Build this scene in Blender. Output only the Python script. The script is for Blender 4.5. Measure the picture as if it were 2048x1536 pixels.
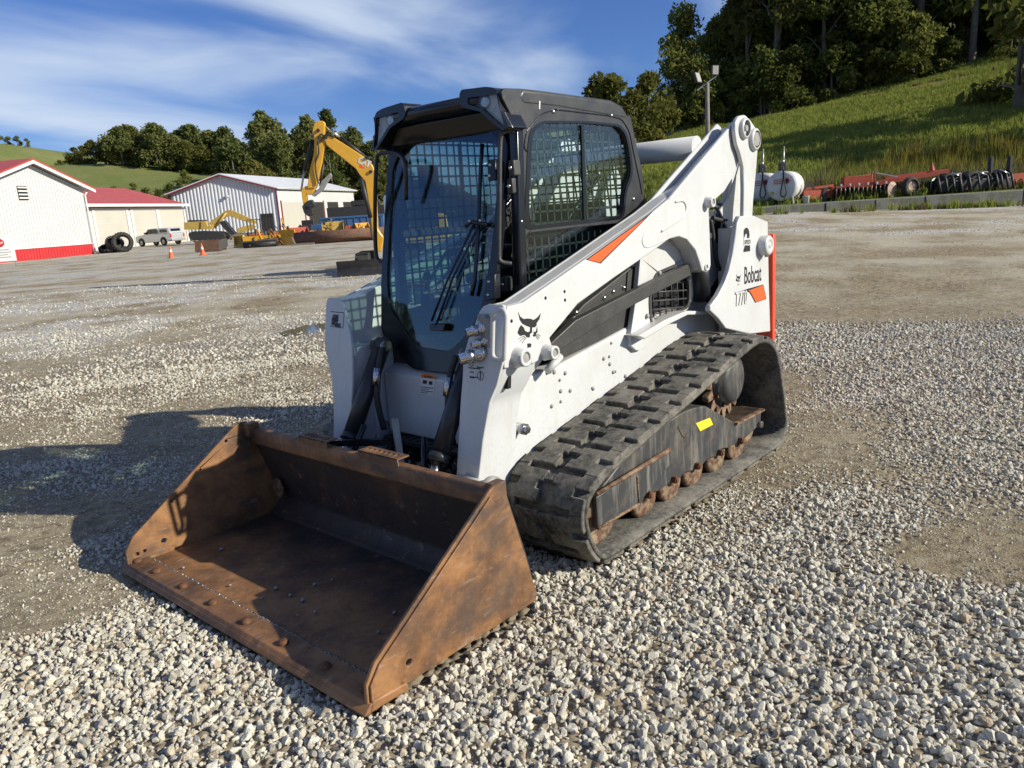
import bpy, bmesh, math, random
import numpy as np
from mathutils import Vector, Matrix, noise as mnoise
from mathutils.geometry import tessellate_polygon
for o in list(bpy.data.objects): bpy.data.objects.remove(o)
SC = bpy.context.scene
COL = SC.collection
rnd = random.Random(7)

# ------------------------------------------------------------------ camera
CAM = Vector((3.3036,2.832,1.5974))
AX_R, AX_U, AX_F = (Vector(v) for v in ((-0.6549,0.753,-0.0646),(-0.2068,-0.0963,0.9736),(-0.7269,-0.651,-0.2188)))
FH = Vector((-0.7449,-0.6671,0.0))          # level forward
RH = Vector((-0.6671,0.7449,0.0))          # level right
cd = bpy.data.cameras.new('camera'); cam = bpy.data.objects.new('camera', cd); COL.objects.link(cam)
cd.sensor_width = 36.0; cd.lens = 27.166; cd.clip_start = 0.05; cd.clip_end = 6000
m = Matrix((AX_R, AX_U, -AX_F)).transposed().to_4x4(); m.translation = CAM
cam.matrix_world = m
SC.camera = cam

# ------------------------------------------------------------------ light
SUN_AZ, SUN_EL = math.radians(116.8), math.radians(26.4)
sd = Vector((math.cos(SUN_AZ)*math.cos(SUN_EL), math.sin(SUN_AZ)*math.cos(SUN_EL), math.sin(SUN_EL)))
ld = bpy.data.lights.new('sun', 'SUN'); ld.energy = 5.0; ld.angle = math.radians(0.53); ld.color = (1.0, 0.94, 0.79)
sun = bpy.data.objects.new('sun', ld); COL.objects.link(sun)
sun.rotation_euler = (-sd).to_track_quat('-Z', 'Y').to_euler(); sun.location = sd*60

world = bpy.data.worlds.new('World'); SC.world = world; world.use_nodes = True
wn, wl = world.node_tree.nodes, world.node_tree.links
wn.clear()
def W(t, **k):
    n = wn.new(t)
    for a, b in k.items():
        if a[0] == '_': n.inputs[a[1:].replace('_', ' ')].default_value = b
        else: setattr(n, a, b)
    return n
sky = W('ShaderNodeTexSky', sky_type='NISHITA', sun_disc=False, sun_elevation=SUN_EL, sun_rotation=math.pi/2-SUN_AZ,
        altitude=300, air_density=1.0, dust_density=0.6, ozone_density=2.2)
tc = W('ShaderNodeTexCoord')
# thin streaked cirrus laid out on a plane high overhead
sep = W('ShaderNodeSeparateXYZ'); wl.new(tc.outputs['Generated'], sep.inputs[0])
mx = W('ShaderNodeMath', operation='MAXIMUM'); wl.new(sep.outputs['Z'], mx.inputs[0]); mx.inputs[1].default_value = 0.02
ad = W('ShaderNodeMath', operation='ADD'); wl.new(mx.outputs[0], ad.inputs[0]); ad.inputs[1].default_value = 0.28
dv = W('ShaderNodeVectorMath', operation='DIVIDE'); wl.new(tc.outputs['Generated'], dv.inputs[0]); wl.new(ad.outputs[0], dv.inputs[1])
mp = W('ShaderNodeMapping'); wl.new(dv.outputs[0], mp.inputs[0])
CLOUD = dict(rot=-45, sx=0.7, sy=1.5, lx=8.8, ly=9.1, scale=1.3, lo=0.41, hi=0.80)
mp.inputs['Rotation'].default_value = (0, 0, math.radians(CLOUD['rot'])); mp.inputs['Scale'].default_value = (CLOUD['sx'], CLOUD['sy'], 0.0); mp.inputs['Location'].default_value = (CLOUD['lx'], CLOUD['ly'], 0.0)
n1 = W('ShaderNodeTexNoise', noise_dimensions='2D'); wl.new(mp.outputs[0], n1.inputs['Vector'])
n1.inputs['Scale'].default_value = CLOUD['scale']; n1.inputs['Detail'].default_value = 7; n1.inputs['Roughness'].default_value = 0.47; n1.inputs['Distortion'].default_value = 0.35
cr = W('ShaderNodeValToRGB'); wl.new(n1.outputs['Fac'], cr.inputs[0])
cr.color_ramp.interpolation = 'EASE'
cr.color_ramp.elements[0].position = CLOUD['lo']; cr.color_ramp.elements[0].color = (0, 0, 0, 1)
cr.color_ramp.elements[1].position = CLOUD['hi']; cr.color_ramp.elements[1].color = (0.92, 0.92, 0.92, 1)
cmix = W('ShaderNodeMix', data_type='RGBA'); wl.new(cr.outputs[0], cmix.inputs['Factor'])
tint = W('ShaderNodeMix', data_type='RGBA', blend_type='MULTIPLY'); tint.inputs['Factor'].default_value = 1.0
wl.new(sky.outputs[0], tint.inputs[6]); tint.inputs[7].default_value = (0.72, 1.02, 1.72, 1)
wl.new(tint.outputs[2], cmix.inputs[6]); cmix.inputs[7].default_value = (9.6, 11.2, 13.4, 1)
bg = W('ShaderNodeBackground'); bg.inputs['Strength'].default_value = 0.050
wl.new(cmix.outputs[2], bg.inputs[0])
wo = W('ShaderNodeOutputWorld'); wl.new(bg.outputs[0], wo.inputs[0])

vs = SC.view_settings; vs.view_transform = 'Standard'; vs.look = 'None'; vs.exposure = 0.44; vs.gamma = 1.0; vs.use_curve_mapping = False
SC.cycles.use_denoising = True
SC.cycles.max_bounces = 8; SC.cycles.transparent_max_bounces = 16; SC.cycles.diffuse_bounces = 3; SC.cycles.glossy_bounces = 4
SC.cycles.caustics_reflective = False; SC.cycles.caustics_refractive = False

# ------------------------------------------------------------------ helpers: materials
def mnew(name):
    mt = bpy.data.materials.new(name); mt.use_nodes = True
    nt = mt.node_tree; nt.nodes.clear()
    out = nt.nodes.new('ShaderNodeOutputMaterial'); b = nt.nodes.new('ShaderNodeBsdfPrincipled')
    nt.links.new(b.outputs[0], out.inputs[0])
    return mt, nt, b
class NT:
    def __init__(s, nt, coord='Object'):
        s.nt = nt; s.c = nt.nodes.new('ShaderNodeTexCoord').outputs[coord]
    def n(s, t, **k):
        q = s.nt.nodes.new(t)
        for a, b in k.items(): setattr(q, a, b)
        return q
    def l(s, a, b): s.nt.links.new(a, b)
    def noise(s, scale, detail=6, rough=0.6, vec=None, dist=0.0, stretch=None):
        q = s.n('ShaderNodeTexNoise'); v = vec or s.c
        if stretch:
            mpn = s.n('ShaderNodeMapping'); mpn.inputs['Scale'].default_value = stretch; s.l(v, mpn.inputs[0]); v = mpn.outputs[0]
        s.l(v, q.inputs['Vector'])
        q.inputs['Scale'].default_value = scale; q.inputs['Detail'].default_value = detail; q.inputs['Roughness'].default_value = rough; q.inputs['Distortion'].default_value = dist
        return q.outputs['Fac']
    def voro(s, scale, feature='F1', vec=None):
        q = s.n('ShaderNodeTexVoronoi', feature=feature); s.l(vec or s.c, q.inputs['Vector']); q.inputs['Scale'].default_value = scale
        return q
    def ramp(s, fac, stops):
        q = s.n('ShaderNodeValToRGB'); s.l(fac, q.inputs[0]); e = q.color_ramp.elements
        while len(e) < len(stops): e.new(0.5)
        for i, (p, cl) in enumerate(stops):
            e[i].position = p; e[i].color = (cl, cl, cl, 1) if not hasattr(cl, '__len__') else (*cl, 1)
        return q.outputs[0]
    def mix(s, fac, a, b, blend='MIX'):
        q = s.n('ShaderNodeMix', data_type='RGBA', blend_type=blend)
        for v, i in ((fac, 0), (a, 6), (b, 7)):
            if isinstance(v, (int, float)): q.inputs[i].default_value = v if i == 0 else (v, v, v, 1)
            elif isinstance(v, tuple): q.inputs[i].default_value = (*v, 1)
            else: s.l(v, q.inputs[i])
        return q.outputs[2]
    def math(s, op, a, b=0.0):
        q = s.n('ShaderNodeMath', operation=op)
        for v, i in ((a, 0), (b, 1)):
            if isinstance(v, (int, float)): q.inputs[i].default_value = v
            else: s.l(v, q.inputs[i])
        return q.outputs[0]
    def bump(s, bs, h, strength=0.3, dist=0.01):
        q = s.n('ShaderNodeBump'); q.inputs['Strength'].default_value = strength; q.inputs['Distance'].default_value = dist
        s.l(h, q.inputs['Height']); s.l(q.outputs[0], bs.inputs['Normal'])
def setp(b, color=None, rough=None, metal=None, spec=None, coat=None):
    if color is not None and isinstance(color, tuple): b.inputs['Base Color'].default_value = (*color, 1)
    if rough is not None: b.inputs['Roughness'].default_value = rough
    if metal is not None: b.inputs['Metallic'].default_value = metal
    if spec is not None: b.inputs['Specular IOR Level'].default_value = spec
    if coat is not None: b.inputs['Coat Weight'].default_value = coat; b.inputs['Coat Roughness'].default_value = 0.08
def pmat(name, c1, c2=None, scale=6.0, rough=0.5, metal=0.0, bump=0.0, bscale=60, lo=0.35, hi=0.7, spec=0.5, coat=0.0, c3=None, scale3=30, amt3=0.5, bdist=0.004):
    """base colour c1 with patches of c2 (broad) and specks of c3 (fine)"""
    mt, nt, b = mnew(name); t = NT(nt)
    setp(b, c1, rough, metal, spec, coat)
    if c2:
        f = t.ramp(t.noise(scale, 7, 0.65), [(lo, 0.0), (hi, 1.0)])
        col = t.mix(f, c1, c2)
        if c3:
            f3 = t.ramp(t.noise(scale3, 5, 0.7), [(1-amt3-0.12, 0.0), (1-amt3+0.02, 1.0)])
            col = t.mix(f3, col, c3)
        t.l(col, b.inputs['Base Color'])
        rr = t.ramp(t.noise(scale*2.3, 5), [(0.2, max(0.02, rough-0.12)), (0.8, min(1.0, rough+0.14))]); t.l(rr, b.inputs['Roughness'])
    if bump: t.bump(b, t.noise(bscale, 6, 0.65), bump, bdist)
    return mt

# ------------------------------------------------------------------ helpers: meshes
class MB:
    """collects shapes into one mesh"""
    def __init__(s): s.v = []; s.f = []; s.sm = []
    def add(s, vs, fs, smooth=False):
        k = len(s.v); s.v.extend([tuple(v) for v in vs]); s.f.extend([tuple(i+k for i in f) for f in fs]); s.sm.extend([smooth]*len(fs)); return s
    def box(s, c, d, rot=None):
        hx, hy, hz = d[0]/2, d[1]/2, d[2]/2
        vs = [Vector((a*hx, b*hy, e*hz)) for a in (-1, 1) for b in (-1, 1) for e in (-1, 1)]
        if rot is not None: vs = [rot @ v for v in vs]
        c = Vector(c)
        return s.add([v+c for v in vs], [(0, 1, 3, 2), (4, 6, 7, 5), (0, 4, 5, 1), (2, 3, 7, 6), (0, 2, 6, 4), (1, 5, 7, 3)])
    def bar(s, a, b, w, h, up=(0, 0, 1)):
        a, b = Vector(a), Vector(b); d = (b-a); L = d.length; d.normalize(); u = Vector(up)
        sx = d.cross(u)
        if sx.length < 1e-4: sx = d.cross(Vector((1, 0, 0)))
        sx.normalize(); u = sx.cross(d)
        R = Matrix((d, sx, u)).transposed()
        return s.box((a+b)/2, (L, w, h), R)
    def prism(s, poly, fn, a, b, holes=(), smooth=False):
        """poly of 2D points extruded from a to b; fn(p, q, t) gives the 3D point"""
        loops = [list(poly)]+[list(h) for h in holes]
        flat = [p for l in loops for p in l]; n = len(flat)
        if holes: tri = tessellate_polygon([[Vector((p[0], p[1], 0)) for p in l] for l in loops])
        else: tri = [tuple(range(n))]
        vs = [fn(p[0], p[1], a) for p in flat]+[fn(p[0], p[1], b) for p in flat]
        ar = 0.0
        l0 = loops[0]
        for i in range(len(l0)): ar += l0[i-1][0]*l0[i][1]-l0[i][0]*l0[i-1][1]
        fs = []
        for tq in tri:
            q = list(tq)
            if holes:
                p0, p1, p2 = (flat[i] for i in q)
                if ((p1[0]-p0[0])*(p2[1]-p0[1])-(p1[1]-p0[1])*(p2[0]-p0[0]))*ar < 0: q.reverse()
            fs.append(tuple(q)); fs.append(tuple(i+n for i in reversed(q)))
        k = 0
        for l in loops:
            m = len(l)
            for i in range(m):
                j = (i+1) % m
                fs.append((k+i, k+i+n, k+j+n, k+j))
            k += m
        return s.add(vs, fs, smooth)
    def py(s, poly, y0, y1, holes=()): return s.prism(poly, lambda p, q, t: (p, t, q), y0, y1, holes)   # (x,z) outline
    def px(s, poly, x0, x1, holes=()): return s.prism(poly, lambda p, q, t: (t, p, q), x0, x1, holes)   # (y,z) outline
    def pz(s, poly, z0, z1, holes=()): return s.prism(poly, lambda p, q, t: (p, q, t), z0, z1, holes)
    def cyl(s, a, b, r, n=20, r2=None, caps=True, smooth=True):
        a, b = Vector(a), Vector(b); d = (b-a).normalized(); r2 = r if r2 is None else r2
        u = d.cross(Vector((0, 0, 1)))
        if u.length < 1e-4: u = Vector((1, 0, 0))
        u.normalize(); w = d.cross(u)
        vs = []
        for p, rr in ((a, r), (b, r2)):
            for i in range(n):
                t = 2*math.pi*i/n; vs.append(p+(u*math.cos(t)+w*math.sin(t))*rr)
        s.add(vs, [(i, (i+1) % n, (i+1) % n+n, i+n) for i in range(n)], smooth)
        if caps: s.add(vs[:n], [tuple(reversed(range(n)))]); s.add(vs[n:], [tuple(range(n))])
        return s
    def ring(s, a, b, ro, ri, n=28, smooth=True):
        a, b = Vector(a), Vector(b); d = (b-a).normalized()
        u = d.cross(Vector((0, 0, 1)))
        if u.length < 1e-4: u = Vector((1, 0, 0))
        u.normalize(); w = d.cross(u); C = [(u*math.cos(2*math.pi*i/n)+w*math.sin(2*math.pi*i/n)) for i in range(n)]
        vs = [a+q*ro for q in C]+[b+q*ro for q in C]+[b+q*ri for q in C]+[a+q*ri for q in C]
        for k in range(4):
            k2 = (k+1) % 4
            s.add(vs, [(k*n+i, k*n+(i+1) % n, k2*n+(i+1) % n, k2*n+i) for i in range(n)], smooth and k in (0, 2))
        return s
    def tube(s, pts, r, n=10, closed=False, rads=None):
        P = [Vector(p) for p in pts]; N = len(P); vs = []; prev = None
        for i, p in enumerate(P):
            a = P[i-1] if (i > 0 or closed) else p; b = P[(i+1) % N] if (i < N-1 or closed) else p
            d = (b-a).normalized()
            if prev is None:
                u = d.cross(Vector((0, 0, 1)))
                if u.length < 1e-3: u = d.cross(Vector((1, 0, 0)))
            else: u = prev-d*prev.dot(d)
            u.normalize(); prev = u; w = d.cross(u); rr = rads[i] if rads else r
            for k in range(n):
                t = 2*math.pi*k/n; vs.append(p+(u*math.cos(t)+w*math.sin(t))*rr)
        M = N if closed else N-1; fs = []
        for i in range(M):
            j = (i+1) % N
            for k in range(n): fs.append((i*n+k, i*n+(k+1) % n, j*n+(k+1) % n, j*n+k))
        s.add(vs, fs, True)
        if not closed: s.add(vs[:n], [tuple(reversed(range(n)))]); s.add(vs[-n:], [tuple(range(n))])
        return s
    def ball(s, c, r, n=10, m=6, sc=(1, 1, 1), half=None):
        vs = []; c = Vector(c)
        for i in range(m+1):
            a = math.pi*i/m
            for k in range(n):
                t = 2*math.pi*k/n; vs.append(c+Vector((r*sc[0]*math.sin(a)*math.cos(t), r*sc[1]*math.sin(a)*math.sin(t), r*sc[2]*math.cos(a))))
        return s.add(vs, [(i*n+k, (i+1)*n+k, (i+1)*n+(k+1) % n, i*n+(k+1) % n) for i in range(m) for k in range(n)], True)
    def lathe(s, a, axis, prof, n=28):
        """prof: (distance along axis, radius)"""
        a = Vector(a); d = Vector(axis).normalized(); u = d.cross(Vector((0, 0, 1)))
        if u.length < 1e-4: u = Vector((1, 0, 0))
        u.normalize(); w = d.cross(u); vs = []
        for h, r in prof:
            for k in range(n):
                t = 2*math.pi*k/n; vs.append(a+d*h+(u*math.cos(t)+w*math.sin(t))*r)
        return s.add(vs, [(i*n+k, i*n+(k+1) % n, (i+1)*n+(k+1) % n, (i+1)*n+k) for i in range(len(prof)-1) for k in range(n)], True)
    def mesh(s, name):
        me = bpy.data.meshes.new(name); me.from_pydata(s.v, [], s.f)
        me.polygons.foreach_set('use_smooth', s.sm); me.validate(); me.update()
        bm = bmesh.new(); bm.from_mesh(me); bmesh.ops.remove_doubles(bm, verts=bm.verts, dist=1e-5)
        bmesh.ops.recalc_face_normals(bm, faces=bm.faces); bm.to_mesh(me); bm.free()
        return me
    def build(s, name, mat, parent=None, bevel=0.0, seg=2, **props):
        me = s.mesh(name); me.materials.append(mat)
        return put(name, me, parent, bevel, seg, **props)
def put(name, me, parent=None, bevel=0.0, seg=2, **props):
    o = bpy.data.objects.new(name, me); COL.objects.link(o)
    if parent is not None: o.parent = parent
    if bevel:
        md = o.modifiers.new('bevel', 'BEVEL'); md.width = bevel; md.segments = seg; md.limit_method = 'ANGLE'; md.angle_limit = math.radians(35)
        md.harden_normals = False
        for p in me.polygons: p.use_smooth = True
        try: me.set_sharp_from_angle(angle=math.radians(50))
        except Exception: pass
    for k, v in props.items(): o[k] = v
    return o
def thing(name, label, cat, loc=(0, 0, 0), rotz=0.0, group=None):
    o = bpy.data.objects.new(name, None); COL.objects.link(o); o.location = loc; o.rotation_euler = (0, 0, rotz); o.empty_display_size = 0.2
    o['label'] = label; o['category'] = cat
    if group: o['group'] = group
    return o
def tag(o, label, cat, group=None):
    o['label'] = label; o['category'] = cat
    if group: o['group'] = group
    return o
def copy_tree(o, parent=None):
    q = o.copy(); COL.objects.link(q); q.parent = parent
    for ch in o.children: copy_tree(ch, q)
    return q
def circ(cx, cy, r, n=20, a0=0.0, a1=2*math.pi, ry=None):
    full = abs(a1-a0-2*math.pi) < 1e-6; k = n if full else n+1
    return [(cx+r*math.cos(a0+(a1-a0)*i/n), cy+(ry or r)*math.sin(a0+(a1-a0)*i/n)) for i in range(k)]
def rrect(x0, y0, x1, y1, r, n=4):
    o = []
    for cx, cy, a in ((x1-r, y1-r, 0), (x0+r, y1-r, 90), (x0+r, y0+r, 180), (x1-r, y0+r, 270)):
        for i in range(n+1):
            t = math.radians(a+90*i/n); o.append((cx+r*math.cos(t), cy+r*math.sin(t)))
    return o
def rounded(poly, r, n=4):
    """round the corners of a polygon"""
    out = []; N = len(poly)
    for i in range(N):
        p = Vector(poly[i]); a = Vector(poly[i-1])-p; b = Vector(poly[(i+1) % N])-p
        k = min(r, a.length*0.45, b.length*0.45); p0 = p+a.normalized()*k; p1 = p+b.normalized()*k
        for j in range(n+1):
            t = j/n; out.append(tuple(p0*(1-t)**2+p*2*t*(1-t)+p1*t*t))
    return out
def smoothline(pts, n=6, closed=False):
    P = [Vector(p) for p in pts]; N = len(P); out = []
    M = N if closed else N-1
    for i in range(M):
        p0 = P[i-1] if (i > 0 or closed) else P[0]; p1 = P[i]; p2 = P[(i+1) % N]; p3 = P[(i+2) % N] if (i+2 < N or closed) else P[-1]
        for j in range(n):
            t = j/n
            out.append(0.5*((2*p1)+(p2-p0)*t+(2*p0-5*p1+4*p2-p3)*t*t+(3*p1-p0-3*p2+p3)*t**3))
    if not closed: out.append(P[-1])
    return out
def text(name, body, origin, xd, yd, size, mat, parent, squeeze=1.0, bold=0.0, align='LEFT', thick=0.0008, shear=0.0):
    cu = bpy.data.curves.new(name, 'FONT'); cu.body = body; cu.size = 1.0; cu.align_x = align; cu.offset = bold; cu.shear = shear; cu.resolution_u = 3
    tmp = bpy.data.objects.new(name+'_tmp', cu); COL.objects.link(tmp)
    dg = bpy.context.evaluated_depsgraph_get(); me = bpy.data.meshes.new_from_object(tmp.evaluated_get(dg))
    bpy.data.objects.remove(tmp)
    xd, yd = Vector(xd).normalized(), Vector(yd).normalized(); zd = xd.cross(yd)
    o0 = Vector(origin)
    for v in me.vertices:
        v.co = o0+xd*(v.co.x*size*squeeze)+yd*(v.co.y*size)+zd*thick
    me.materials.clear(); me.materials.append(mat); me.name = name
    return put(name, me, parent)

# ================================================================== GROUND
CX, CY = CAM.x, CAM.y
def st(x, y):
    """distance ahead of and to the right of the photographer, metres"""
    return (x-CX)*FH.x+(y-CY)*FH.y, (x-CX)*RH.x+(y-CY)*RH.y
def world(s, t, z=0.0): return Vector((CX+FH.x*s+RH.x*t, CY+FH.y*s+RH.y*t, z))
def sstep(a, b, x): q = np.clip((x-a)/(b-a), 0, 1); return q*q*(3-2*q)
def hash2(i, j): 
    h = (i*374761393+j*668265263) & 0xffffffff
    h = ((h ^ (h >> 13))*1274126177) & 0xffffffff
    return ((h ^ (h >> 16)) & 0xffff)/65535.0
def vnoise(x, y):
    x = np.asarray(x, float); y = np.asarray(y, float)
    i = np.floor(x).astype(np.int64); j = np.floor(y).astype(np.int64); f = x-i; g = y-j
    f = f*f*(3-2*f); g = g*g*(3-2*g)
    return (hash2(i, j)*(1-f)+hash2(i+1, j)*f)*(1-g)+(hash2(i, j+1)*(1-f)+hash2(i+1, j+1)*f)*g
def fbm(x, y, o=4):
    a, r, k = 0.5, 0.0, 1.0
    for _ in range(o): r = r+a*vnoise(x*k+17.3*_, y*k-9.1*_); a *= 0.5; k *= 2.03
    return r/(1-0.5**o)
def height(s, t):
    s = np.asarray(s, float); t = np.asarray(t, float)
    k = t/np.maximum(s, 1.0); w = sstep(.02, .27, k); a = np.maximum(0, s-9.0); e = np.clip((k-.32)/.34, 0, 1.6)
    hr = np.minimum(a, 26)*(.0445-.016*e)+np.maximum(0, a-26)*.006; hl = np.minimum(a, 120)*.0055
    h = (hl*(1-w)+hr*w)*np.minimum(a/4, 1)
    # right: terrace behind the block wall, then the grass hillside
    wr = sstep(7.6, 8.6, t)*sstep(29.45, 29.75, s)
    slope = .13+.16*np.clip((k-.15)/.5, 0, 1.1)
    d = np.maximum(0, s-34.5)
    hill = 1.12+d*slope*sstep(0, 14, d)+0.5*(fbm(s*.11, t*.11, 3)-.5)*np.minimum(d/5, 1)
    hill = np.minimum(hill, 1.12+26+0.02*d)
    wl_ = sstep(2.0, 8.0, t)*sstep(34, 60, s)
    ww = np.maximum(wr, wl_)
    h = h*(1-ww)+np.maximum(hill, h)*ww
    # left: pasture ridge beyond the sheds
    u = np.clip((s-108)/155.0, 0, 1.35); lh = 40*(u*.75+.25*u*u)*np.where(u > 1, 1-(u-1)*.35, 1)
    lh = lh*sstep(10, -60, t)*(1+.12*(fbm(s*.012+3, t*.012, 3)-.5))
    lh = lh*(1-.25*sstep(-112, -62, t)); cap = 31.5-11.5*sstep(-152, -118, t)-6*sstep(-100, -55, t); lh = np.where(lh > cap-3, cap-3+3*np.tanh((lh-cap+3)/3), lh)
    return np.maximum(h, lh*np.where(s > 100, 1, 0))+0.0
def micro(x, y, s, t):
    near = np.clip(1.0-np.maximum(0, np.hypot(s-4, t)-10)/25.0, 0.0, 1.0)
    a = t*.97+s*.24; b = s*.97-t*.24
    m_ = (fbm(x*.9+4, y*.9, 3)-.5)*.035+(fbm(a*.35, b*3.3+3, 3)-.5)*.05*near+(fbm(x*3.1, y*3.1+8, 3)-.5)*.018
    on = 1-np.exp(-np.maximum(0, np.hypot((x-.2)/1.9, (y)/1.15)-1)*3)
    return m_*(0.25+.75*near)*(0.15+0.85*on)-.010*(1-on)
GB = [(1.664,1.215,1.1,0.5),(0.906,1.935,1.1,0.5),(2.416,0.265,1.0,0.5),(0.399,2.205,1.1,0.45),(0.971,1.376,0.8,0.45),(-4.213,0.439,2.0,0.5),(-3.402,1.57,1.8,0.45),(-6.47,0.596,1.6,0.45),(-0.491,1.396,0.7,0.35),(-0.348,1.875,0.5,0.3),(-1.719,2.063,0.8,0.4),(-1.211,-6.03,1.6,0.4),(-2.465,-11.789,1.8,0.25),(1.346,-2.822,0.7,0.4),(-3.786,-7.777,1.5,0.3),(1.915,-1.416,0.3,0.4),(-2.831,-5.487,1.2,0.3),(-4.794,-0.264,0.8,0.4),(0.605,-5.825,1.2,0.3),(2.02,-1.948,0.42,-0.75),(2.323,-0.841,0.36,-0.6),(2.402,-1.249,0.5,-0.6),(-1.754,1.077,0.75,-0.4),(-0.136,2.076,0.22,-0.5),(-0.617,2.193,0.42,-0.5),(-3.159,0.191,0.7,-0.5),(-9.885,-1.406,3.2,-0.55),(-12.291,-0.075,4.5,-0.5),(-13.688,-4.146,5.0,-0.35),(-0.632,1.057,0.35,-0.5),(0.224,1.197,0.22,-0.4),(1.845,-2.227,0.3,-0.4),(0.588,-2.922,0.6,-0.3),(-1.712,-8.416,0.8,-0.3),(-5.859,-12.075,1.5,-0.35),(0.011,1.811,0.2,-0.4),(-2.601,0.661,0.55,-0.6),(-1.151,1.261,0.45,-0.5),(-0.412,1.268,0.28,-0.5),(0.007,1.27,0.25,-0.5),(-1.184,1.822,0.4,-0.3),(-0.321,2.132,0.35,-0.45),(-0.307,2.38,0.35,-0.4),(-7.517,-0.006,0.8,-0.5)]
def gravel_mask(x, y):
    s, t = st(x, y)
    a = t*.985+s*.17; b = s*.985-t*.17          # wheel lanes run across the view
    wx = (fbm(x*.8+31, y*.8, 3)-.5)*1.6; a = a+wx; b = b+(fbm(x*.9, y*.9+57, 3)-.5)*1.1
    n_ = fbm(a*.24+5, b*.95+2, 4)*.50+fbm(x*1.3, y*1.3, 4)*.50
    v = (n_-.47)*3.2
    for gx, gy, r, w in GB: v = v+w*np.exp(-((x-gx)**2+(y-gy)**2)/(r*r))*1.7
    v = v-.22+1.3*np.clip(1-(np.hypot(s, t*.8)-2.0)/1.7, 0, 1)
    far = np.clip((s-12)/25, 0, 1)
    return 1/(1+np.exp(-np.clip(v*(1-.35*far)*2.6, -20, 20)))
def axis(segs):
    o = [0.0]
    for end, step in segs:
        while o[-1] < end-1e-6: o.append(min(end, o[-1]+step))
    return o
vp = axis([(12, .11), (28, .32), (29.2, .3), (30.2, .15), (34, .5), (80, .9), (320, 4), (1600, 80)]); vn = [-q for q in axis([(10, .3), (60, 2.5), (600, 60)])[1:]][::-1]
up = axis([(11, .12), (60, .55), (200, 3), (1400, 80)]); un = [-q for q in up[1:]][::-1]
Vv = np.array(vn+vp); Uu = np.array(un+up); S2, T2 = np.meshgrid(Vv, Uu, indexing='ij')
X2 = CX+FH.x*S2+RH.x*T2; Y2 = CY+FH.y*S2+RH.y*T2
Z2 = height(S2, T2)
GM = gravel_mask(X2, Y2)
hard = (np.abs(S2) < 60)
Z2 = Z2+np.where(hard, micro(X2, Y2, S2, T2), 0)+np.where(hard & (Z2 < 1.0), (GM-.5)*.012, 0)
GR = np.maximum(sstep(29.5, 29.8, S2)*sstep(7.6, 8.6, T2), sstep(104, 112, S2))
GR = np.maximum(GR, sstep(58, 66, S2)*sstep(-2, 4, T2))
GR = np.maximum(GR, sstep(40, 60, T2)); GR = np.maximum(GR, sstep(-75, -95, T2))
nv, nu = S2.shape
me = bpy.data.meshes.new('ground')
idx = np.arange(nv*nu).reshape(nv, nu)
quads = np.stack([idx[:-1, :-1], idx[:-1, 1:], idx[1:, 1:], idx[1:, :-1]], -1).reshape(-1, 4)[:, ::-1]
me.vertices.add(nv*nu); me.vertices.foreach_set('co', np.stack([X2, Y2, Z2], -1).astype(np.float32).ravel())
me.loops.add(quads.size); me.loops.foreach_set('vertex_index', quads.astype(np.int32).ravel())
me.polygons.add(len(quads)); me.polygons.foreach_set('loop_start', np.arange(0, quads.size, 4, dtype=np.int32)); me.polygons.foreach_set('loop_total', np.full(len(quads), 4, np.int32))
me.polygons.foreach_set('use_smooth', np.ones(len(quads), bool)); me.update(calc_edges=True)
LOOSE = sstep(9, 17, np.hypot(S2, T2))
def scar(s, t):
    v = np.zeros_like(np.asarray(s, float))
    for cs, ct, r, w in ((72.6, 22.8, 2.6, 1.0), (73.2, 26.0, 2.6, 1.0), (72.2, 29.4, 2.2, .95), (70.0, 32.8, 2.0, .8), (68.4, 36.2, 1.9, .9), (67.6, 39.0, 1.6, .7)): v = np.maximum(v, w*np.exp(-((s-cs)/r)**2-((t-ct)/(r*1.2))**2))
    return v
SCAR = scar(S2, T2)
for nm, arr in (('gravel', GM), ('grass', GR), ('loose', LOOSE), ('scar', SCAR)):
    at = me.attributes.new(nm, 'FLOAT', 'POINT'); at.data.foreach_set('value', arr.astype(np.float32).ravel())
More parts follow.
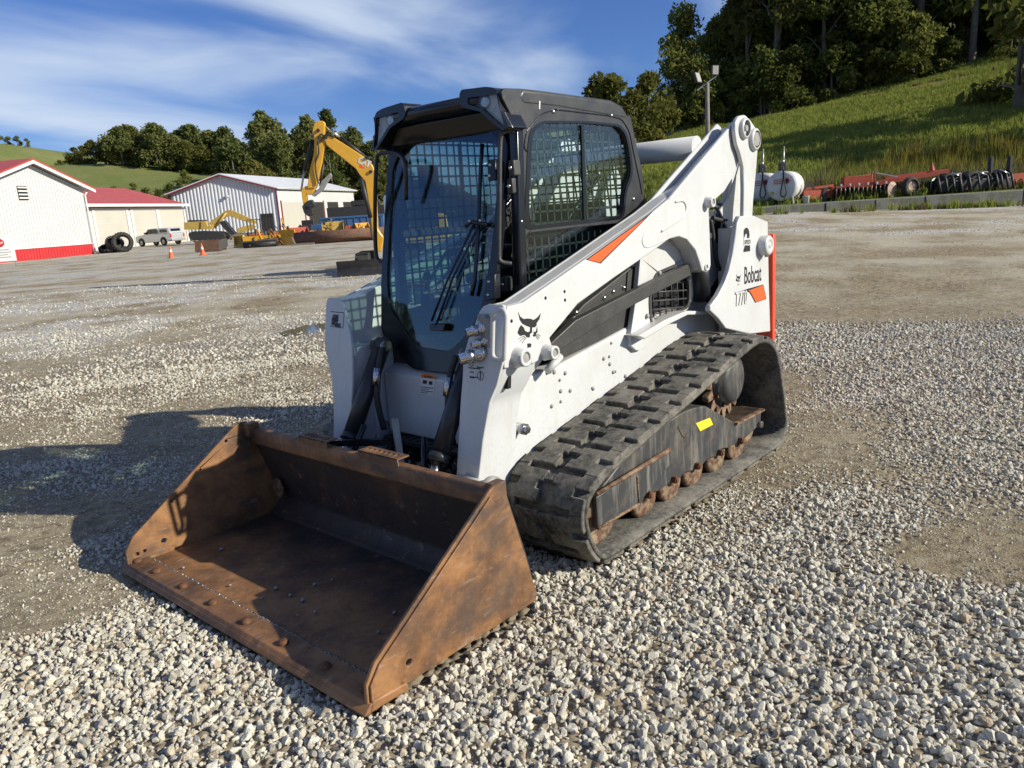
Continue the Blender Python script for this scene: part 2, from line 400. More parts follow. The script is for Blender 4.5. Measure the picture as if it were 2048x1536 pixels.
def ground_mat():
    mt, nt, b = mnew('yard_and_pasture'); t = NT(nt)
    ga = t.n('ShaderNodeAttribute', attribute_name='gravel').outputs['Fac']; gr = t.n('ShaderNodeAttribute', attribute_name='grass').outputs['Fac']
    lo_ = t.n('ShaderNodeAttribute', attribute_name='loose').outputs['Fac']
    d1 = t.noise(1.3, 8, 0.65); d2 = t.noise(22, 6, 0.7); d3 = t.noise(90, 4, 0.7)
    dirt = t.mix(t.ramp(d1, [(0.35, 0.0), (0.65, 1.0)]), (0.265, 0.21, 0.12), (0.365, 0.30, 0.185))
    dirt = t.mix(t.ramp(d2, [(0.36, 0.75), (0.58, 0.0)]), dirt, (0.22, 0.165, 0.105))
    dirt = t.mix(t.ramp(d3, [(0.56, 0.0), (0.66, 0.7)]), dirt, (0.52, 0.48, 0.41))
    sp2 = t.ramp(t.noise(9, 7, 0.75), [(0.50, 0.0), (0.64, 0.7)]); dirt = t.mix(sp2, dirt, (0.43, 0.37, 0.255))
    cl = t.ramp(t.noise(13, 6, 0.7, dist=.4), [(0.36, 0.9), (0.54, 0.0)]); dirt = t.mix(cl, dirt, (0.12, 0.088, 0.055))
    ln = t.ramp(t.noise(1.0, 6, 0.6, stretch=(.55, .55, .5)), [(0.42, 0.0), (0.6, 0.5)]); dirt = t.mix(t.math('MULTIPLY', ln, t.math('ADD', t.math('MULTIPLY', lo_, 0.8), 0.2)), dirt, (0.56, 0.52, 0.42))
    v1 = t.voro(26.0); v2 = t.voro(55.0)
    stone = t.ramp(v1.outputs['Color'], [(0.1, (0.42, 0.40, 0.36)), (0.5, (0.57, 0.55, 0.50)), (0.9, (0.72, 0.70, 0.65))])
    gap = t.ramp(v1.outputs['Distance'], [(0.45, 0.0), (0.75, 1.0)])
    stone = t.mix(t.math('MULTIPLY', gap, 0.8), stone, (0.17, 0.14, 0.10))
    sca = t.n('ShaderNodeAttribute', attribute_name='scar').outputs['Fac']
    bed = t.mix(t.ramp(d2, [(0.35, 0.0), (0.65, 1.0)]), (0.17, 0.135, 0.09), (0.28, 0.235, 0.17)); stone = t.mix(lo_, bed, stone)
    gf = t.ramp(t.math('ADD', ga, t.math('MULTIPLY', t.math('SUBTRACT', t.noise(6, 6, 0.7), 0.5), 0.7)), [(0.36, 0.0), (0.62, 1.0)])
    yard = t.mix(gf, dirt, stone)
    g1 = t.noise(.09, 7, 0.65); g2 = t.noise(1.7, 7, 0.7); g3 = t.noise(14, 5, 0.7)
    grass = t.mix(t.ramp(g1, [(0.38, 0.0), (0.62, 1.0)]), (0.135, 0.158, 0.045), (0.195, 0.19, 0.075))
    grass = t.mix(t.ramp(g2, [(0.40, 0.0), (0.66, 0.75)]), grass, (0.095, 0.125, 0.034))
    grass = t.mix(t.ramp(g3, [(0.55, 0.0), (0.72, 0.5)]), grass, (0.14, 0.15, 0.06))
    scf = t.ramp(t.math('ADD', sca, t.math('MULTIPLY', t.math('SUBTRACT', t.noise(.9, 6, 0.7), 0.5), 0.9)), [(0.40, 0.0), (0.52, 1.0)]); grass = t.mix(scf, grass, (0.21, 0.125, 0.06))
    col = t.mix(gr, yard, grass); t.l(col, b.inputs['Base Color'])
    setp(b, rough=0.95, spec=0.15)
    h = t.mix(gf, t.mix(0.35, t.mix(0.5, t.noise(13, 6, 0.7, dist=.4), d2), d3), t.math('SUBTRACT', 1.0, v1.outputs['Distance']))
    h = t.mix(gr, h, g3)
    t.bump(b, h, 0.9, 0.035)
    return mt
me.materials.append(ground_mat())
ground = put('ground', me, None, kind='structure')

# puddles: shallow water lying in the wheel lanes
def water_mat(name, c1):
    mt, nt, b = mnew(name); t = NT(nt); setp(b, c1, 0.04, 0.0, 0.5); t.bump(b, t.noise(8, 3), 0.02, 0.01); return mt
for pts, wm in (([(-3.019,-7.494),(-3.415,-7.709),(-3.873,-7.833),(-4.141,-7.798),(-3.746,-7.162),(-3.392,-6.949),(-3.034,-6.94),(-2.887,-7.104)], water_mat('puddle_water', (0.16, 0.14, 0.11))),):
    q = rounded(pts, .3, 3); zz = sum(float(height(*st(x, y)))+float(micro(x, y, *st(x, y))) for x, y in q)/len(q)+.004
    MB().add([(x, y, zz+.012+.0) for x, y in q], [tuple(range(len(q)))]).build('puddle', wm, None, kind='structure')

# ------------------------------------------------------------------ loose gravel (uncountable stones)
def stone_mat():
    mt, nt, b = mnew('limestone'); t = NT(nt)
    r = t.n('ShaderNodeObjectInfo').outputs['Random']
    col = t.ramp(r, [(0.0, (0.38, 0.355, 0.295)), (0.15, (0.55, 0.52, 0.43)), (0.40, (0.70, 0.665, 0.555)), (0.70, (0.78, 0.745, 0.625)), (0.88, (0.65, 0.575, 0.43)), (1.0, (0.45, 0.345, 0.23))])
    n_ = t.noise(1.6, 6, 0.7); col = t.mix(t.ramp(n_, [(0.42, 0.0), (0.66, 0.6)]), col, (0.50, 0.45, 0.37)); t.l(col, b.inputs['Base Color'])
    setp(b, rough=0.9, spec=0.25); t.bump(b, t.noise(5, 6, 0.7), 0.5, 0.12)
    return mt
STONE = stone_mat()
def stone_mesh(seed):
    r = random.Random(seed); bm = bmesh.new(); bmesh.ops.create_icosphere(bm, subdivisions=2, radius=1.0)
    # angular crushed stone: clip a ball with random planes
    pl_ = [(Vector((r.gauss(0, 1), r.gauss(0, 1), r.gauss(0, 1))).normalized(), r.uniform(.45, .85)) for _ in range(11)]
    sc_ = Vector((r.uniform(.85, 1.3), r.uniform(.7, 1.0), r.uniform(.55, .85)))
    for v in bm.verts:
        p = v.co.copy()
        for n_, d in pl_:
            e = p.dot(n_)-d
            if e > 0: p -= n_*e
        p += Vector((r.uniform(-.03, .03), r.uniform(-.03, .03), r.uniform(-.03, .03)))
        v.co = Vector((p.x*sc_.x, p.y*sc_.y, p.z*sc_.z))
    m_ = bpy.data.meshes.new('stone'); bm.to_mesh(m_); bm.free(); m_.materials.append(STONE)
    return m_
def instancer(name, pts, rots, scls, idxs, protos, **props):
    col_ = bpy.data.collections.new(name+'_kinds')
    for i, m_ in enumerate(protos):
        o = bpy.data.objects.new('%s_kind_%02d' % (name, i), m_); col_.objects.link(o)
    m2 = bpy.data.meshes.new(name); n_ = len(pts); m2.vertices.add(n_); m2.vertices.foreach_set('co', np.asarray(pts, np.float32).ravel())
    a = m2.attributes.new('rot', 'FLOAT_VECTOR', 'POINT'); a.data.foreach_set('vector', np.asarray(rots, np.float32).ravel())
    a = m2.attributes.new('scl', 'FLOAT_VECTOR', 'POINT'); a.data.foreach_set('vector', np.asarray(scls, np.float32).ravel())
    a = m2.attributes.new('idx', 'INT', 'POINT'); a.data.foreach_set('value', np.asarray(idxs, np.int32))
    m2.update()
    o = put(name, m2, None, kind='stuff', **props)
    ng = bpy.data.node_groups.new(name, 'GeometryNodeTree')
    ng.interface.new_socket('Geometry', in_out='INPUT', socket_type='NodeSocketGeometry'); ng.interface.new_socket('Geometry', in_out='OUTPUT', socket_type='NodeSocketGeometry')
    N_ = ng.nodes; gi, go = N_.new('NodeGroupInput'), N_.new('NodeGroupOutput'); ip = N_.new('GeometryNodeInstanceOnPoints')
    ci = N_.new('GeometryNodeCollectionInfo'); ci.inputs['Collection'].default_value = col_; ci.inputs['Separate Children'].default_value = True; ci.inputs['Reset Children'].default_value = True
    def na(nm, ty):
        q = N_.new('GeometryNodeInputNamedAttribute'); q.data_type = ty; q.inputs['Name'].default_value = nm; return q.outputs['Attribute']
    er = N_.new('FunctionNodeEulerToRotation'); L = ng.links
    L.new(na('rot', 'FLOAT_VECTOR'), er.inputs[0]); L.new(er.outputs[0], ip.inputs['Rotation']); L.new(na('scl', 'FLOAT_VECTOR'), ip.inputs['Scale']); L.new(na('idx', 'INT'), ip.inputs['Instance Index'])
    L.new(gi.outputs[0], ip.inputs['Points']); L.new(ci.outputs[0], ip.inputs['Instance']); ip.inputs['Pick Instance'].default_value = True
    L.new(ip.outputs[0], go.inputs[0])
    md = o.modifiers.new('scatter', 'NODES'); md.node_group = ng
    return o
rng = np.random.default_rng(12)
PTS, SCL = [], []
for (r0, r1, dens, size, amin) in ((1.5, 3.4, 3900, .0120, 0), (3.4, 4.6, 3900, .0112, 0), (4.6, 6.5, 3300, .0108, 0), (6.5, 10, 1500, .0128, .0), (10, 16, 420, .0165, .0), (16, 27, 70, .021, .0), (1.5, 4.6, 3000, .0056, 1), (4.6, 8.5, 1100, .0072, 1)):
    half = math.radians(44 if r1 < 11 else 40); n_ = int(half*(r1*r1-r0*r0)*dens)
    r = np.sqrt(rng.uniform(r0*r0, r1*r1, n_)); a = rng.uniform(-half, half, n_); s = r*np.cos(a); t = r*np.sin(a)
    x = CX+FH.x*s+RH.x*t; y = CY+FH.y*s+RH.y*t
    gm = gravel_mask(x, y); p = sstep(.22, .88, gm+ (fbm(x*3.2, y*3.2, 4)-.5)*1.0)*.76+.26*(fbm(x*1.9, y*1.9+40, 4)*1.9-.25)
    if amin: p = .35+.5*(1-gm)
    keep = rng.uniform(0, 1, n_) < p
    keep &= ~((t > 7.4) & (s > 28.9))
    s, t, x, y, gm = s[keep], t[keep], x[keep], y[keep], gm[keep]
    sz = size*np.exp(np.clip(rng.normal(0, .42, len(x)), -1.2, .74))*(0.45+.55*gm)
    z = height(s, t)+micro(x, y, s, t)+(gm-.5)*.012+sz*(rng.uniform(-.35, .20, len(x))+.35*gm*rng.uniform(0, 1, len(x)))
    PTS.append(np.stack([x, y, z], -1)); SCL.append(sz)
P_ = np.concatenate(PTS); S1 = np.concatenate(SCL)
# keep stones out of the tracks and the bucket
inb = ((np.abs(np.abs(P_[:, 1])-.743) < .215) & (P_[:, 0] > -1.30) & (P_[:, 0] < .68)) | ((np.abs(P_[:, 1]) < .94) & (P_[:, 0] > 1.12) & (P_[:, 0] < 2.005))
P_[inb, 2] = np.minimum(P_[inb, 2], -.002); k = ~inb
P_, S1 = P_[k], S1[k]; n_ = len(P_)
instancer('gravel', P_, rng.uniform(0, 6.283, (n_, 3)), np.stack([S1]*3, -1), rng.integers(0, 14, n_), [stone_mesh(i) for i in range(14)])
print('stones', n_)

# ================================================================== VEGETATION
def leaf_mat(name, c1, c2, c3):
    mt = bpy.data.materials.new(name); mt.use_nodes = True; nt = mt.node_tree; nt.nodes.clear(); t = NT(nt)
    out = t.n('ShaderNodeOutputMaterial'); mx_ = t.n('ShaderNodeMixShader'); df = t.n('ShaderNodeBsdfDiffuse'); tl = t.n('ShaderNodeBsdfTranslucent')
    rn = t.n('ShaderNodeObjectInfo').outputs['Random']
    col = t.mix(t.ramp(t.noise(.55, 4, 0.6), [(0.35, 0.0), (0.65, 1.0)]), c1, c2); col = t.mix(t.ramp(t.noise(3.1, 3, 0.6), [(0.5, 0.0), (0.7, 0.6)]), col, c3)
    hs = t.n('ShaderNodeHueSaturation'); t.l(col, hs.inputs['Color']); t.l(t.math('ADD', t.math('MULTIPLY', rn, 0.5), 0.72), hs.inputs['Value']); t.l(t.math('ADD', t.math('MULTIPLY', rn, -0.035), 0.515), hs.inputs['Hue'])
    t.l(hs.outputs[0], df.inputs[0]); t.l(hs.outputs[0], tl.inputs[0]); mx_.inputs[0].default_value = 0.36
    t.l(df.outputs[0], mx_.inputs[1]); t.l(tl.outputs[0], mx_.inputs[2]); t.l(mx_.outputs[0], out.inputs[0])
    return mt
LEAF = leaf_mat('leaves', (0.095, 0.128, 0.03), (0.155, 0.17, 0.045), (0.22, 0.20, 0.06))
LEAFY = leaf_mat('leaves_yellowing', (0.095, 0.115, 0.028), (0.145, 0.14, 0.040), (0.18, 0.145, 0.042))
LEAFF = leaf_mat('leaves_far_hazed', (0.105, 0.135, 0.042), (0.155, 0.172, 0.058), (0.20, 0.19, 0.075))  # paler leaf copy: distance haze and sunlight mixed into the colour
BARK = pmat('bark', (0.085, 0.07, 0.052), (0.16, 0.14, 0.115), 3, 0.95, bump=0.4, bscale=14, bdist=.03)
def tree_meshes(name, seed, h, cr, base, nleaf, size, open_=0.0, mat=None, lobes=16, cz=0.62):
    """h height, cr crown radius, base: height of lowest leaves; returns trunk mesh, crown mesh"""
    r = random.Random(seed); g = np.random.default_rng(seed)
    tb = MB(); tops = []
    lean = (r.uniform(-.04, .04), r.uniform(-.04, .04)); tr = h*.016+.05
    path = [Vector((lean[0]*z, lean[1]*z, z)) for z in (-.5, 0, h*.12, h*.3, h*.5, h*.72, h*.9)]
    tb.tube(path, tr, 7, rads=[tr*1.5, tr*1.25, tr, tr*.85, tr*.65, tr*.38, tr*.12])
    cen = []
    for i in range(lobes):
        a = r.uniform(0, 6.283); q = r.random()
        zz = base+(h-base)*(0.06+0.90*(i+.5)/lobes); f = math.sin(math.pi*min(1, max(0.08, (zz-base)/(h-base)))**(cz))
        rad = cr*f*r.uniform(.45, .95); c_ = Vector((math.cos(a)*rad+lean[0]*zz, math.sin(a)*rad+lean[1]*zz, zz))
        cen.append((c_, cr*r.uniform(.26, .44)))
        if i % 2 == 0:
            z0 = max(h*.15, zz-rad*.8-h*.05); p0 = Vector((lean[0]*z0, lean[1]*z0, z0))
            tb.tube([p0, p0.lerp(c_, .5)+Vector((0, 0, .15*rad)), c_], tr*.3, 5, rads=[tr*.42, tr*.26, tr*.06])
    cen.append((Vector((lean[0]*h, lean[1]*h, h*.93)), cr*.28))
    per = nleaf//len(cen); P = []
    for c_, rad in cen:
        d = g.normal(0, 1, (per, 3)); d /= np.linalg.norm(d, axis=1)[:, None]; q = rad*(g.uniform(0, 1, per)**.45)*(1+.25*g.normal(0, 1, per)*open_)
        d[:, 2] *= .72; P.append(np.array(c_)+d*q[:, None])
    P = np.concatenate(P); n_ = len(P)
    u = g.normal(0, 1, (n_, 3)); u /= np.linalg.norm(u, axis=1)[:, None]; w = g.normal(0, 1, (n_, 3)); w[:, 2] += .5; v = np.cross(u, w); v /= np.linalg.norm(v, axis=1)[:, None]
    sz = size*g.uniform(.55, 1.25, n_)[:, None]
    V = np.stack([P-u*sz, P+v*sz*.55, P+u*sz, P-v*sz*.55], 1).reshape(-1, 3)
    m_ = bpy.data.meshes.new('crown'); m_.from_pydata(V.tolist(), [], [(4*i, 4*i+1, 4*i+2, 4*i+3) for i in range(n_)]); m_.materials.append(mat or LEAF)
    t_ = tb.mesh('trunk'); t_.materials.append(BARK)
    return t_, m_
def plant_tree(name, proto, loc, rz, sc_, label, cat, group):
    o = thing(name, label, cat, loc, rz, group); o.scale = (sc_, sc_, sc_*rnd.uniform(.92, 1.1))
    put('trunk', proto[0], o); put('crown', proto[1], o)
    return o
def gz(s, t): return float(height(s, t))
BIG = [tree_meshes('big', 20+i, 16, 4.6, 2.2, 5200, .30, .35, lobes=22) for i in range(4)]
THIN = [tree_meshes('thin', 40+i, 17, 3.2, 6.0, 2600, .28, .6, mat=LEAFY, lobes=15) for i in range(2)]
FAR = [tree_meshes('far', 60+i, (10, 12, 9, 11)[i], (5.6, 5.0, 6.0, 5.2)[i], .1, 4200, .40, .45, mat=(LEAFF, LEAFF, LEAFY, LEAFF)[i], lobes=(22, 18, 24, 15)[i], cz=(.62, .5, .8, .7)[i]) for i in range(4)]
BUSH = [tree_meshes('bush', 80+i, 4.2, 2.4, .1, 1500, .20, .4, mat=(LEAF, LEAFY)[i % 2], lobes=10) for i in range(3)]
CON = tree_meshes('con', 95, 12.5, 3.4, .4, 3600, .32, .2, mat=LEAFF, lobes=24, cz=.42)
# wood along the top of the right hillside
n_ = 0
for row, (s0, k0, dens) in enumerate(((77, .345, 4.4), (81, .35, 4.2), (87, .355, 4.6), (95, .36, 5.0))):
    t = s0*k0
    while t < s0*.74:
        s = s0+rnd.uniform(-2, 2)+(t/s0-.4)*-9; kind = rnd.random()
        if True:
            pr = THIN[n_ % 2] if kind < .22 and t/s > .34 else BIG[n_ % 4]
            sc_ = rnd.uniform(.85, 1.25)*(1.0 if t/s > .33 else .72)
            plant_tree('hillside_tree', pr, world(s, t, gz(s, t)-.2), rnd.uniform(0, 6.28), sc_, 'leafy tree in the dark wood along the top of the right hillside', 'tree', 'trees of the hillside wood')
            n_ += 1
        t += dens*rnd.uniform(.75, 1.25)
for i, (k, s, sc_) in enumerate(((.315, 80, .9), (.33, 84, 1.0), (.30, 86, .8), (.285, 90, .62), (.27, 92, .6), (.255, 94, .55), (.29, 98, .7), (.31, 100, .85), (.24, 97, .5), (.22, 96, .48))):
    plant_tree('hillside_tree', THIN[i % 2] if i < 3 else BIG[i % 4], world(s, s*k, gz(s, s*k)-.2), k*50, sc_, 'leafy tree in the dark wood along the top of the right hillside', 'tree', 'trees of the hillside wood')
p_ = world(78, 78*.236, gz(78, 78*.236)-1.6)
plant_tree('round_tree', BIG[1], p_, 1.1, .74, 'full round crowned tree standing just behind the light pole', 'tree', None)
p_ = world(50, 50*.648, gz(50, 50*.648)-.2)
plant_tree('edge_tree', BUSH[1], p_, .4, 2.3, 'sunlit light green tree at the right edge of the hillside', 'tree', None)
for s, t, k in ((37, 32, .75), (42, 36.5, .9), (47, 41, 1.0)):
    plant_tree('hillside_tree', BIG[k > .96], world(s, t, gz(s, t)-.2), rnd.uniform(0, 6), k*.8, 'leafy tree in the dark wood along the top of the right hillside', 'tree', 'trees of the hillside wood')
for i in range(64):
    k = rnd.uniform(.25, .74); s = (rnd.uniform(73, 77) if i % 2 else rnd.uniform(78, 92))-(k-.4)*8
    plant_tree('understory_shrub', BUSH[(0, 2, 1)[i % 3]], world(s, s*k, gz(s, s*k)-.3), rnd.uniform(0, 6), rnd.uniform(.7, 1.35), 'low shrub under the edge of the hillside wood', 'shrub', 'shrubs under the hillside wood')
for k, s, sc_ in ((.150, 70, 1.15), (.172, 66, 1.0), (.19, 71, 1.1), (.135, 74, 1.3)):
    plant_tree('pale_bush', BUSH[1], world(s, s*k, gz(s, s*k)-.3), k*40, sc_*1.25, 'pale green bush between the cab and the round tree', 'shrub', 'pale bushes behind the cab')
# wood on the pasture ridge, left
for (sa, sb, ka, kb, stp, hs) in ((196, 202, -.470, -.32, 4.0, .85), (206, 214, -.468, -.30, 4.2, .92), (218, 226, -.46, -.27, 4.4, 1.0), (150, 156, -.325, -.25, 4.2, .95), (160, 168, -.30, -.15, 4.4, 1.1), (172, 180, -.28, -.12, 4.6, 1.2), (186, 200, -.28, -.10, 5.0, 1.25)):
    s0 = (sa+sb)/2; t = s0*ka
    while t < s0*kb:
        s = rnd.uniform(sa, sb); conif = sa < 190 and rnd.random() < .4
        plant_tree('ridge_tree', CON if conif else FAR[rnd.randrange(4)], world(s, t, gz(s, t)-.4), rnd.uniform(0, 6.28), hs*rnd.uniform(.82, 1.14), 'dark leafy tree in the wood on the pasture ridge behind the sheds', 'tree', 'trees of the ridge wood')
        t += stp*rnd.uniform(.7, 1.3)
for u_, s, sc_ in ((-.52, 212, 1.1), (-.51, 206, 1.0), (-.497, 202, 1.2), (-.53, 236, .8), (-.512, 226, 1.1), (-.54, 225, .7), (-.50, 210, 1.2)):
    plant_tree('ridge_bush', BUSH[1], world(s, s*u_, gz(s, s*u_)-.2), s, sc_*1.15, 'yellowish bush on the pasture left of the ridge wood', 'shrub', 'bushes left of the ridge wood')
for u_, sc_ in ((-.665, 1.2), (-.645, .9), (-.617, 1.6), (-.61, 1.5), (-.598, 1.2), (-.587, 1.1), (-.575, .9), (-.69, 1.3)):
    plant_tree('skyline_bush', BUSH[0], world(258, 258*u_, gz(258, 258*u_)-.4), sc_*9, sc_*.72, 'small tree on the bare skyline above the white shed', 'shrub', 'small trees on the skyline above the white shed')
for u_, s, sc_ in ((-.44, 150, .9), (-.425, 146, .8), (-.455, 160, .7), (-.41, 152, .9), (-.375, 140, 1.0), (-.36, 142, 1.1), (-.465, 148, .7), (-.39, 168, .9), (-.48, 158, .7)):
    plant_tree('pasture_bush', BUSH[2], world(s, s*u_, gz(s, s*u_)-.2), s, sc_, 'scrubby bush on the pasture slope behind the garage roof', 'shrub', 'scrub on the pasture slope')
# grass and weeds on the right bank
def tuft(seed, n, h, spread, w, mat, bend=.5):
    r = random.Random(seed); V, F = [], []
    for i in range(n):
        a = r.uniform(0, 6.283); d = spread*math.sqrt(r.random()); b0 = Vector((math.cos(a)*d, math.sin(a)*d, -.03)); hh = h*r.uniform(.5, 1.1)
        lean = Vector((r.gauss(0, 1), r.gauss(0, 1), 0))*hh*bend*.4; sd_ = Vector((math.cos(a+1.6), math.sin(a+1.6), 0))*w*r.uniform(.6, 1.3)
        k = len(V); V += [b0-sd_, b0+sd_, b0+lean*.4+Vector((0, 0, hh*.6))+sd_*.7, b0+lean*.4+Vector((0, 0, hh*.6))-sd_*.7, b0+lean+Vector((0, 0, hh))]
        F += [(k, k+1, k+2, k+3), (k+3, k+2, k+4)]
    m_ = bpy.data.meshes.new('tuft'); m_.from_pydata([tuple(v) for v in V], [], F); m_.materials.append(mat); return m_
GRASS = leaf_mat('grass_blades', (0.20, 0.25, 0.05), (0.26, 0.29, 0.065), (0.33, 0.31, 0.11)); WEED = leaf_mat('dry_weeds', (0.17, 0.135, 0.075), (0.12, 0.115, 0.045), (0.23, 0.18, 0.10)); GOLD = leaf_mat('goldenrod', (0.16, 0.15, 0.03), (0.20, 0.17, 0.03), (0.11, 0.12, 0.03))
def scatter(name, n, fs, dens, protos, smin, smax, **pr):
    g = np.random.default_rng(abs(hash(name)) % 99 if 0 else len(name)); s, t = fs(g, n); kp = g.uniform(0, 1, n) < dens(s, t); s, t = s[kp], t[kp]; m_ = len(s)
    x = CX+FH.x*s+RH.x*t; y = CY+FH.y*s+RH.y*t; z = height(s, t)
    sc_ = g.uniform(smin, smax, m_); rot = np.stack([np.zeros(m_), np.zeros(m_), g.uniform(0, 6.283, m_)], -1)
    instancer(name, np.stack([x, y, z], -1), rot, np.stack([sc_, sc_, sc_*g.uniform(.7, 1.2, m_)], -1), g.integers(0, len(protos), m_), protos, **pr)
def wedge(s0, s1, k0, k1):
    def f(g, n):
        s = np.sqrt(g.uniform(s0*s0, s1*s1, n)); return s, s*g.uniform(k0, k1, n)
    return f
scatter('grass', 42000, wedge(31.5, 74, .12, .76), lambda s, t: (.50+.50*sstep(.4, .6, fbm(s*.3, t*.3, 3)))*(1-sstep(.30, .55, scar(s, t)+(fbm(s*.9, t*.9, 3)-.5)*.6)), [tuft(i, 16, .30, .30, .020, GRASS) for i in range(4)], .7, 1.5)
def wd(s, t):
    k = t/s; return sstep(.40, .62, fbm(s*.25+9, t*.25, 3)+.25*sstep(.36, .5, k)-.12*sstep(38, 44, s)+.25*sstep(36.5, 34, s))
scatter('dry_weeds', 5200, wedge(32.6, 43, .29, .76), wd, [tuft(50+i, 26, .95, .40, .018, (WEED, GRASS, WEED)[i], .5) for i in range(3)], .5, 1.4)
scatter('goldenrod', 620, wedge(34, 43, .42, .74), wd, [tuft(70+i, 18, 1.3, .30, .030, GOLD, .3) for i in range(2)], .8, 1.4)
scatter('bank_weeds', 240, lambda g, n: (g.uniform(28.3, 28.75, n), np.where(g.uniform(0, 1, n) < .6, g.uniform(14.6, 18.4, n), g.uniform(9, 25, n))), lambda s, t: .6+0*s, [tuft(90, 14, .35, .16, .02, GRASS, .5), tuft(91, 12, .28, .14, .018, WEED, .6)], .5, 1.2)

# ================================================================== SHARED MATERIALS
def paint_white():
    mt, nt, b = mnew('white_paint'); t = NT(nt)
    d = t.ramp(t.noise(3.5, 8, 0.7), [(0.45, 0.0), (0.78, 1.0)])
    col = t.mix(t.math('MULTIPLY', d, 0.6), (0.535, 0.548, 0.55), (0.43, 0.42, 0.385))
    sp = t.ramp(t.noise(55, 3, 0.6), [(0.70, 0.0), (0.76, 1.0)]); col = t.mix(t.math('MULTIPLY', sp, 0.22), col, (0.32, 0.27, 0.2))
    st = t.ramp(t.noise(14, 5, 0.6, stretch=(1, 1, 0.12)), [(0.55, 0.0), (0.75, 1.0)]); col = t.mix(t.math('MULTIPLY', st, 0.42), col, (0.45, 0.41, 0.34))
    gz_ = t.n('ShaderNodeSeparateXYZ'); t.l(t.c, gz_.inputs[0])
    sp_ = t.ramp(t.noise(48, 6, 0.75), [(0.54, 0.0), (0.64, 1.0)]); lo = t.ramp(gz_.outputs['Z'], [(0.35, 1.0), (1.05, 0.0)]); col = t.mix(t.math('MULTIPLY', t.math('MULTIPLY', sp_, lo), 0.38), col, (0.34, 0.28, 0.20))
    ge = t.n('ShaderNodeNewGeometry'); gn = t.n('ShaderNodeSeparateXYZ'); t.l(ge.outputs['Normal'], gn.inputs[0]); upf = t.ramp(gn.outputs['Z'], [(0.35, 0.0), (0.9, 1.0)]); du = t.ramp(t.noise(18, 6, 0.7), [(0.3, 0.2), (0.7, 0.8)]); col = t.mix(t.math('MULTIPLY', t.math('MULTIPLY', upf, du), 0.6), col, (0.46, 0.41, 0.33))
    sr = t.ramp(t.noise(60, 3, 0.5, stretch=(0.08, 1, 1), dist=.3), [(0.70, 0.0), (0.73, 1.0)]); col = t.mix(t.math('MULTIPLY', sr, 0.4), col, (0.40, 0.37, 0.33))
    ch = t.ramp(t.noise(38, 7, 0.75), [(0.725, 0.0), (0.735, 1.0)]); col = t.mix(t.math('MULTIPLY', ch, 0.7), col, (0.16, 0.13, 0.11))
    t.l(col, b.inputs['Base Color']); setp(b, rough=0.33, coat=0.25)
    t.l(t.ramp(t.noise(6, 6), [(0.2, 0.25), (0.8, 0.5)]), b.inputs['Roughness'])
    t.bump(b, t.noise(9, 3), 0.02, 0.02)
    return mt
M = {}
M['white'] = paint_white()
M['char'] = pmat('charcoal_panel', (0.028, 0.029, 0.031), (0.05, 0.047, 0.042), 5, 0.5, bump=0.05, bscale=220, c3=(0.10, 0.09, 0.075), scale3=70, amt3=0.32)
M['cab'] = pmat('cab_black', (0.018, 0.019, 0.022), (0.03, 0.03, 0.03), 4, 0.42, bump=0.06, bscale=400, c3=(0.07, 0.065, 0.055), scale3=40, amt3=0.3)
M['gloss'] = pmat('black_gloss', (0.008, 0.009, 0.012), rough=0.22)
M['cyl'] = pmat('cylinder_black', (0.012, 0.013, 0.018), (0.03, 0.03, 0.03), 8, 0.35)
M['chrome'] = pmat('bright_steel', (0.62, 0.62, 0.62), (0.42, 0.40, 0.37), 30, 0.25, 1.0)
M['steel'] = pmat('worn_steel', (0.33, 0.32, 0.30), (0.16, 0.13, 0.10), 40, 0.42, 0.9)
M['rustbolt'] = pmat('rusty_bolt', (0.17, 0.07, 0.03), (0.07, 0.035, 0.02), 60, 0.75, 0.2)
M['orange'] = pmat('orange_decal', (0.80, 0.105, 0.02), rough=0.4)
M['redor'] = pmat('orange_red_paint', (0.78, 0.075, 0.025), (0.6, 0.06, 0.03), 4, 0.45)
M['ink'] = pmat('black_ink', (0.012, 0.012, 0.012), rough=0.45)
M['decal'] = pmat('white_decal', (0.62, 0.62, 0.60), rough=0.5)
M['warn'] = pmat('warning_orange', (0.62, 0.16, 0.03), rough=0.5)
M['grey'] = pmat('grey_cast', (0.30, 0.295, 0.28), (0.2, 0.19, 0.17), 25, 0.55)
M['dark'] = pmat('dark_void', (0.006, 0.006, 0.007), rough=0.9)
M['hose'] = pmat('hydraulic_hose', (0.012, 0.012, 0.013), (0.04, 0.036, 0.03), 30, 0.6)
M['yellowtag'] = pmat('yellow_tag', (0.72, 0.55, 0.03), rough=0.5)
M['seat'] = pmat('seat_vinyl', (0.02, 0.02, 0.022), (0.035, 0.035, 0.035), 20, 0.6, bump=0.1, bscale=150)
def rubber_mat(name, k):
    mt, nt, b = mnew(name); t = NT(nt)
    f = t.ramp(t.noise(7, 9, 0.72), [(0.42, 0.0), (0.66, 1.0)]); g = t.ramp(t.noise(45, 6, 0.7), [(0.42, 0.0), (0.7, 1.0)])
    col = t.mix(t.math('MULTIPLY', f, 0.85*k), (0.034, 0.033, 0.031), (0.235, 0.215, 0.175))
    col = t.mix(t.math('MULTIPLY', g, 0.6*k), col, (0.25, 0.228, 0.185))
    sc_ = t.ramp(t.noise(24, 4, 0.5, stretch=(1, 0.15, 1)), [(0.62, 0.0), (0.72, 1.0)]); col = t.mix(t.math('MULTIPLY', sc_, 0.35), col, (0.16, 0.145, 0.12))
    t.l(col, b.inputs['Base Color']); setp(b, rough=0.72, spec=0.35)
    t.bump(b, t.noise(45, 9, 0.72), 0.6, 0.008)
    return mt
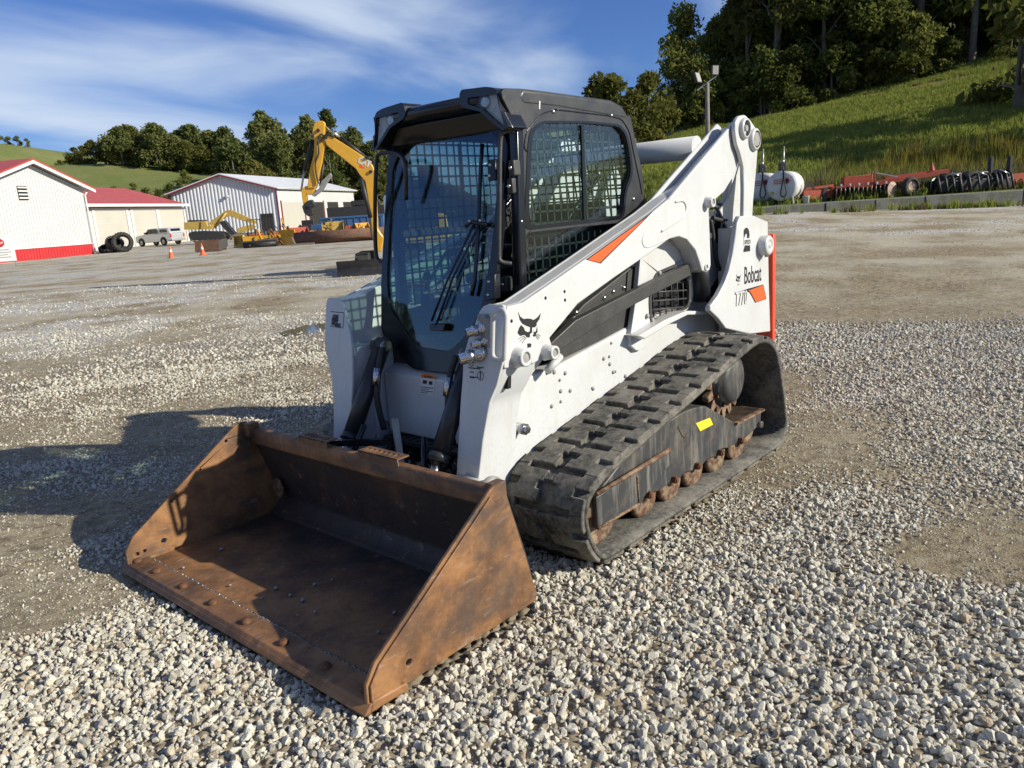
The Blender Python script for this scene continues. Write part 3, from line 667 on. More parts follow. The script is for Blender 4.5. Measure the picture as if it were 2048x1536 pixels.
M['rubber'] = rubber_mat('track_rubber_dusty', 1.0); M['belt'] = rubber_mat('track_rubber', 0.75)
def frame_mat():
    mt, nt, b = mnew('undercarriage_paint'); t = NT(nt)
    f = t.ramp(t.noise(6, 8, 0.7), [(0.48, 0.0), (0.72, 1.0)])
    s2 = t.ramp(t.noise(26, 5, 0.65, stretch=(1, 1, 0.1)), [(0.5, 0.0), (0.74, 1.0)])
    col = t.mix(t.math('MULTIPLY', f, 0.7), (0.035, 0.037, 0.04), (0.16, 0.135, 0.10))
    col = t.mix(t.math('MULTIPLY', s2, 0.7), col, (0.26, 0.245, 0.215))
    r_ = t.ramp(t.noise(16, 6, 0.7), [(0.62, 0.0), (0.7, 1.0)]); col = t.mix(t.math('MULTIPLY', r_, 0.8), col, (0.15, 0.065, 0.03))
    t.l(col, b.inputs['Base Color']); setp(b, rough=0.5); t.bump(b, t.noise(40, 6, 0.7), 0.15, 0.004)
    return mt
M['frame'] = frame_mat()
M['mudrust'] = pmat('muddy_rust', (0.19, 0.11, 0.06), (0.26, 0.20, 0.13), 9, 0.8, c3=(0.09, 0.04, 0.02), scale3=22, amt3=0.45, bump=0.3, bscale=50)
def bucket_mat(name, dark):
    mt, nt, b = mnew(name); t = NT(nt)
    a = t.noise(3.2, 9, 0.68); b2 = t.noise(11, 8, 0.7); c_ = t.noise(48, 6, 0.7)
    col = t.ramp(a, [(0.30, (0.045, 0.027, 0.018)), (0.43, (0.15, 0.072, 0.031)), (0.57, (0.275, 0.133, 0.052)), (0.74, (0.37, 0.19, 0.08))])
    col = t.mix(t.ramp(b2, [(0.52, 0.0), (0.70, 0.7)]), col, (0.075, 0.045, 0.032))
    col = t.mix(t.ramp(c_, [(0.55, 0.0), (0.72, 0.55)]), col, (0.34, 0.19, 0.09))
    sc_ = t.ramp(t.noise(30, 6, 0.6, stretch=(0.25, 1.4, 1)), [(0.62, 0.0), (0.72, 0.65)]); col = t.mix(sc_, col, (0.30, 0.27, 0.24))
    stn = t.ramp(t.noise(2.6, 6, 0.6, stretch=(1.0, 1.0, 2.2), dist=.6), [(0.50, 0.0), (0.64, 0.7)]); col = t.mix(stn, col, (0.055, 0.042, 0.036))
    scr = t.ramp(t.noise(70, 4, 0.6, stretch=(0.06, 1.0, 1.0)), [(0.66, 0.0), (0.74, 0.5)]); col = t.mix(scr, col, (0.36, 0.30, 0.24))
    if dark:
        sx_ = t.n('ShaderNodeSeparateXYZ'); t.l(t.c, sx_.inputs[0]); w = t.ramp(t.math('ADD', sx_.outputs['X'], t.math('MULTIPLY', t.math('SUBTRACT', t.noise(2.6, 7, 0.65), 0.5), 0.9)), [(1.25, 1.0), (1.55, 0.0)]) if 0 else t.ramp(t.math('ADD', t.math('MULTIPLY', sx_.outputs['X'], 0.5), t.math('MULTIPLY', t.math('SUBTRACT', t.noise(2.6, 7, 0.65), 0.5), 0.5)), [(0.62, 1.0), (0.80, 0.0)]); col = t.mix(t.math('MULTIPLY', w, 0.92), col, (0.030, 0.025, 0.024))  # rust blackened towards the back: the bucket's inner shade put into the colour
        w2 = t.ramp(t.noise(17, 8, 0.75), [(0.60, 0.0), (0.66, 0.6)]); col = t.mix(w2, col, (0.26, 0.21, 0.15))
    t.l(col, b.inputs['Base Color']); setp(b, metal=0.05)
    t.l(t.ramp(b2, [(0.3, 0.45), (0.7, 0.78)]), b.inputs['Roughness'])
    t.bump(b, t.noise(70, 7, 0.7), 0.22, 0.004)
    return mt
M['rust'] = bucket_mat('rusty_steel', False); M['rustin'] = bucket_mat('rusty_steel_worn_shaded', True)
def glass_mat(name, tint, refl=1.0, rough=0.0):
    mt = bpy.data.materials.new(name); mt.use_nodes = True; nt = mt.node_tree; nt.nodes.clear()
    t = NT(nt); out = t.n('ShaderNodeOutputMaterial'); mixn = t.n('ShaderNodeMixShader')
    tr = t.n('ShaderNodeBsdfTransparent'); tr.inputs[0].default_value = (*tint, 1)
    gl = t.n('ShaderNodeBsdfGlossy'); gl.inputs['Roughness'].default_value = rough
    lw = t.n('ShaderNodeLayerWeight')
    f = t.math('ADD', t.math('MULTIPLY', t.math('POWER', lw.outputs['Facing'], 4.0), 0.9*refl), 0.045*refl)
    t.l(f, mixn.inputs[0]); t.l(tr.outputs[0], mixn.inputs[1]); t.l(gl.outputs[0], mixn.inputs[2]); t.l(mixn.outputs[0], out.inputs[0])
    return mt
M['glass'] = glass_mat('door_glass', (0.60, 0.71, 0.73), 1.7, 0.0)
M['sglass'] = glass_mat('side_glass', (0.84, 0.93, 0.90), 1.1, 0.0)
M['lens'] = glass_mat('lamp_lens', (0.88, 0.88, 0.87), 0.8, 0.08); M['refl'] = pmat('lamp_reflector', (0.72, 0.72, 0.70), (0.5, 0.5, 0.49), 25, 0.3)


# ================================================================== BUILDINGS
def yawang(d): return math.atan2(d[1], d[0])
def face(y): d = (math.cos(math.radians(y))*RH+math.sin(math.radians(y))*FH); return math.atan2(d.y, d.x)
def rib_mat(name, c1, c2, rough=0.45):
    return pmat(name, c1, c2, .6, rough, lo=.3, hi=.8)
M2 = {}
M2['wallw'] = rib_mat('white_siding', (0.54, 0.55, 0.55), (0.48, 0.485, 0.48)); M2['cream'] = rib_mat('cream_siding', (0.56, 0.55, 0.505), (0.50, 0.49, 0.45))
M2['redroof'] = rib_mat('red_metal_roof', (0.43, 0.062, 0.045), (0.36, 0.055, 0.04)); M2['redsid'] = rib_mat('red_siding', (0.50, 0.035, 0.04), (0.42, 0.03, 0.035))
M2['greyw'] = rib_mat('pale_ribbed_metal', (0.58, 0.60, 0.62), (0.50, 0.52, 0.55), .35); M2['whroof'] = rib_mat('white_metal_roof', (0.66, 0.67, 0.68), (0.58, 0.59, 0.60), .35)
M2['door'] = rib_mat('cream_door', (0.49, 0.47, 0.41), (0.44, 0.42, 0.37)); M2['trim'] = pmat('white_trim', (0.64, 0.64, 0.63), rough=.5); M2['mar'] = pmat('maroon_trim', (0.16, 0.02, 0.03), rough=.5)
M2['void'] = pmat('dark_interior', (0.02, 0.019, 0.017), rough=.9); M2['conc'] = pmat('weathered_concrete', (0.20, 0.195, 0.175), (0.12, 0.118, 0.10), 1.2, .9, bump=.3, bscale=25, c3=(0.12, 0.125, 0.09), scale3=5, amt3=.42)
M2['galv'] = pmat('galvanised', (0.42, 0.42, 0.42), (0.34, 0.34, 0.34), 8, .4, .6); M2['wood'] = pmat('grey_wood', (0.23, 0.20, 0.165), (0.16, 0.135, 0.11), 4, .9, bump=.3, bscale=30)
M2['cat'] = pmat('machine_yellow', (0.72, 0.38, 0.03), (0.62, 0.32, 0.03), 3, .4, coat=.2); M2['oldy'] = pmat('faded_yellow', (0.50, 0.33, 0.06), (0.38, 0.26, 0.07), 2.2, .65, c3=(0.2, 0.13, 0.06), scale3=9, amt3=.35)
M2['blk'] = pmat('equipment_black', (0.016, 0.016, 0.018), (0.04, 0.037, 0.033), 5, .55); M2['tyre'] = pmat('tyre_rubber', (0.018, 0.018, 0.018), (0.05, 0.046, 0.04), 6, .85)
M2['red'] = pmat('implement_red', (0.48, 0.06, 0.025), (0.36, 0.07, 0.035), 4, .6, c3=(0.16, 0.07, 0.035), scale3=14, amt3=.38); M2['blue'] = pmat('equipment_blue', (0.03, 0.11, 0.26), (0.05, 0.10, 0.18), 3, .6)
M2['pipe'] = pmat('rust_pipe', (0.13, 0.065, 0.038), (0.19, 0.10, 0.06), 2, .8, c3=(0.08, 0.045, 0.03), scale3=8, amt3=.4); M2['silver'] = pmat('silver_paint', (0.50, 0.51, 0.52), rough=.3, metal=.35, coat=.6)
M2['tank'] = pmat('tank_white', (0.60, 0.61, 0.62), (0.48, 0.47, 0.45), 2, .5, c3=(0.26, 0.17, 0.11), scale3=6, amt3=.30); M2['cone'] = pmat('cone_orange', (0.75, 0.13, 0.03), rough=.55)
M2['glassd'] = pmat('dark_glass', (0.015, 0.02, 0.025), rough=.06); M2['rim'] = pmat('rusty_rim', (0.42, 0.33, 0.28), (0.25, 0.12, 0.07), 9, .7); M2['tail'] = pmat('tail_lamp', (0.45, 0.02, 0.02), rough=.3)
def gable(name, label, corner, yaw, length, depth, eave, rise, wall, roof, ridge_along, over=.5, trim=None):
    """corner: world point; local x runs along the long front wall, local y runs away from it"""
    o = thing(name, label, 'building', corner, face(yaw))
    return o
# --- white shed with red roof, its gable wall facing right
Cb = Vector((-22.877,-66.315,0.311)); b1 = thing('white_shed', 'white metal shed with red roof and red wainscot at the left edge', 'building', Cb, face(80))
HW, EV, RS = 5.45, 5.28, 1.78
gp = [(0, -.3), (0, EV), (-HW, EV+RS), (-2*HW, EV), (-2*HW, -.3)]
MB().prism(gp, lambda p, q, t: (p, t, q), .02, .25).build('gable_wall', M2['wallw'], b1)
for i in range(36):
    x = -i*.305; zt = EV+RS*(1-abs(x+HW)/HW); MB().box((x, .005, (.86+zt)/2), (.035, .03, zt-.86)).build('wall_rib', M2['wallw'], b1)
MB().box((-HW, .0, .42), (2*HW, .06, .85)).build('wainscot', M2['redsid'], b1)
for i in range(35): MB().box((-i*.305-.1, -.045, .42), (.05, .03, .80)).build('wainscot_rib', M2['redsid'], b1)
MB().box((-HW, -.06, .87), (2*HW, .05, .06)).build('wainscot_cap', M2['trim'], b1)
for sg, x0 in ((1, 0), (-1, -2*HW)):
    n_ = (0, 0)
    xe, ze = x0+sg*.85, EV-.85*RS/HW
    MB().prism([(-HW, EV+RS+.30), (xe, ze+.30), (xe, ze+.18), (-HW, EV+RS+.18)], lambda p, q, t: (p, t, q), -.62, 22).build('roof', M2['redroof'], b1)
    MB().prism([(-HW, EV+RS+.18), (xe, ze+.18), (xe, ze-.06), (-HW, EV+RS-.06)], lambda p, q, t: (p, t, q), -.60, -.55).build('fascia', M2['trim'], b1)
    MB().prism([(-HW, EV+RS+.17), (xe, ze+.17), (xe, ze+.14), (-HW, EV+RS+.14)], lambda p, q, t: (p, t, q), -.55, .2).build('soffit', M2['trim'], b1)
MB().box((0.05, 11, EV/2), (.12, 22, EV)).build('side_wall', M2['wallw'], b1)
vx, vz = (-6.408,4.872)
vn_ = MB().box((vx, -.02, vz), (.9, .05, 1.0)).build('louvre_vent', M2['void'], b1)
for k in range(4): MB().box((vx, -.05, vz-.36+k*.25), (.9, .04, .10)).build('louvre', M2['trim'], vn_)
MB().tube([(.35, -.3, EV-.1), (.1, -.12, EV-.5), (.1, -.12, .2), (.1, -.4, .05)], .07, 8).build('downspout', M2['trim'], b1)
# --- cream garage with red roof
Cg = Vector((-42.122,-88.846,0.483)); Cg.z = float(height(*st(Cg.x, Cg.y)))
b2 = thing('garage', 'cream garage with red hip roof and three roller doors', 'building', Cg, face(82))
L, EV, DP, RS = 25.0, 4.32, 13.4, 2.35
MB().box((-L/2, DP/2, EV/2-.2), (L, DP, EV+.4)).build('wall', M2['cream'], b2)
MB().add([(.7, -.7, EV), (-L-.5, -.7, EV), (-L-.5, DP/2, EV+RS), (.2, DP/2, EV+RS), (.7, DP+.7, EV), (-L-.5, DP+.7, EV)], [(0, 3, 2, 1), (0, 4, 3), (3, 4, 5, 2), (0, 1, 5, 4)]).build('roof', M2['redroof'], b2)
MB().box((-L/2+.1, -.72, EV-.06), (L+1.3, .10, .28)).build('gutter', M2['trim'], b2)
for i, (u0, u1, v0) in enumerate(((187, 250, 424), (264, 310, 422), (317, 365, 421))):
    pass
for (a0, z0), (a1, z1) in [[(-16.07,3.633),(-11.032,3.582)],[(-9.775,3.674),(-5.475,3.636)],[(-4.766,3.685),(0.288,3.643)]]:
    zt = 3.75; dr = MB().box(((a0+a1)/2, -.02, zt/2), (a1-a0, .06, zt)).build('roller_door', M2['door'], b2)
    for k in range(1, 6): MB().box(((a0+a1)/2, -.055, zt*k/6), (a1-a0, .02, .03)).build('door_seam', M2['cream'], dr)
    for xx in (a0-.25, a1+.25): MB().box((xx, -.05, zt/2+.1), (.35, .10, zt+.3)).build('door_jamb', M2['trim'], b2)
    MB().box(((a0+a1)/2, -.06, zt+.15), (a1-a0+.8, .12, .25)).build('door_header', M2['trim'], b2)
# --- pale ribbed shed with white roof
Cc = Vector((-52.595,-84.645,1.378)); Cc.z = float(height(*st(Cc.x, Cc.y)))
b3 = thing('ribbed_shed', 'pale ribbed metal shed with white roof behind the old excavator', 'building', Cc, face(6))
EV, RS, HW = 5.75, 1.95, 6.3; L = 24.5; sk = .31      # side wall drifts right going away
def bk3(p, q, t): return (p+sk*t, t, q)
MB().prism([(0, -.3), (0, EV), (-HW, EV+RS), (-2*HW, EV), (-2*HW, -.3)], bk3, 0, L).build('wall', M2['greyw'], b3)
for i in range(30):
    x = -.15-i*.42; zt = EV+RS*(1-abs(x+HW)/HW)-.05; MB().prism([(x-.15, 0), (x-.06, -.06), (x+.06, -.06), (x+.15, 0)], lambda p, q, t: (p, q, t), .5, zt).build('wall_rib', M2['greyw'], b3)
MB().box((-HW, -.06, .25), (2*HW+.1, .1, .6)).build('plinth', M2['conc'], b3)
for sg, x0 in ((1, 0), (-1, -2*HW)):
    xe, ze = x0+sg*.5, EV-.5*RS/HW
    MB().prism([(-HW, EV+RS+.16), (xe, ze+.16), (xe, ze+.04), (-HW, EV+RS+.04)], bk3, -.55, L+.5).build('roof', M2['whroof'], b3)
    MB().prism([(-HW, EV+RS+.04), (xe, ze+.04), (xe, ze-.14), (-HW, EV+RS-.14)], bk3, -.58, -.50).build('rake_trim', M2['mar'], b3)
MB().box((.03, -.06, EV/2), (.14, .14, EV)).build('corner_trim', M2['mar'], b3)
def sidebox(y0, y1, z0, z1, out, mat, name, par): return MB().prism([(y0, z0), (y1, z0), (y1, z1), (y0, z1)], lambda p, q, t: (sk*p+t, p, q), -.02, out).build(name, mat, par)
sidebox(.0, L, -.2, EV, .03, M2['wallw'], 'side_wall', b3)
for y0, y1, mt_ in ((1.0, 7.0, 'door'), (8.6, 13.0, 'void'), (14.4, 18.2, 'void'), (20.0, 23.2, 'void')):
    dr = sidebox(y0, y1, 0, 4.0, .06, M2[mt_], 'bay_door', b3)
    for ya in (y0-.2, y1+.2): sidebox(ya-.12, ya+.12, 0, 4.2, .10, M2['mar' if y0 < 9 else 'trim'], 'door_jamb', b3)
sidebox(0, L, EV-.15, EV+.05, .5, M2['trim'], 'gutter', b3)
dx = 2.65
MB().box((-1.5, -.05, 1.35), (1.5, .06, 2.7)).build('entry_door', M2['void'], b3)
MB().box((-5.9, -.25, 5.1), (.25, .4, .3)).build('wall_lamp', M2['trim'], b3)

# ================================================================== YARD EQUIPMENT
def xz(o, name, poly, y0, y1, mat, bevel=0.0): return MB().prism(poly, lambda p, q, t: (p, t, q), y0, y1).build(name, mat, o, bevel=bevel)
def wheel(o, name, c, axis, R, w, rimr, tm, rm, lugs=0):
    c, ax = Vector(c), Vector(axis).normalized()
    ty = MB().lathe(c-ax*w/2, ax, [(0, rimr), (0, R*.86), (w*.12, R*.97), (w*.3, R), (w*.7, R), (w*.88, R*.97), (w, R*.86), (w, rimr), (w*.8, R*.80), (w*.5, R*.86), (w*.2, R*.80), (0, rimr)], 30).build(name, tm, o)
    if rm is not None: MB().lathe(c-ax*w*.42, ax, [(0, 0), (0, rimr*.3), (w*.12, rimr*.45), (w*.12, rimr*.8), (0, rimr*.98), (w*.84, rimr*.98), (w*.6, rimr*.5), (w*.6, 0)], 24).build('rim', rm, ty)
    if lugs:
        u = ax.cross(Vector((0, 0, 1))).normalized() if abs(ax.z) < .9 else Vector((1, 0, 0)); v = ax.cross(u)
        mb = MB()
        for i in range(lugs):
            a = 6.2832*i/lugs
            for sgn in (-1, 1):
                d = u*math.cos(a+.06*sgn)+v*math.sin(a+.06*sgn); p = c+d*R+ax*sgn*w*.22
                tg_ = (-u*math.sin(a)+v*math.cos(a)); mb.bar(p-ax*w*.24-tg_*sgn*R*.06, p+ax*w*.24+tg_*sgn*R*.06, R*.06, R*.10, d)
        q = mb.build('tread', tm, ty); q['kind'] = 'stuff'
    return ty
# --- yellow mini excavator close behind the loader
XB = Vector((-10.221,-15.151,0.071))
ex = thing('mini_excavator', 'yellow mini excavator with raised boom and black dozer blade behind the cab', 'excavator', XB, face(4))
K = lambda s_: s_
blade = [(-0.347,0.403),(-0.394,-0.014)]
bl = MB()
prof_ = [(0.0, .0), (.10, .10), (.13, .22), (.10, .34), (.02, .44), (-.02, .44), (.05, .22), (-.03, .0)]
bl.prism([(p, q) for p, q in prof_], lambda p, q, t: (t, p, q), blade[0][0], blade[0][0]+2.05).build('dozer_blade', M2['blk'], ex, bevel=.01)
for xx in (.15, 1.2): MB().bar((blade[0][0]+.3+xx, .1, .25), (blade[0][0]+.3+xx, 1.1, .35), .12, .12).build('blade_arm', M2['blk'], ex)
for xx in (.1, 1.55):
    tk = rrect(.75, .02, 3.0, .56, .25, 5); t0 = MB().prism(tk, lambda p, q, t: (t, p, q), xx, xx+.38).build('crawler', M2['tyre'], ex, bevel=.01)
    for k in range(14): MB().box((xx+.19, .9+k*.14, .57), (.38, .05, .03)).build('grouser', M2['tyre'], t0)
xz(ex, 'slew_ring', rrect(1.2, .5, 2.1, .75, .05), 1.4, 2.3, M2['blk'])
xz(ex, 'house', rounded([(.95, .75), (2.85, .75), (2.9, 1.0), (2.85, 1.55), (2.2, 1.65), (1.1, 1.3)], .1), 1.3, 3.3, M2['cat'], .03)
cabx = xz(ex, 'operator_cab', rounded([(1.6, 1.2), (2.6, 1.2), (2.6, 2.55), (1.7, 2.6), (1.57, 2.3)], .1), 1.1, 2.3, M2['blk'], .03)
xz(ex, 'cab_window', rounded([(1.7, 1.5), (2.5, 1.5), (2.5, 2.42), (1.77, 2.45)], .06), 1.08, 1.11, M2['glassd'])
KX = lambda q: q
YB = .35
stick = [(-0.531,4.207),(-0.403,4.259),(-0.268,4.236),(-0.263,4.148),(-0.309,3.884),(-0.303,3.676),(-0.459,3.131),(-0.706,2.479),(-0.937,2.494),(-0.798,3.001),(-0.641,3.412),(-0.583,3.766),(-0.658,3.859),(-0.619,3.976)]
xz(ex, 'stick', rounded(stick, .03, 2), YB-.13, YB+.13, M2['cat'], .012)
boom = [(-0.321,3.864),(-0.202,3.884),(-0.03,3.779),(0.398,3.471),(0.757,3.209),(0.909,3.019),(0.967,2.834),(0.964,2.498),(0.885,1.263),(1.033,1.002),(0.916,0.629),(0.757,0.64),(0.727,1.274),(0.711,2.022),(0.675,2.577),(0.539,2.768),(0.463,2.925),(0.181,3.183),(-0.266,3.593),(-0.311,3.736)]
xz(ex, 'boom', rounded(boom, .05, 3), YB-.16, YB+.16, M2['cat'], .015)
for nm, s_, rr_, mt_ in [('stick_cylinder',[(0.125,3.785),(0.729,3.235)],0.055,'blk'),('stick_rod',[(-0.253,4.103),(0.125,3.785)],0.03,'rod'),('bucket_cylinder',[(-0.67,3.756),(-0.967,3.011)],0.05,'blk'),('bucket_rod',[(-0.967,3.011),(-1.129,2.445)],0.028,'rod'),('boom_cylinder',[(0.576,2.675),(0.728,1.586)],0.06,'blk'),('thumb_cylinder',[(-0.428,3.129),(-0.591,2.533)],0.035,'blk')]:
    dy = -.20 if 'boom' in nm else .0
    MB().cyl((s_[0][0], YB+dy, s_[0][1]), (s_[1][0], YB+dy, s_[1][1]), rr_, 14).build(nm, M2['blk'] if mt_ == 'blk' else M['chrome'], ex)
for s_ in [[(-0.27,3.823),(-0.4,3.889),(-0.484,3.701),(-0.504,3.404),(-0.627,3.141),(-0.632,2.839),(-0.6,2.595)],[(-0.028,3.794),(-0.172,3.876),(-0.297,3.854),(-0.408,3.697)],[(0.719,1.805),(0.709,1.4),(0.708,1.086),(0.783,0.892)]]:
    MB().tube(smoothline([(x, YB-.17, z) for x, z in s_], 5), .022, 8).build('hose', M['hose'], ex)
xz(ex, 'bucket_link', [(-1.105,2.459),(-1.008,2.544),(-0.865,2.575),(-0.733,2.466),(-0.801,2.333),(-0.928,2.31),(-0.986,2.344),(-0.977,2.083),(-1.096,2.029),(-1.111,2.26)], YB-.10, YB+.10, M2['cat'], .01)
xz(ex, 'thumb', [(-0.258,2.868),(-0.227,2.785),(-0.398,2.597),(-0.52,2.422),(-0.78,2.255),(-0.845,2.305),(-0.614,2.474),(-0.529,2.666)], YB-.09, YB+.09, M['grey'], .01)
xz(ex, 'quick_coupler', [(-1.129,2.016),(-0.979,2.145),(-0.86,2.183),(-0.767,2.024),(-0.869,1.953),(-0.856,1.798),(-0.984,1.723),(-1.096,1.829)], YB-.17, YB+.17, M2['blk'], .01)
for s_ in [(-0.257,3.807),(-0.448,4.002),(0.857,2.825),(-0.918,2.009),(0.804,3.207),(-0.619,3.851)]:
    MB().cyl((s_[0], YB-.20, s_[1]), (s_[0], YB+.20, s_[1]), .045, 16).build('pin', M2['blk'], ex)
lb = [(0.522,3.133),(0.637,3.102),(0.707,3.031),(0.596,3.008),(0.502,3.059)]
cl = [(0.516,3.194),(0.714,3.097),(0.677,2.948),(0.492,3.08)]
bd = Vector((cl[1][0]-cl[0][0], 0, cl[1][1]-cl[0][1])).normalized(); bu = Vector((-bd.z, 0, bd.x))
Ro = Matrix.Rotation(face(4), 3, 'Z')
def text_local(par, name, body, p, size, mat, sq=1.0, bold=.02, xd=(1, 0, 0), yd=(0, 0, 1), thick=.002):
    return text(name, body, p, xd, yd, size, mat, par, squeeze=sq, bold=bold, thick=thick)
text_local(ex, 'lettering', 'CAT', Vector((cl[0][0], YB-.165, cl[3][1]+.02)), .24, M['decal'], .75, .05, bd, bu)
MB().prism([(cl[1][0]-.12, cl[1][1]-.02), (cl[2][0]+.02, cl[2][1]-.03), (cl[2][0]-.12, cl[2][1]+.02)], lambda p, q, t: (p, t, q), YB-.164, YB-.161).build('emblem', M['orange'], ex)
# --- old yellow excavator
ob = Vector((-28.499,-55.856,0.295)); ob = ob if 0 else Vector((-35.176,-68.122,0.211)); ob.z = float(height(*st(ob.x, ob.y)))
oe = thing('old_excavator', 'faded yellow crawler excavator parked in front of the ribbed shed', 'excavator', ob, face(8))
def opx(s_): return s_
for nm, pl_, y0, y1, mt_ in [('house',[(-3.048,2.138),(-1.568,2.129),(-1.619,1.387),(-3.121,1.459)],0.2,2.9,'oldy'),('engine_cover',[(-2.702,2.323),(-1.434,2.257),(-1.458,2.092),(-2.726,2.164)],0.4,2.7,'blk'),('operator_cab',[(-1.482,2.123),(-1.016,2.122),(-0.94,1.64),(-0.463,1.697),(-0.515,1.342),(-1.592,1.374)],0.1,1.0,'oldy'),('boom',[(-0.831,1.99),(0.77,2.957),(1.076,3.056),(1.419,2.986),(3.011,2.125),(3.559,1.788),(3.531,1.58),(2.892,1.682),(1.331,2.355),(0.94,2.499),(0.745,2.363),(-0.136,1.944),(-0.436,1.486),(-0.856,1.814)],0.7,1.1,'oldy'),('stick',[(1.709,1.251),(3.052,1.552),(3.275,1.446),(3.44,1.345),(3.098,1.007),(1.706,0.8),(1.542,0.902)],0.7,1.05,'oldy'),('bucket',[(0.097,1.929),(0.645,2.071),(1.078,1.384),(1.471,0.816),(1.095,0.661),(0.578,1.178)],0.4,1.4,'blk')]:
    xz(oe, nm, pl_, y0, y1, M2[mt_], .02)
for yy in (0, 2.3):
    tk = [(-2.768,1.107),(-2.28,1.253),(-0.026,1.069),(0.478,0.884),(0.611,0.575),(0.385,0.229),(-0.149,0.206),(-2.461,0.428),(-2.772,0.689)]
    tq = xz(oe, 'crawler', rounded(tk, .15, 3), yy, yy+.55, M2['blk'], .02)
    for k in range(9): xz(oe, 'roller', circ(tk[0][0]+.5+k*.42, .28, .12, 10), yy-.03, yy, M2['pipe'])
s_ = [(-0.386,1.423),(0.861,2.773),(-1.135,2.308),(-0.488,2.741)]
MB().cyl((s_[0][0], .6, s_[0][1]), (s_[1][0], .6, s_[1][1]), .10, 12).build('boom_cylinder', M2['oldy'], oe)
# --- silver pickup
tb_ = Vector((-34.145,-78.267,0.398)); tb_.z = float(height(*st(tb_.x, tb_.y)))
tr_ = thing('pickup_truck', 'silver crew cab pickup with bed cap parked by the garage doors', 'pickup truck', tb_, face(-28))
side_ = [(-2.6, .42), (-2.62, .95), (-2.45, 1.08), (-1.45, 1.18), (-1.15, 1.22), (2.6, 1.18), (2.68, 1.10), (2.68, .48), (2.1, .38), (-2.2, .36)]
xz(tr_, 'body', rounded(side_, .08), -.9, .9, M2['silver'], .05)
xz(tr_, 'cabin', rounded([(-1.35, 1.18), (-.65, 1.72), (.75, 1.76), (.85, 1.18)], .10), -.78, .78, M2['silver'], .06)
xz(tr_, 'bed_cap', rounded([(.90, 1.18), (.92, 1.74), (2.35, 1.70), (2.62, 1.18)], .10), -.80, .80, M2['silver'], .05)
for p_ in ([(-1.1, 1.24), (-.58, 1.66), (-.15, 1.68), (-.15, 1.24)], [(-.08, 1.24), (-.08, 1.68), (.65, 1.69), (.75, 1.24)], [(1.1, 1.3), (1.15, 1.62), (2.1, 1.60), (2.25, 1.3)]):
    for yy in (-.81, .81): xz(tr_, 'side_window', rounded(p_, .05), yy-.012, yy+.012, M2['glassd'])
MB().px(rounded([(-.6, 1.28), (.6, 1.28), (.55, 1.62), (-.55, 1.62)], .05), 2.42, 2.52).build('rear_window', M2['glassd'], tr_)
for yy in (-.80, .80): MB().box((2.67, yy, .95), (.06, .16, .36)).build('tail_lamp', M2['tail'], tr_)
MB().box((2.74, 0, .52), (.16, 1.7, .2)).build('rear_bumper', M2['galv'], tr_, bevel=.02)
for xx in (-1.72, 1.62):
    for yy in (-.86, .86):
        xz(tr_, 'wheel_arch', circ(xx, .42, .46, 20, 0, math.pi), yy-.06, yy+.06, M2['blk'])
        wheel(tr_, 'wheel', (xx, yy, .39), (0, 1, 0), .39, .25, .24, M2['tyre'], M2['galv'])
for yy in (-.95, .95): MB().box((-.95, yy, 1.32), (.12, .2, .16)).build('door_mirror', M2['blk'], tr_, bevel=.02)
# --- pile of big tractor tyres
tyb = Vector((-24.08,-64.499,0.309))
for i, (du, dz, R, ax, lab) in enumerate(((0.55, .80, .80, (.35, -.9, .15), 'largest tractor tyre standing upright at the right of the tyre pile'), (-.25, .78, .68, (.5, -.55, .65), 'tractor tyre leaning on top of the tyre pile'), (-.55, .42, .62, (-.3, -.75, .6), 'tractor tyre slumped in the middle of the tyre pile'), (-1.35, .32, .55, (.1, -.5, .86), 'tyre lying nearly flat at the left of the tyre pile'), (-1.0, .40, .50, (-.5, -.8, .35), 'smaller tyre tipped against the left of the tyre pile'))):
    p = tyb+RH*du+FH*(.3*i); q = thing('tractor_tyre', lab, 'tyre', (p.x, p.y, float(height(*st(p.x, p.y)))), face(0), 'tractor tyres piled by the white shed')
    wheel(q, 'casing', (0, 0, dz), ax, R, .42, R*.60, M2['tyre'], None, 22)
# --- traffic cones
for (u_, lab) in (((-17.614,-41.413,0.199), 'orange traffic cone further left on the gravel yard'), ((-19.553,-41.464,0.205), 'orange traffic cone beside the dark steel trough')):
    q = thing('traffic_cone', lab, 'cone', u_, 0, 'traffic cones on the yard')
    MB().box((0, 0, .02), (.36, .36, .04)).build('base', M2['cone'], q, bevel=.02)
    MB().lathe((0, 0, .04), (0, 0, 1), [(0, .14), (.30, .085), (.301, .085)], 16).build('body', M2['cone'], q)
    MB().lathe((0, 0, .34), (0, 0, 1), [(0, .086), (.14, .062)], 16).build('reflective_band', M['decal'], q)
    MB().lathe((0, 0, .48), (0, 0, 1), [(0, .062), (.20, .028), (.21, 0)], 16).build('tip', M2['cone'], q)
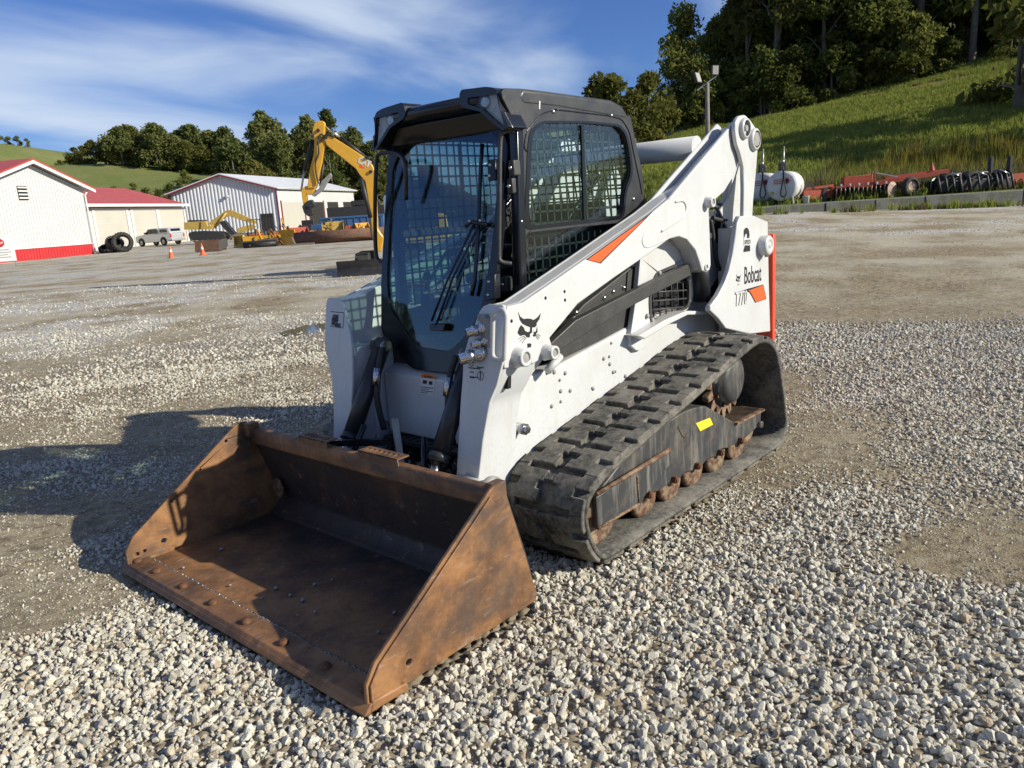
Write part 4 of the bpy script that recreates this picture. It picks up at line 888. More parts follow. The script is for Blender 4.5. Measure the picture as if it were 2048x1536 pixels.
# --- steel trough, pipe, attachments heap
q = thing('steel_trough', 'dark rusty steel trough lying behind the traffic cone', 'trough', Vector((-22.554,-45.947,0.234)), face(6))
tb2 = [(-1.003,0.751),(-1.108,0.046),(0.421,0.036),(0.517,0.711)]
xz(q, 'side', tb2, -.02, .02, M2['pipe']); xz(q, 'back', [(x+.3, z) for x, z in tb2], .75, .79, M2['pipe'])
MB().prism([(0, 0), (.9, .3), (.9, .9), (0, .75)], lambda p, r_, t: (tb2[2][0]+p*.55, p*.5+t, r_*.9), 0, .06).build('end_plate', M2['blk'], q)
MB().box((tb2[0][0]+.75, .38, .05), (1.5, .76, .06)).build('floor', M2['pipe'], q)
pb = Vector((-28.589,-41.365,0.243)); q = thing('steel_pipe', 'long rust brown steel pipe lying across the yard', 'pipe', pb, face(2))
pp = [(-2.358,0.49),(2.57,0.396)]
MB().ring((pp[0][0], .3, .42), (pp[1][0]+1.2, .3, .42), .42, .385, 32).build('shell', M2['pipe'], q)
MB().box((pp[0][0]+.7, -.25, .06), (1.3, .2, .12)).build('timber_chock', M2['wood'], q)
mb = MB().bar((pp[0][0]+.1, -.2, 0), (pp[0][0]-.05, -.25, .55), .07, .10).build('timber_stake', M2['wood'], q)
def bucket_thing(name, label, u_, s_, yaw, w, h, mat, tilt=0.0, cat='bucket'):
    p = Vector(u_); p.z = float(height(*st(p.x, p.y))); o = thing(name, label, cat, p, face(yaw), 'attachments heaped by the pipe')
    pr = [(0, 0), (h*.9, .05), (h*.95, .12), (h*.35, .22*h+.05), (.18*h, .5*h), (.3*h, h), (.12*h, h), (-.05*h, .45*h)]
    R = Matrix.Rotation(tilt, 2)
    pr = [tuple(R @ Vector(a)) for a in pr]; mz = min(a[1] for a in pr); pr = [(a, b-mz) for a, b in pr]
    MB().prism(pr, lambda a, b, t: (t, -a, b), -w/2, w/2).build('shell', mat, o, bevel=.015)
    for xx in (-w/2, w/2):
        hp = [pr[0], pr[1], pr[5], pr[6]]; MB().prism(hp, lambda a, b, t: (t, -a, b), xx-.02, xx+.02).build('side_plate', mat, o)
    for k in range(5): MB().bar((-w/2+.1+k*(w-.2)/4, -pr[2][0]+.1, pr[2][1]-.05), (-w/2+.1+k*(w-.2)/4, -pr[2][0]-.14, pr[2][1]-.03), .07, .05).build('tooth', M2['pipe'], o)
    clutter(o, w, h, mat, len(label))
    return o
def clutter(o, w, h, mat, seed):
    r = random.Random(seed)
    for k in range(5):
        x, y = r.uniform(-w/2, w/2), r.uniform(-.1, .7); a = Vector((x, y, r.uniform(.05, h*.6))); b = a+Vector((r.uniform(-.4, .4), r.uniform(-.4, .2), r.uniform(.1, h*.8)))
        MB().bar(a, b, r.uniform(.05, .10), r.uniform(.05, .12)).build('mount_bar', (mat, M2['blk'], M2['pipe'])[k % 3], o)
    for k in range(2):
        x = r.uniform(-w/2, w/2); MB().tube(smoothline([(x, .2, .1), (x+r.uniform(-.2, .3), .1, h*r.uniform(.8, 1.25)), (x+r.uniform(.2, .6), .3, h*.5), (x+.5, .2, .05)], 5), .022, 6).build('hose', M['hose'], o)
    for xx in (-w*.2, w*.2): MB().prism([(-.12, 0), (.12, 0), (.08, .25), (-.05, .28)], lambda a, b, t: (xx+t, .35+a, h*.55+b), -.02, .02).build('ear_plate', mat, o)
bucket_thing('digging_bucket', 'tall olive yellow digging bucket standing behind the steel pipe', (-31.676,-45.049,0.968), 58, 12, 1.5, 1.35, M2['oldy'], .5)
bucket_thing('digging_bucket', 'rust red bucket with upright prongs behind the pipe end', (-29.374,-46.119,0.861), 57, 35, 1.3, 1.1, M2['red'], .2)
bucket_thing('digging_bucket', 'tan forked bucket frame right of the red attachment behind the pipe', (-33.926,-45.533,0.994), 60, -15, 1.2, 1.0, M2['pipe'], .7)
def blade_thing(label, u_, yaw, w, h, mat, mat2):
    p = Vector(u_); p.z = float(height(*st(p.x, p.y))); o = thing('snow_blade', label, 'blade', p, face(yaw), 'attachments heaped by the pipe')
    MB().prism([(0, 0), (.06, .0), (.20, h*.5), (.12, h), (.06, h), (.14, h*.5)], lambda a, b, t: (t, a, b), -w/2, w/2).build('moldboard', mat, o)
    for k in range(4): MB().prism([(.1, .02), (.5, .02), (.2, h)], lambda a, b, t: (t, a, b), -w*.4+k*w*.27, -w*.4+k*w*.27+.04).build('rib', mat, o)
    MB().bar((-w*.3, .55, .2), (w*.3, .55, .2), .15, .2).build('mount', mat2, o)
    clutter(o, w, h*1.4, mat, len(label))
blade_thing('yellow plough blade lying low left of the pipe end', (-27.065,-47.199,0.554), 15, 2.6, .75, M2['cat'], M2['blk'])
blade_thing('yellow blade leaning against the end of the pipe', (-27.676,-45.018,0.425), -25, 1.3, 1.05, M2['cat'], M2['blk'])
blade_thing('yellow bent bar blade in the middle of the low heap', (-27.606,-46.595,0.501), -10, 1.6, .55, M2['oldy'], M2['blk'])
def drum(label, u_, R, L_, mat, yaw):
    p = Vector(u_); p.z = float(height(*st(p.x, p.y))); o = thing('sweeper_drum', label, 'attachment', p, face(yaw), 'attachments heaped by the pipe')
    MB().cyl((-L_/2, 0, R), (L_/2, 0, R), R, 20).build('drum', mat, o); MB().prism(circ(0, R, R*1.12, 14, .3, 2.6)+[(0, R*.9)], lambda a, b, t: (t, a, b), -L_/2, L_/2).build('hood', mat, o)
    for xx in (-L_/2, L_/2): MB().bar((xx, 0, R), (xx, .9, R*.8), .06, .12).build('arm', M2['blk'], o)
    clutter(o, L_, R*2.2, mat, len(label)+3)
drum('red sweeper drum behind the low yellow blades', (-28.909,-48.138,0.768), .42, 1.2, M2['red'], 20)
drum('small red sweeper drum below the fork of the old excavator boom', (-28.954,-51.085,1.031), .40, 1.0, M2['red'], -20)
drum('bright red drum attachment in front of the blue container', (-33.462,-46.052,0.89), .48, .9, M2['red'], 5)
blade_thing('low rusty blade with torn edge in front of the black gate', (-27.129,-48.627,0.582), 30, 1.5, .6, M2['pipe'], M2['blk'])
bucket_thing('digging_bucket', 'small olive bucket tipped over at the left of the heap', (-26.763,-49.036,0.547), 57, -30, .9, .75, M2['oldy'], -.5)
bucket_thing('digging_bucket', 'narrow brown trenching bucket between the gate and the pipe', (-30.038,-48.377,0.735), 59, 50, .6, 1.15, M2['pipe'], .9)
bucket_thing('digging_bucket', 'yellow bucket edge peeking over the pipe beside the olive bucket', (-31.001,-45.802,0.817), 58, 5, 1.3, .8, M2['cat'], .2)
bucket_thing('digging_bucket', 'yellow skeleton bucket at the right end behind the pipe', (-34.355,-45.055,0.952), 60, 25, 1.0, 1.1, M2['cat'], .4)
drum('dark brown auger drum lying between the low yellow blades', (-26.794,-46.003,0.477), .25, 1.4, M2['pipe'], 8)
drum('black roller drum under the low yellow blades', (-25.858,-45.549,0.502), .22, 2.2, M2['blk'], 4)
o = thing('pallet_fork', 'rust brown pallet fork frame standing behind the pipe', 'attachment', Vector((-31.484,-48.26,0.933)), face(-12), 'attachments heaped by the pipe'); o.location.z = float(height(*st(o.location.x, o.location.y)))
for z in (.5, 1.15): MB().bar((-.55, 0, z), (.55, 0, z), .10, .12).build('carriage_bar', M2['pipe'], o)
for xx in (-.4, .4): MB().bar((xx, 0, 1.3), (xx, 0, .05), .05, .12, (1, 0, 0)).build('fork_shank', M2['pipe'], o); MB().bar((xx, 0, .06), (xx, -1.1, .03), .12, .05).build('fork_tine', M2['pipe'], o)
# black gate frame
o = thing('steel_gate', 'black barred steel gate frame standing left of the open shed doorway', 'gate', Vector((-30.314,-52.565,0.675)), face(12)); o.location.z = float(height(*st(o.location.x, o.location.y)))
for z in (.05, 1.9): MB().bar((-.95, 0, z), (.95, 0, z), .06, .06).build('rail', M2['blk'], o)
for k in range(9): MB().bar((-.95+k*.2375, 0, .05), (-.95+k*.2375, 0, 1.9), .05, .05 if k < 4 else .09, (1, 0, 0)).build('bar', M2['blk'], o)
# blue container and dark flat trailer
o = thing('blue_container', 'blue steel container among the attachments right of the pipe', 'container', Vector((-37.16,-50.917,1.104)), face(6)); o.location.z = float(height(*st(o.location.x, o.location.y)))
cx0 = [(-1.929,1.066),(1.945,0.814)]
MB().box(((cx0[0][0]+cx0[1][0])/2+.6, 1.2, .85), (cx0[1][0]-cx0[0][0]+1.4, 2.2, 1.7)).build('box', M2['blue'], o, bevel=.03)
for k in range(10): MB().box((cx0[0][0]+k*.55, .08, .85), (.08, .06, 1.6)).build('rib', M2['blue'], o)
MB().box(((cx0[0][0]+cx0[1][0])/2+.6, .07, 1.62), (cx0[1][0]-cx0[0][0]+1.4, .1, .12)).build('top_rail', M2['blue'], o)
o = thing('dark_trailer', 'black machine body behind the blue container under the shed doors', 'trailer', Vector((-42.58,-56.855,1.682)), face(6)); o.location.z = float(height(*st(o.location.x, o.location.y)))
MB().box((.6, 0, 1.9), (5.5, 2.0, 1.3)).build('body', M2['blk'], o, bevel=.05); MB().box((1.4, 0, 2.8), (2.6, 1.8, .5)).build('hood', M2['blk'], o, bevel=.08)
for xx in (-1.2, 1.8): wheel(o, 'wheel', (xx, -.95, .6), (0, 1, 0), .6, .4, .32, M2['tyre'], M2['rim'])
o = thing('compactor', 'dark blue and purple engine block beside the yellow bucket', 'attachment', Vector((-34.156,-51.273,0.895)), face(0)); o.location.z = float(height(*st(o.location.x, o.location.y)))
MB().box((0, 0, .7), (1.9, 1.0, 1.0)).build('body', M2['blue'], o, bevel=.05); MB().box((-.2, 0, 1.35), (1.0, .8, .5)).build('engine', M2['blk'], o, bevel=.05); MB().box((.1, -.52, .45), (1.2, .05, .25)).build('red_panel', M2['red'], o)
# --- notice board
o = thing('notice_board', 'white notice sign with a red stop emblem at the left edge', 'sign', Vector((-12.656,-52.624,0.218)), face(30))
sp_ = [(-0.793,1.561),(0.09,1.555),(0.085,0.331),(-0.956,0.362)]
MB().box((sp_[0][0]*.5+.1, 0, sp_[2][1]+.75), (1.5, .04, 1.5)).build('panel', M2['trim'], o)
cxn = sp_[0][0]*.5+.1; zn = sp_[2][1]+.75
MB().prism(circ(cxn+.02, zn+.38, .27, 8, .3927, .3927+2*math.pi), lambda p, q, t: (p, t, q), -.03, -.021).build('stop_emblem', M2['tail'], o)
text('lettering', 'STOP', Vector((cxn+.02, -.031, zn+.31)), (1, 0, 0), (0, 0, 1), .20, M['decal'], o, squeeze=.8, bold=.02, align='CENTER', thick=.002)
for k, wd_ in enumerate((.9, 1.1, .7, 1.0)): MB().box((cxn, -.022, zn-.05-.15*k), (wd_, .006, .05)).build('print_line', M['grey'], o)
for xx in (cxn-.65, cxn+.65): MB().box((xx, .03, (zn-.7)/2), (.05, .04, zn-.6)).build('post', M2['wood'], o)

# ================================================================== RIGHT BANK
WALLS = 29.45
for i in range(-1, 10):
    t0 = 8.35+i*1.84; pz = 1.11+.004*((i*7) % 5)
    o = MB().box((0, 0, 0), (1.82, .60, .62)).build('concrete_block', M2['conc'], None, bevel=.02)
    o.location = world(WALLS+.02*((i*3) % 4), t0+.92, pz-.31); o.rotation_euler = (0, 0, face(0)+.004*((i*5) % 3-1))
    tag(o, ('mossy concrete block, number %d from the right end of the retaining wall' % (10-i)) if 0 else ['concrete wall block hidden behind the loader link', 'concrete wall block below the left fuel tank', 'concrete wall block below the white fuel tank', 'concrete wall block below the white pail', 'concrete wall block below the row of harrow discs', 'concrete wall block below the large harrow disc', 'concrete wall block below the rubber tyre', 'concrete wall block with weeds growing at its foot', 'concrete wall block below the black grapples', 'concrete wall block at the right end of the wall', 'concrete wall block just past the right frame edge'][i+1], 'concrete block', 'blocks of the retaining wall')
def bank(u, s): 
    t = (u-1024)/1545.4*s*1.0; return None
BZ = 1.12
def bp(u, v, s): return None
# fuel tanks
for (b_, lab, R_) in (((-27.442,-9.754,1.152), 'white fuel tank with a red hazard diamond and looped black hose', .57), ((-27.574,-10.656,1.097), 'white fuel tank half hidden behind the loader link', .57)):
    p = Vector(b_); p.z = BZ; o = thing('fuel_tank', lab, 'tank', p, face(0), 'fuel tanks on the bank')
    ax = Vector((.50, .86, 0)).normalized(); c0 = Vector((0, 0, .16+R_))
    MB().lathe(c0, ax, [(-.05, 0), (-.05, R_*.4), (-.03, R_*.85), (0, R_), (1.7, R_), (1.73, R_*.8), (1.75, 0)], 36).build('shell', M2['tank'], o)
    MB().ring(c0-ax*.0, c0+ax*.02, R_*1.01, R_*.97, 36).build('rim', M2['tank'], o)
    n_ = ax; ux = Vector((ax.y, -ax.x, 0)); uz = Vector((0, 0, 1))
    def on(a, b, k=-.07): return c0+ux*a+uz*b+ax*k
    dm = [on(.20, .32), on(.34, .18), on(.20, .04), on(.06, .18)]
    MB().add(dm, [(0, 1, 2, 3)]).build('hazard_diamond', M2['red'], o); MB().add([on(.20, .27, -.072), on(.29, .18, -.072), on(.20, .09, -.072), on(.11, .18, -.072)], [(0, 1, 2, 3)]).build('hazard_inner', M['ink'], o)
    MB().add([on(-.36+.07*math.cos(a*.5236), -.26+.07*math.sin(a*.5236)) for a in range(12)], [tuple(range(12))]).build('round_sticker', M2['oldy'], o)
    for k in range(3): MB().add([on(-.30, .25-.07*k), on(.0, .25-.07*k), on(.0, .22-.07*k), on(-.30, .22-.07*k)], [(0, 1, 2, 3)]).build('print_line', M2['red'], o)
    MB().tube(smoothline([on(.05, .75, -.1), on(.07, .3, -.12), on(-.02, -.30, -.12), on(.10, -.42, -.12), on(.20, -.25, -.12), on(.12, .2, -.12), on(.10, .6, -.1)], 6), .022, 8).build('hose', M['hose'], o)
    pm = MB().box(c0+ax*.15+uz*(R_+.16), (.28, .22, .30)).build('pump', M2['blk'], o, bevel=.03); MB().cyl(c0+ax*.15+uz*(R_+.3), c0+ax*.15+uz*(R_+.42), .07, 12).build('pump_meter', M2['galv'], pm)
    MB().cyl(c0+ax*.35+uz*R_, c0+ax*.35+uz*(R_+.95), .028, 8).build('vent_pipe', M2['galv'], o)
    for k in (.2, 1.5):
        for sg in (-1, 1): MB().bar(c0+ax*k+ux*sg*.38-uz*.35, c0+ax*k+ux*sg*.42-uz*(R_+.16), .05, .05, (1, 0, 0)).build('leg', M2['tank'], o)
# pail
p = Vector((-27.389,-8.764,1.214)); p.z = BZ; o = thing('plastic_pail', 'small white plastic pail beside the fuel tank', 'pail', p)
MB().lathe((0, 0, 0), (0, 0, 1), [(0, 0), (0, .11), (.26, .13), (.265, .14), (.28, .14), (.27, .12), (.03, .105), (.03, 0)], 18).build('body', M2['trim'], o); MB().tube(smoothline([(-.14, 0, .25), (-.1, -.1, .1), (.1, -.1, .1), (.14, 0, .25)], 5), .008, 6).build('handle', M2['galv'], o)
# disc harrow
def disc(o, c, ax, R, mat, name='disc_blade'):
    return MB().lathe(Vector(c), ax, [(0, 0), (.005, R*.5), (.05, R), (.058, R), (.02, R*.5), (.012, 0)], 22).build(name, mat, o)
p = Vector((-29.902,-7.456,1.25)); p.z = BZ; hv = thing('disc_harrow', 'orange red disc harrow with a row of steel discs on the bank', 'disc harrow', p, face(-4))
V1 = lambda x: x
bx_ = [(-0.57,0.924),(0.571,0.963),(0.591,0.441),(-0.556,0.459),(1.123,0.212),(1.869,0.376),(2.795,0.334),(2.959,0.841),(-1.275,0.351),(0.549,1.042)]
MB().prism([bx_[0], bx_[1], bx_[2], bx_[3]], lambda a, b, t: (a, t, b), .5, .9).build('weight_box', M2['red'], hv, bevel=.02)
MB().bar((bx_[1][0], .3, bx_[1][1]-.45), (bx_[1][0], .3, bx_[1][1]+.08), .08, .06, (1, 0, 0)).build('upright', M2['red'], hv)
MB().bar((bx_[8][0], .7, .38), (bx_[7][0]+.6, .7, .86), .14, .16).build('main_beam', M2['red'], hv)
MB().bar((bx_[1][0], .3, .62), (bx_[1][0]+.9, .25, .70), .12, .14).build('gang_beam', M2['red'], hv)
MB().bar((bx_[0][0]-.5, .4, .52), (bx_[1][0], .35, .60), .10, .10).build('gang_beam', M2['red'], hv)
MB().bar((bx_[1][0]+.6, .9, .75), (bx_[7][0]+.7, .9, .90), .3, .16).build('rear_beam', M2['red'], hv)
MB().bar((bx_[9][0], .5, bx_[9][1]), (bx_[9][0]+1.0, .5, bx_[9][1]-.25), .03, .04).build('tie_rod', M2['galv'], hv)
for k in range(13):
    x = bx_[8][0]+.25+k*.175; disc(hv, (x, .1+.012*k, .30), (.93, -.36, 0), .29, M['steel'])
    if k % 2: MB().box((x+.05, .12, .60), (.06, .05, .10)).build('scraper', M2['trim'], hv)
disc(hv, (bx_[4][0]-.05, -.05, .31), (.55, -.83, 0), .31, M2['rim'], 'end_disc')
wheel(hv, 'transport_wheel', (bx_[5][0], .05, .37), (.35, -.94, 0), .38, .24, .22, M2['tyre'], M2['rim'])
for k in range(7): disc(hv, (bx_[5][0]+.42+k*.09, .55, .33), (.9, -.43, 0), .30, M2['blk'])
disc(hv, (bx_[6][0]+.1, .35, .34), (.6, -.8, 0), .32, M['steel'], 'end_disc')
MB().lathe((bx_[7][0]+.05, .8, .95), (0, 0, 1), [(0, .10), (.12, .08), (.22, .03), (.30, .03), (.30, 0)], 10).build('clevis_post', M2['red'], hv)
# red plough in front of the tanks
p = Vector((-28.967,-8.801,1.359)); p.z = BZ; o = thing('red_plough', 'low red plough frame with black arms beside the fuel tank', 'plough', p, face(5))
MB().bar((-.7, 0, .32), (.9, .1, .30), .12, .34).build('beam', M2['red'], o); MB().bar((-.5, .3, .55), (.7, .3, .62), .10, .10).build('cross_beam', M2['red'], o)
MB().bar((-.75, .1, .3), (-.4, .1, .85), .06, .06).build('arm', M2['blk'], o); MB().bar((-.4, .1, .85), (-.1, .1, .35), .06, .06).build('arm', M2['blk'], o)
for k in range(3): MB().prism([(0, 0), (.25, .05), (.3, .5), (.15, .55)], lambda a, b, t: (a+k*.45, t, b), -.05, .0).build('share', M2['blk'], o)
# black grapples
for i, (b_, lab, w_) in enumerate((((-32.09,-4.713,1.098), 'black grapple attachment right of the disc harrow', 1.2), ((-32.754,-3.971,1.112), 'larger black grapple with a bright pin further right on the bank', 1.5), ((-33.586,-3.342,1.109), 'black mounting frame at the right end of the grapples', .9))):
    p = Vector(b_); p.z = BZ; o = thing('grapple', lab, 'grapple', p, face(4), 'black attachments on the bank'); r_ = random.Random(i)
    MB().box((0, .3, .28), (w_, .7, .45)).build('body', M2['blk'], o, bevel=.03); MB().box((.1, .35, .62), (w_*.6, .4, .35)).build('head', M2['blk'], o, bevel=.05)
    for k in range(5): MB().tube(smoothline([(-w_/2+k*w_/4, .2, .7), (-w_/2+k*w_/4-.1, -.1, .62), (-w_/2+k*w_/4-.12, -.25, .3), (-w_/2+k*w_/4, -.15, .08)], 4), .045, 6).build('tine', M2['blk'], o)
    MB().cyl((-.1, -.05, .80), (.25, -.1, .62), .035, 10).build('cylinder', M['chrome'], o)
    if i == 2:
        for xx in (-.4, .4): MB().box((xx, .1, .65), (.10, .2, 1.3)).build('post', M2['blk'], o)
p = Vector((-34.278,-2.869,1.101)); p.z = BZ; o = thing('red_cultivator', 'dark red implement frame at the right frame edge', 'cultivator', p, face(3))
MB().bar((-.6, 0, .45), (1.2, 0, .5), .12, .3).build('beam', M2['red'], o)
for k in range(6): MB().tube(smoothline([(-.5+k*.3, 0, .4), (-.5+k*.3, -.2, .3), (-.5+k*.3, -.1, .02)], 4), .025, 6).build('tine', M2['red'], o)
# light pole
p = world(45, 45*.2625); p.z = gz(45, 45*.2625); o = thing('light_pole', 'tall grey wooden pole with two floodlights behind the lift arm', 'light pole', p, face(0))
H_ = 7.73-p.z
MB().cyl((0, 0, -.3), (.02, 0, H_), .15, 14, .11).build('pole', M2['wood'], o)
MB().bar((-.55, 0, H_-.35), (.55, 0, H_+.35), .06, .06).build('cross_arm', M2['galv'], o)
for (x, z, rz_, nm) in ((.42, H_+.62, .25, 'floodlight'), (-.55, H_+.28, -.9, 'floodlight')):
    R = Matrix.Rotation(rz_, 3, 'Z') @ Matrix.Rotation(-.35 if x < 0 else .05, 3, 'Y')
    f_ = MB().box((x, -.1, z), (.42, .12, .52) if x > 0 else (.16, .42, .60), R).build(nm, M2['blk'], o, bevel=.02)
    MB().box(Vector((x, -.1, z))+R @ (Vector((0, -.065, 0)) if x > 0 else Vector((.085, 0, 0))), (.34, .02, .44) if x > 0 else (.02, .34, .5), R).build('lamp_face', M['grey'], f_)

# ================================================================== COMPACT TRACK LOADER
LD = thing('track_loader', 'white compact track loader with black enclosed cab, rubber tracks and rusty front bucket', 'track loader')

# ---- rubber tracks and undercarriage (left set built, right set copied)
loop_ctl = [(0.60, .012), (0.70, .028), (0.775, .10), (0.827, .21), (0.838, .30), (0.812, .375), (0.745, .432), (0.63, .475), (0.50, .506), (0.11, .588),
            (-.158, .642), (-.554, .730), (-.773, .775), (-.90, .795), (-1.0, .796), (-1.11, .768), (-1.20, .712), (-1.262, .63), (-1.335, .44), (-1.398, .235),
            (-1.41, .165), (-1.388, .095), (-1.325, .038), (-1.24, .015), (-1.1, .012), (-.7, .012), (-.2, .012), (.25, .012)]
lp = [Vector((p[0], p[1])) for p in smoothline([Vector((a, b, 0)) for a, b in loop_ctl], 10, True)]
cum = [0.0]
for i in range(len(lp)): cum.append(cum[-1]+(lp[(i+1) % len(lp)]-lp[i]).length)
LT = cum[-1]; cumA = np.array(cum); lpx = np.array([p.x for p in lp]+[lp[0].x]); lpz = np.array([p.y for p in lp]+[lp[0].y])
def on_loop(sv, off):
    sv = sv % LT
    x, z = np.interp(sv, cumA, lpx), np.interp(sv, cumA, lpz)
    a, b_ = (sv-0.03) % LT, (sv+0.03) % LT
    tx, tz = np.interp(b_, cumA, lpx)-np.interp(a, cumA, lpx), np.interp(b_, cumA, lpz)-np.interp(a, cumA, lpz)
    L = math.hypot(tx, tz); return (x+tz/L*off, z-tx/L*off)      # off > 0 is outward
Y0, Y1, YC = 0.518, 0.968, 0.743
NP = 25; PIT = LT/NP
track = bpy.data.objects.new('track', None); COL.objects.link(track); track.parent = LD
mb = MB(); N = 200
prof = [(Y0, -.050), (Y0, -.026), (YC-.035, -.028), (YC+.035, -.028), (Y1, -.026), (Y1+.004, -.038), (Y1, -.050), (YC+.10, -.056), (YC-.10, -.056)]
vs = [];
for i in range(N):
    for (yy, off) in prof:
        x, z = on_loop(LT*i/N, off); vs.append((x, yy, z))
K = len(prof)
mb.add(vs, [(i*K+k, i*K+(k+1) % K, ((i+1) % N)*K+(k+1) % K, ((i+1) % N)*K+k) for i in range(N) for k in range(K)], True)
belt = mb.build('belt', M['belt'], track)
S_ = [0, .019, .05, .080, .120, .15, .181, .2]; W_ = [0.0, 0.12, 0.50, 0.66, 1.0]
def filled(i, j):
    if i in (0, 6) and j <= 2: return False          # long groove, open to the centre
    if i == 3 and j >= 3: return False                # short notch at the outer edge
    if i == 3 and j == 0: return False
    return True
for side in (0, 1):
    for k in range(NP):
        s0 = (k+0.5*side*0.0)*PIT; mb = MB(); ids = {}
        hh = 0.0 + 0.002*math.sin(k*2.1+side)
        def vid(i, j, lv):
            key = (i, j, lv)
            if key not in ids:
                w = W_[j]; off = (hh if lv else -.030); sh = 0.004 if lv else 0.0
                sv = s0+S_[i]/0.2*PIT
                y = (YC+.026+w*(Y1-YC-.028)) if side == 0 else (YC-.026-w*(YC-.026-Y0-.002))
                if lv and j == len(W_)-1: off -= .006
                x, z = on_loop(sv, off); ids[key] = len(mb.v); mb.v.append((x, y, z))
            return ids[key]
        F = [[filled(i, j) for j in range(4)] for i in range(7)]
        for i in range(7):
            for j in range(4):
                if not F[i][j]: continue
                mb.f.append((vid(i, j, 1), vid(i+1, j, 1), vid(i+1, j+1, 1), vid(i, j+1, 1)))
                for (di, dj, a, b_) in ((-1, 0, (i, j), (i, j+1)), (1, 0, (i+1, j+1), (i+1, j)), (0, -1, (i+1, j), (i, j)), (0, 1, (i, j+1), (i+1, j+1))):
                    ii, jj = i+di, j+dj
                    if not (0 <= ii < 7 and 0 <= jj < 4) or not F[ii][jj]:
                        if di and (ii < 0 or ii > 6) and j >= 3: continue
                        mb.f.append((vid(*a, 1), vid(*b_, 1), vid(*b_, 0), vid(*a, 0)))
        mb.sm = [False]*len(mb.f)
        mb.build('tread_lug', M['rubber'], track, bevel=0.004, seg=1)
for k in range(NP*2):                                  # centre bridges between the two lug rows
    sv = (k+.5)*PIT/2; mb = MB(); p = []
    for ds, off in ((-.022, -.024), (-.018, -.004), (.018, -.004), (.022, -.024)):
        x, z = on_loop(sv+ds, off); p.append((x, z))
    if k % 2: mb.py(p, YC-.03, YC+.03).build('tread_bridge', M['rubber'], track)

tf = bpy.data.objects.new('track_frame', None); COL.objects.link(tf); tf.parent = LD
fpoly = [(0.6113,0.3138),(0.4115,0.4011),(0.0563,0.4899),(-0.2124,0.51),(-0.3271,0.5029),(-0.4464,0.4845),(-0.8026,0.3005),(-1.1837,0.2953),(-1.1641,0.1979),(-0.9331,0.163),(-0.7216,0.1666),(-0.6368,0.1851),(-0.5881,0.1546),(-0.4816,0.1719),(-0.4294,0.1634),(-0.3577,0.147),(-0.2112,0.1715),(-0.1444,0.1556),(-0.0438,0.1649),(0.0626,0.1561),(0.1305,0.1688),(0.2394,0.1447),(0.6157,0.153)]
MB().py(fpoly, .64, .885).build('frame_plate', M['frame'], tf, bevel=.006)
MB().py([(x, z) for x, z in fpoly[6:8]]+[(fpoly[7][0], fpoly[7][1]-.012), (fpoly[6][0], fpoly[6][1]-.012)], .60, .905).build('ledge', M['mudrust'], tf)
MB().py([(0.6355,0.3174),(-0.0074,0.3506),(-0.0186,0.2767),(0.2832,0.1684),(0.6349,0.169)], .884, .905).build('tensioner_cover', M['frame'], tf, bevel=.004)
MB().tube([(x, .906, z) for x, z in [(0.64,0.3317),(-0.0147,0.3581)]], .012, 6).build('weld_rim', M['mudrust'], tf)
MB().tube([(x, .906, z) for x, z in [(0.6364,0.1672),(0.2849,0.1665)]], .008, 6).build('weld_rim', M['mudrust'], tf)
MB().tube([(x, .906, z) for x, z in [(0.2961,0.3126),(0.2849,0.1665)]], .006, 6).build('weld_rim', M['mudrust'], tf)
MB().py(rounded([(-0.1292,0.4521),(-0.2883,0.426),(-0.3453,0.3571),(-0.1913,0.3707)], .02), .884, .889).build('access_plate', M['frame'], tf)
MB().py([(-0.3299,0.4153),(-0.4915,0.4067),(-0.5283,0.3579),(-0.3781,0.3583)], .884, .8875).build('yellow_sticker', M['yellowtag'], tf, label='small yellow sticker on the dark track frame')
for x, z in ((.17, .165), (-.085, .165), (-.335, .165), (-.605, .165), (-.87, .165)):
    rl = MB().lathe((x, .880, z-.008), (0, -1, 0), [(0, .0), (0, .02), (.004, .035), (.010, .09), (.015, .112), (.04, .112), (.05, .08), (.14, .08), (.15, .112), (.18, .112), (.20, .02)], 24).build('roller', M['mudrust'], tf)
    MB().cyl((x+.01, .885, z+.012), (x+.01, .912, z+.012), .020, 6, smooth=False).cyl((x+.01, .91, z+.012), (x+.01, .918, z+.012), .012, 10).build('roller_bolt', M['rustbolt'], rl)
for x, z, r, yo in ((.60, .245, .175, .88), (-1.16, .165, .10, .80)):
    MB().lathe((x, yo, z), (0, -1, 0), [(0, .0), (0, .05), (.02, .06), (.02, r-.03), (.0, r-.02), (.0, r), (.05, r), (.06, r-.03), (.20, r-.03), (.21, r), (.26, r), (.26, .0)], 36).build('idler', M['mudrust'], tf)
sx, sz = -.86, .545
mb = MB(); g = []
for i in range(17):
    a = 2*math.pi*i/17
    for da, r in ((-.16, .185), (-.07, .235), (.07, .235), (.16, .185)): g.append((sx+r*math.cos(a+da), sz+r*math.sin(a+da)))
mb.py(g, .76, .80).build('sprocket', M['mudrust'], tf, bevel=.004)
MB().lathe((sx, .87, sz), (0, -1, 0), [(0, .0), (0, .10), (.015, .135), (.05, .145), (.06, .165), (.10, .17), (.20, .17)], 36).build('drive_hub', M['frame'], tf)
for i in range(9):
    a = 2*math.pi*i/9+.2
    MB().cyl((sx+.155*math.cos(a), .80, sz+.155*math.sin(a)), (sx+.155*math.cos(a), .825, sz+.155*math.sin(a)), .013, 6, smooth=False).build('hub_bolt', M['rustbolt'], tf)
for px_ in [(-0.8741,0.1687),(-1.1423,0.2041),(-0.5318,0.6165)]:
    MB().cyl((px_[0], .88, px_[1]), (px_[0], .905, px_[1]), .022, 8).build('frame_bolt', M['steel'], tf)
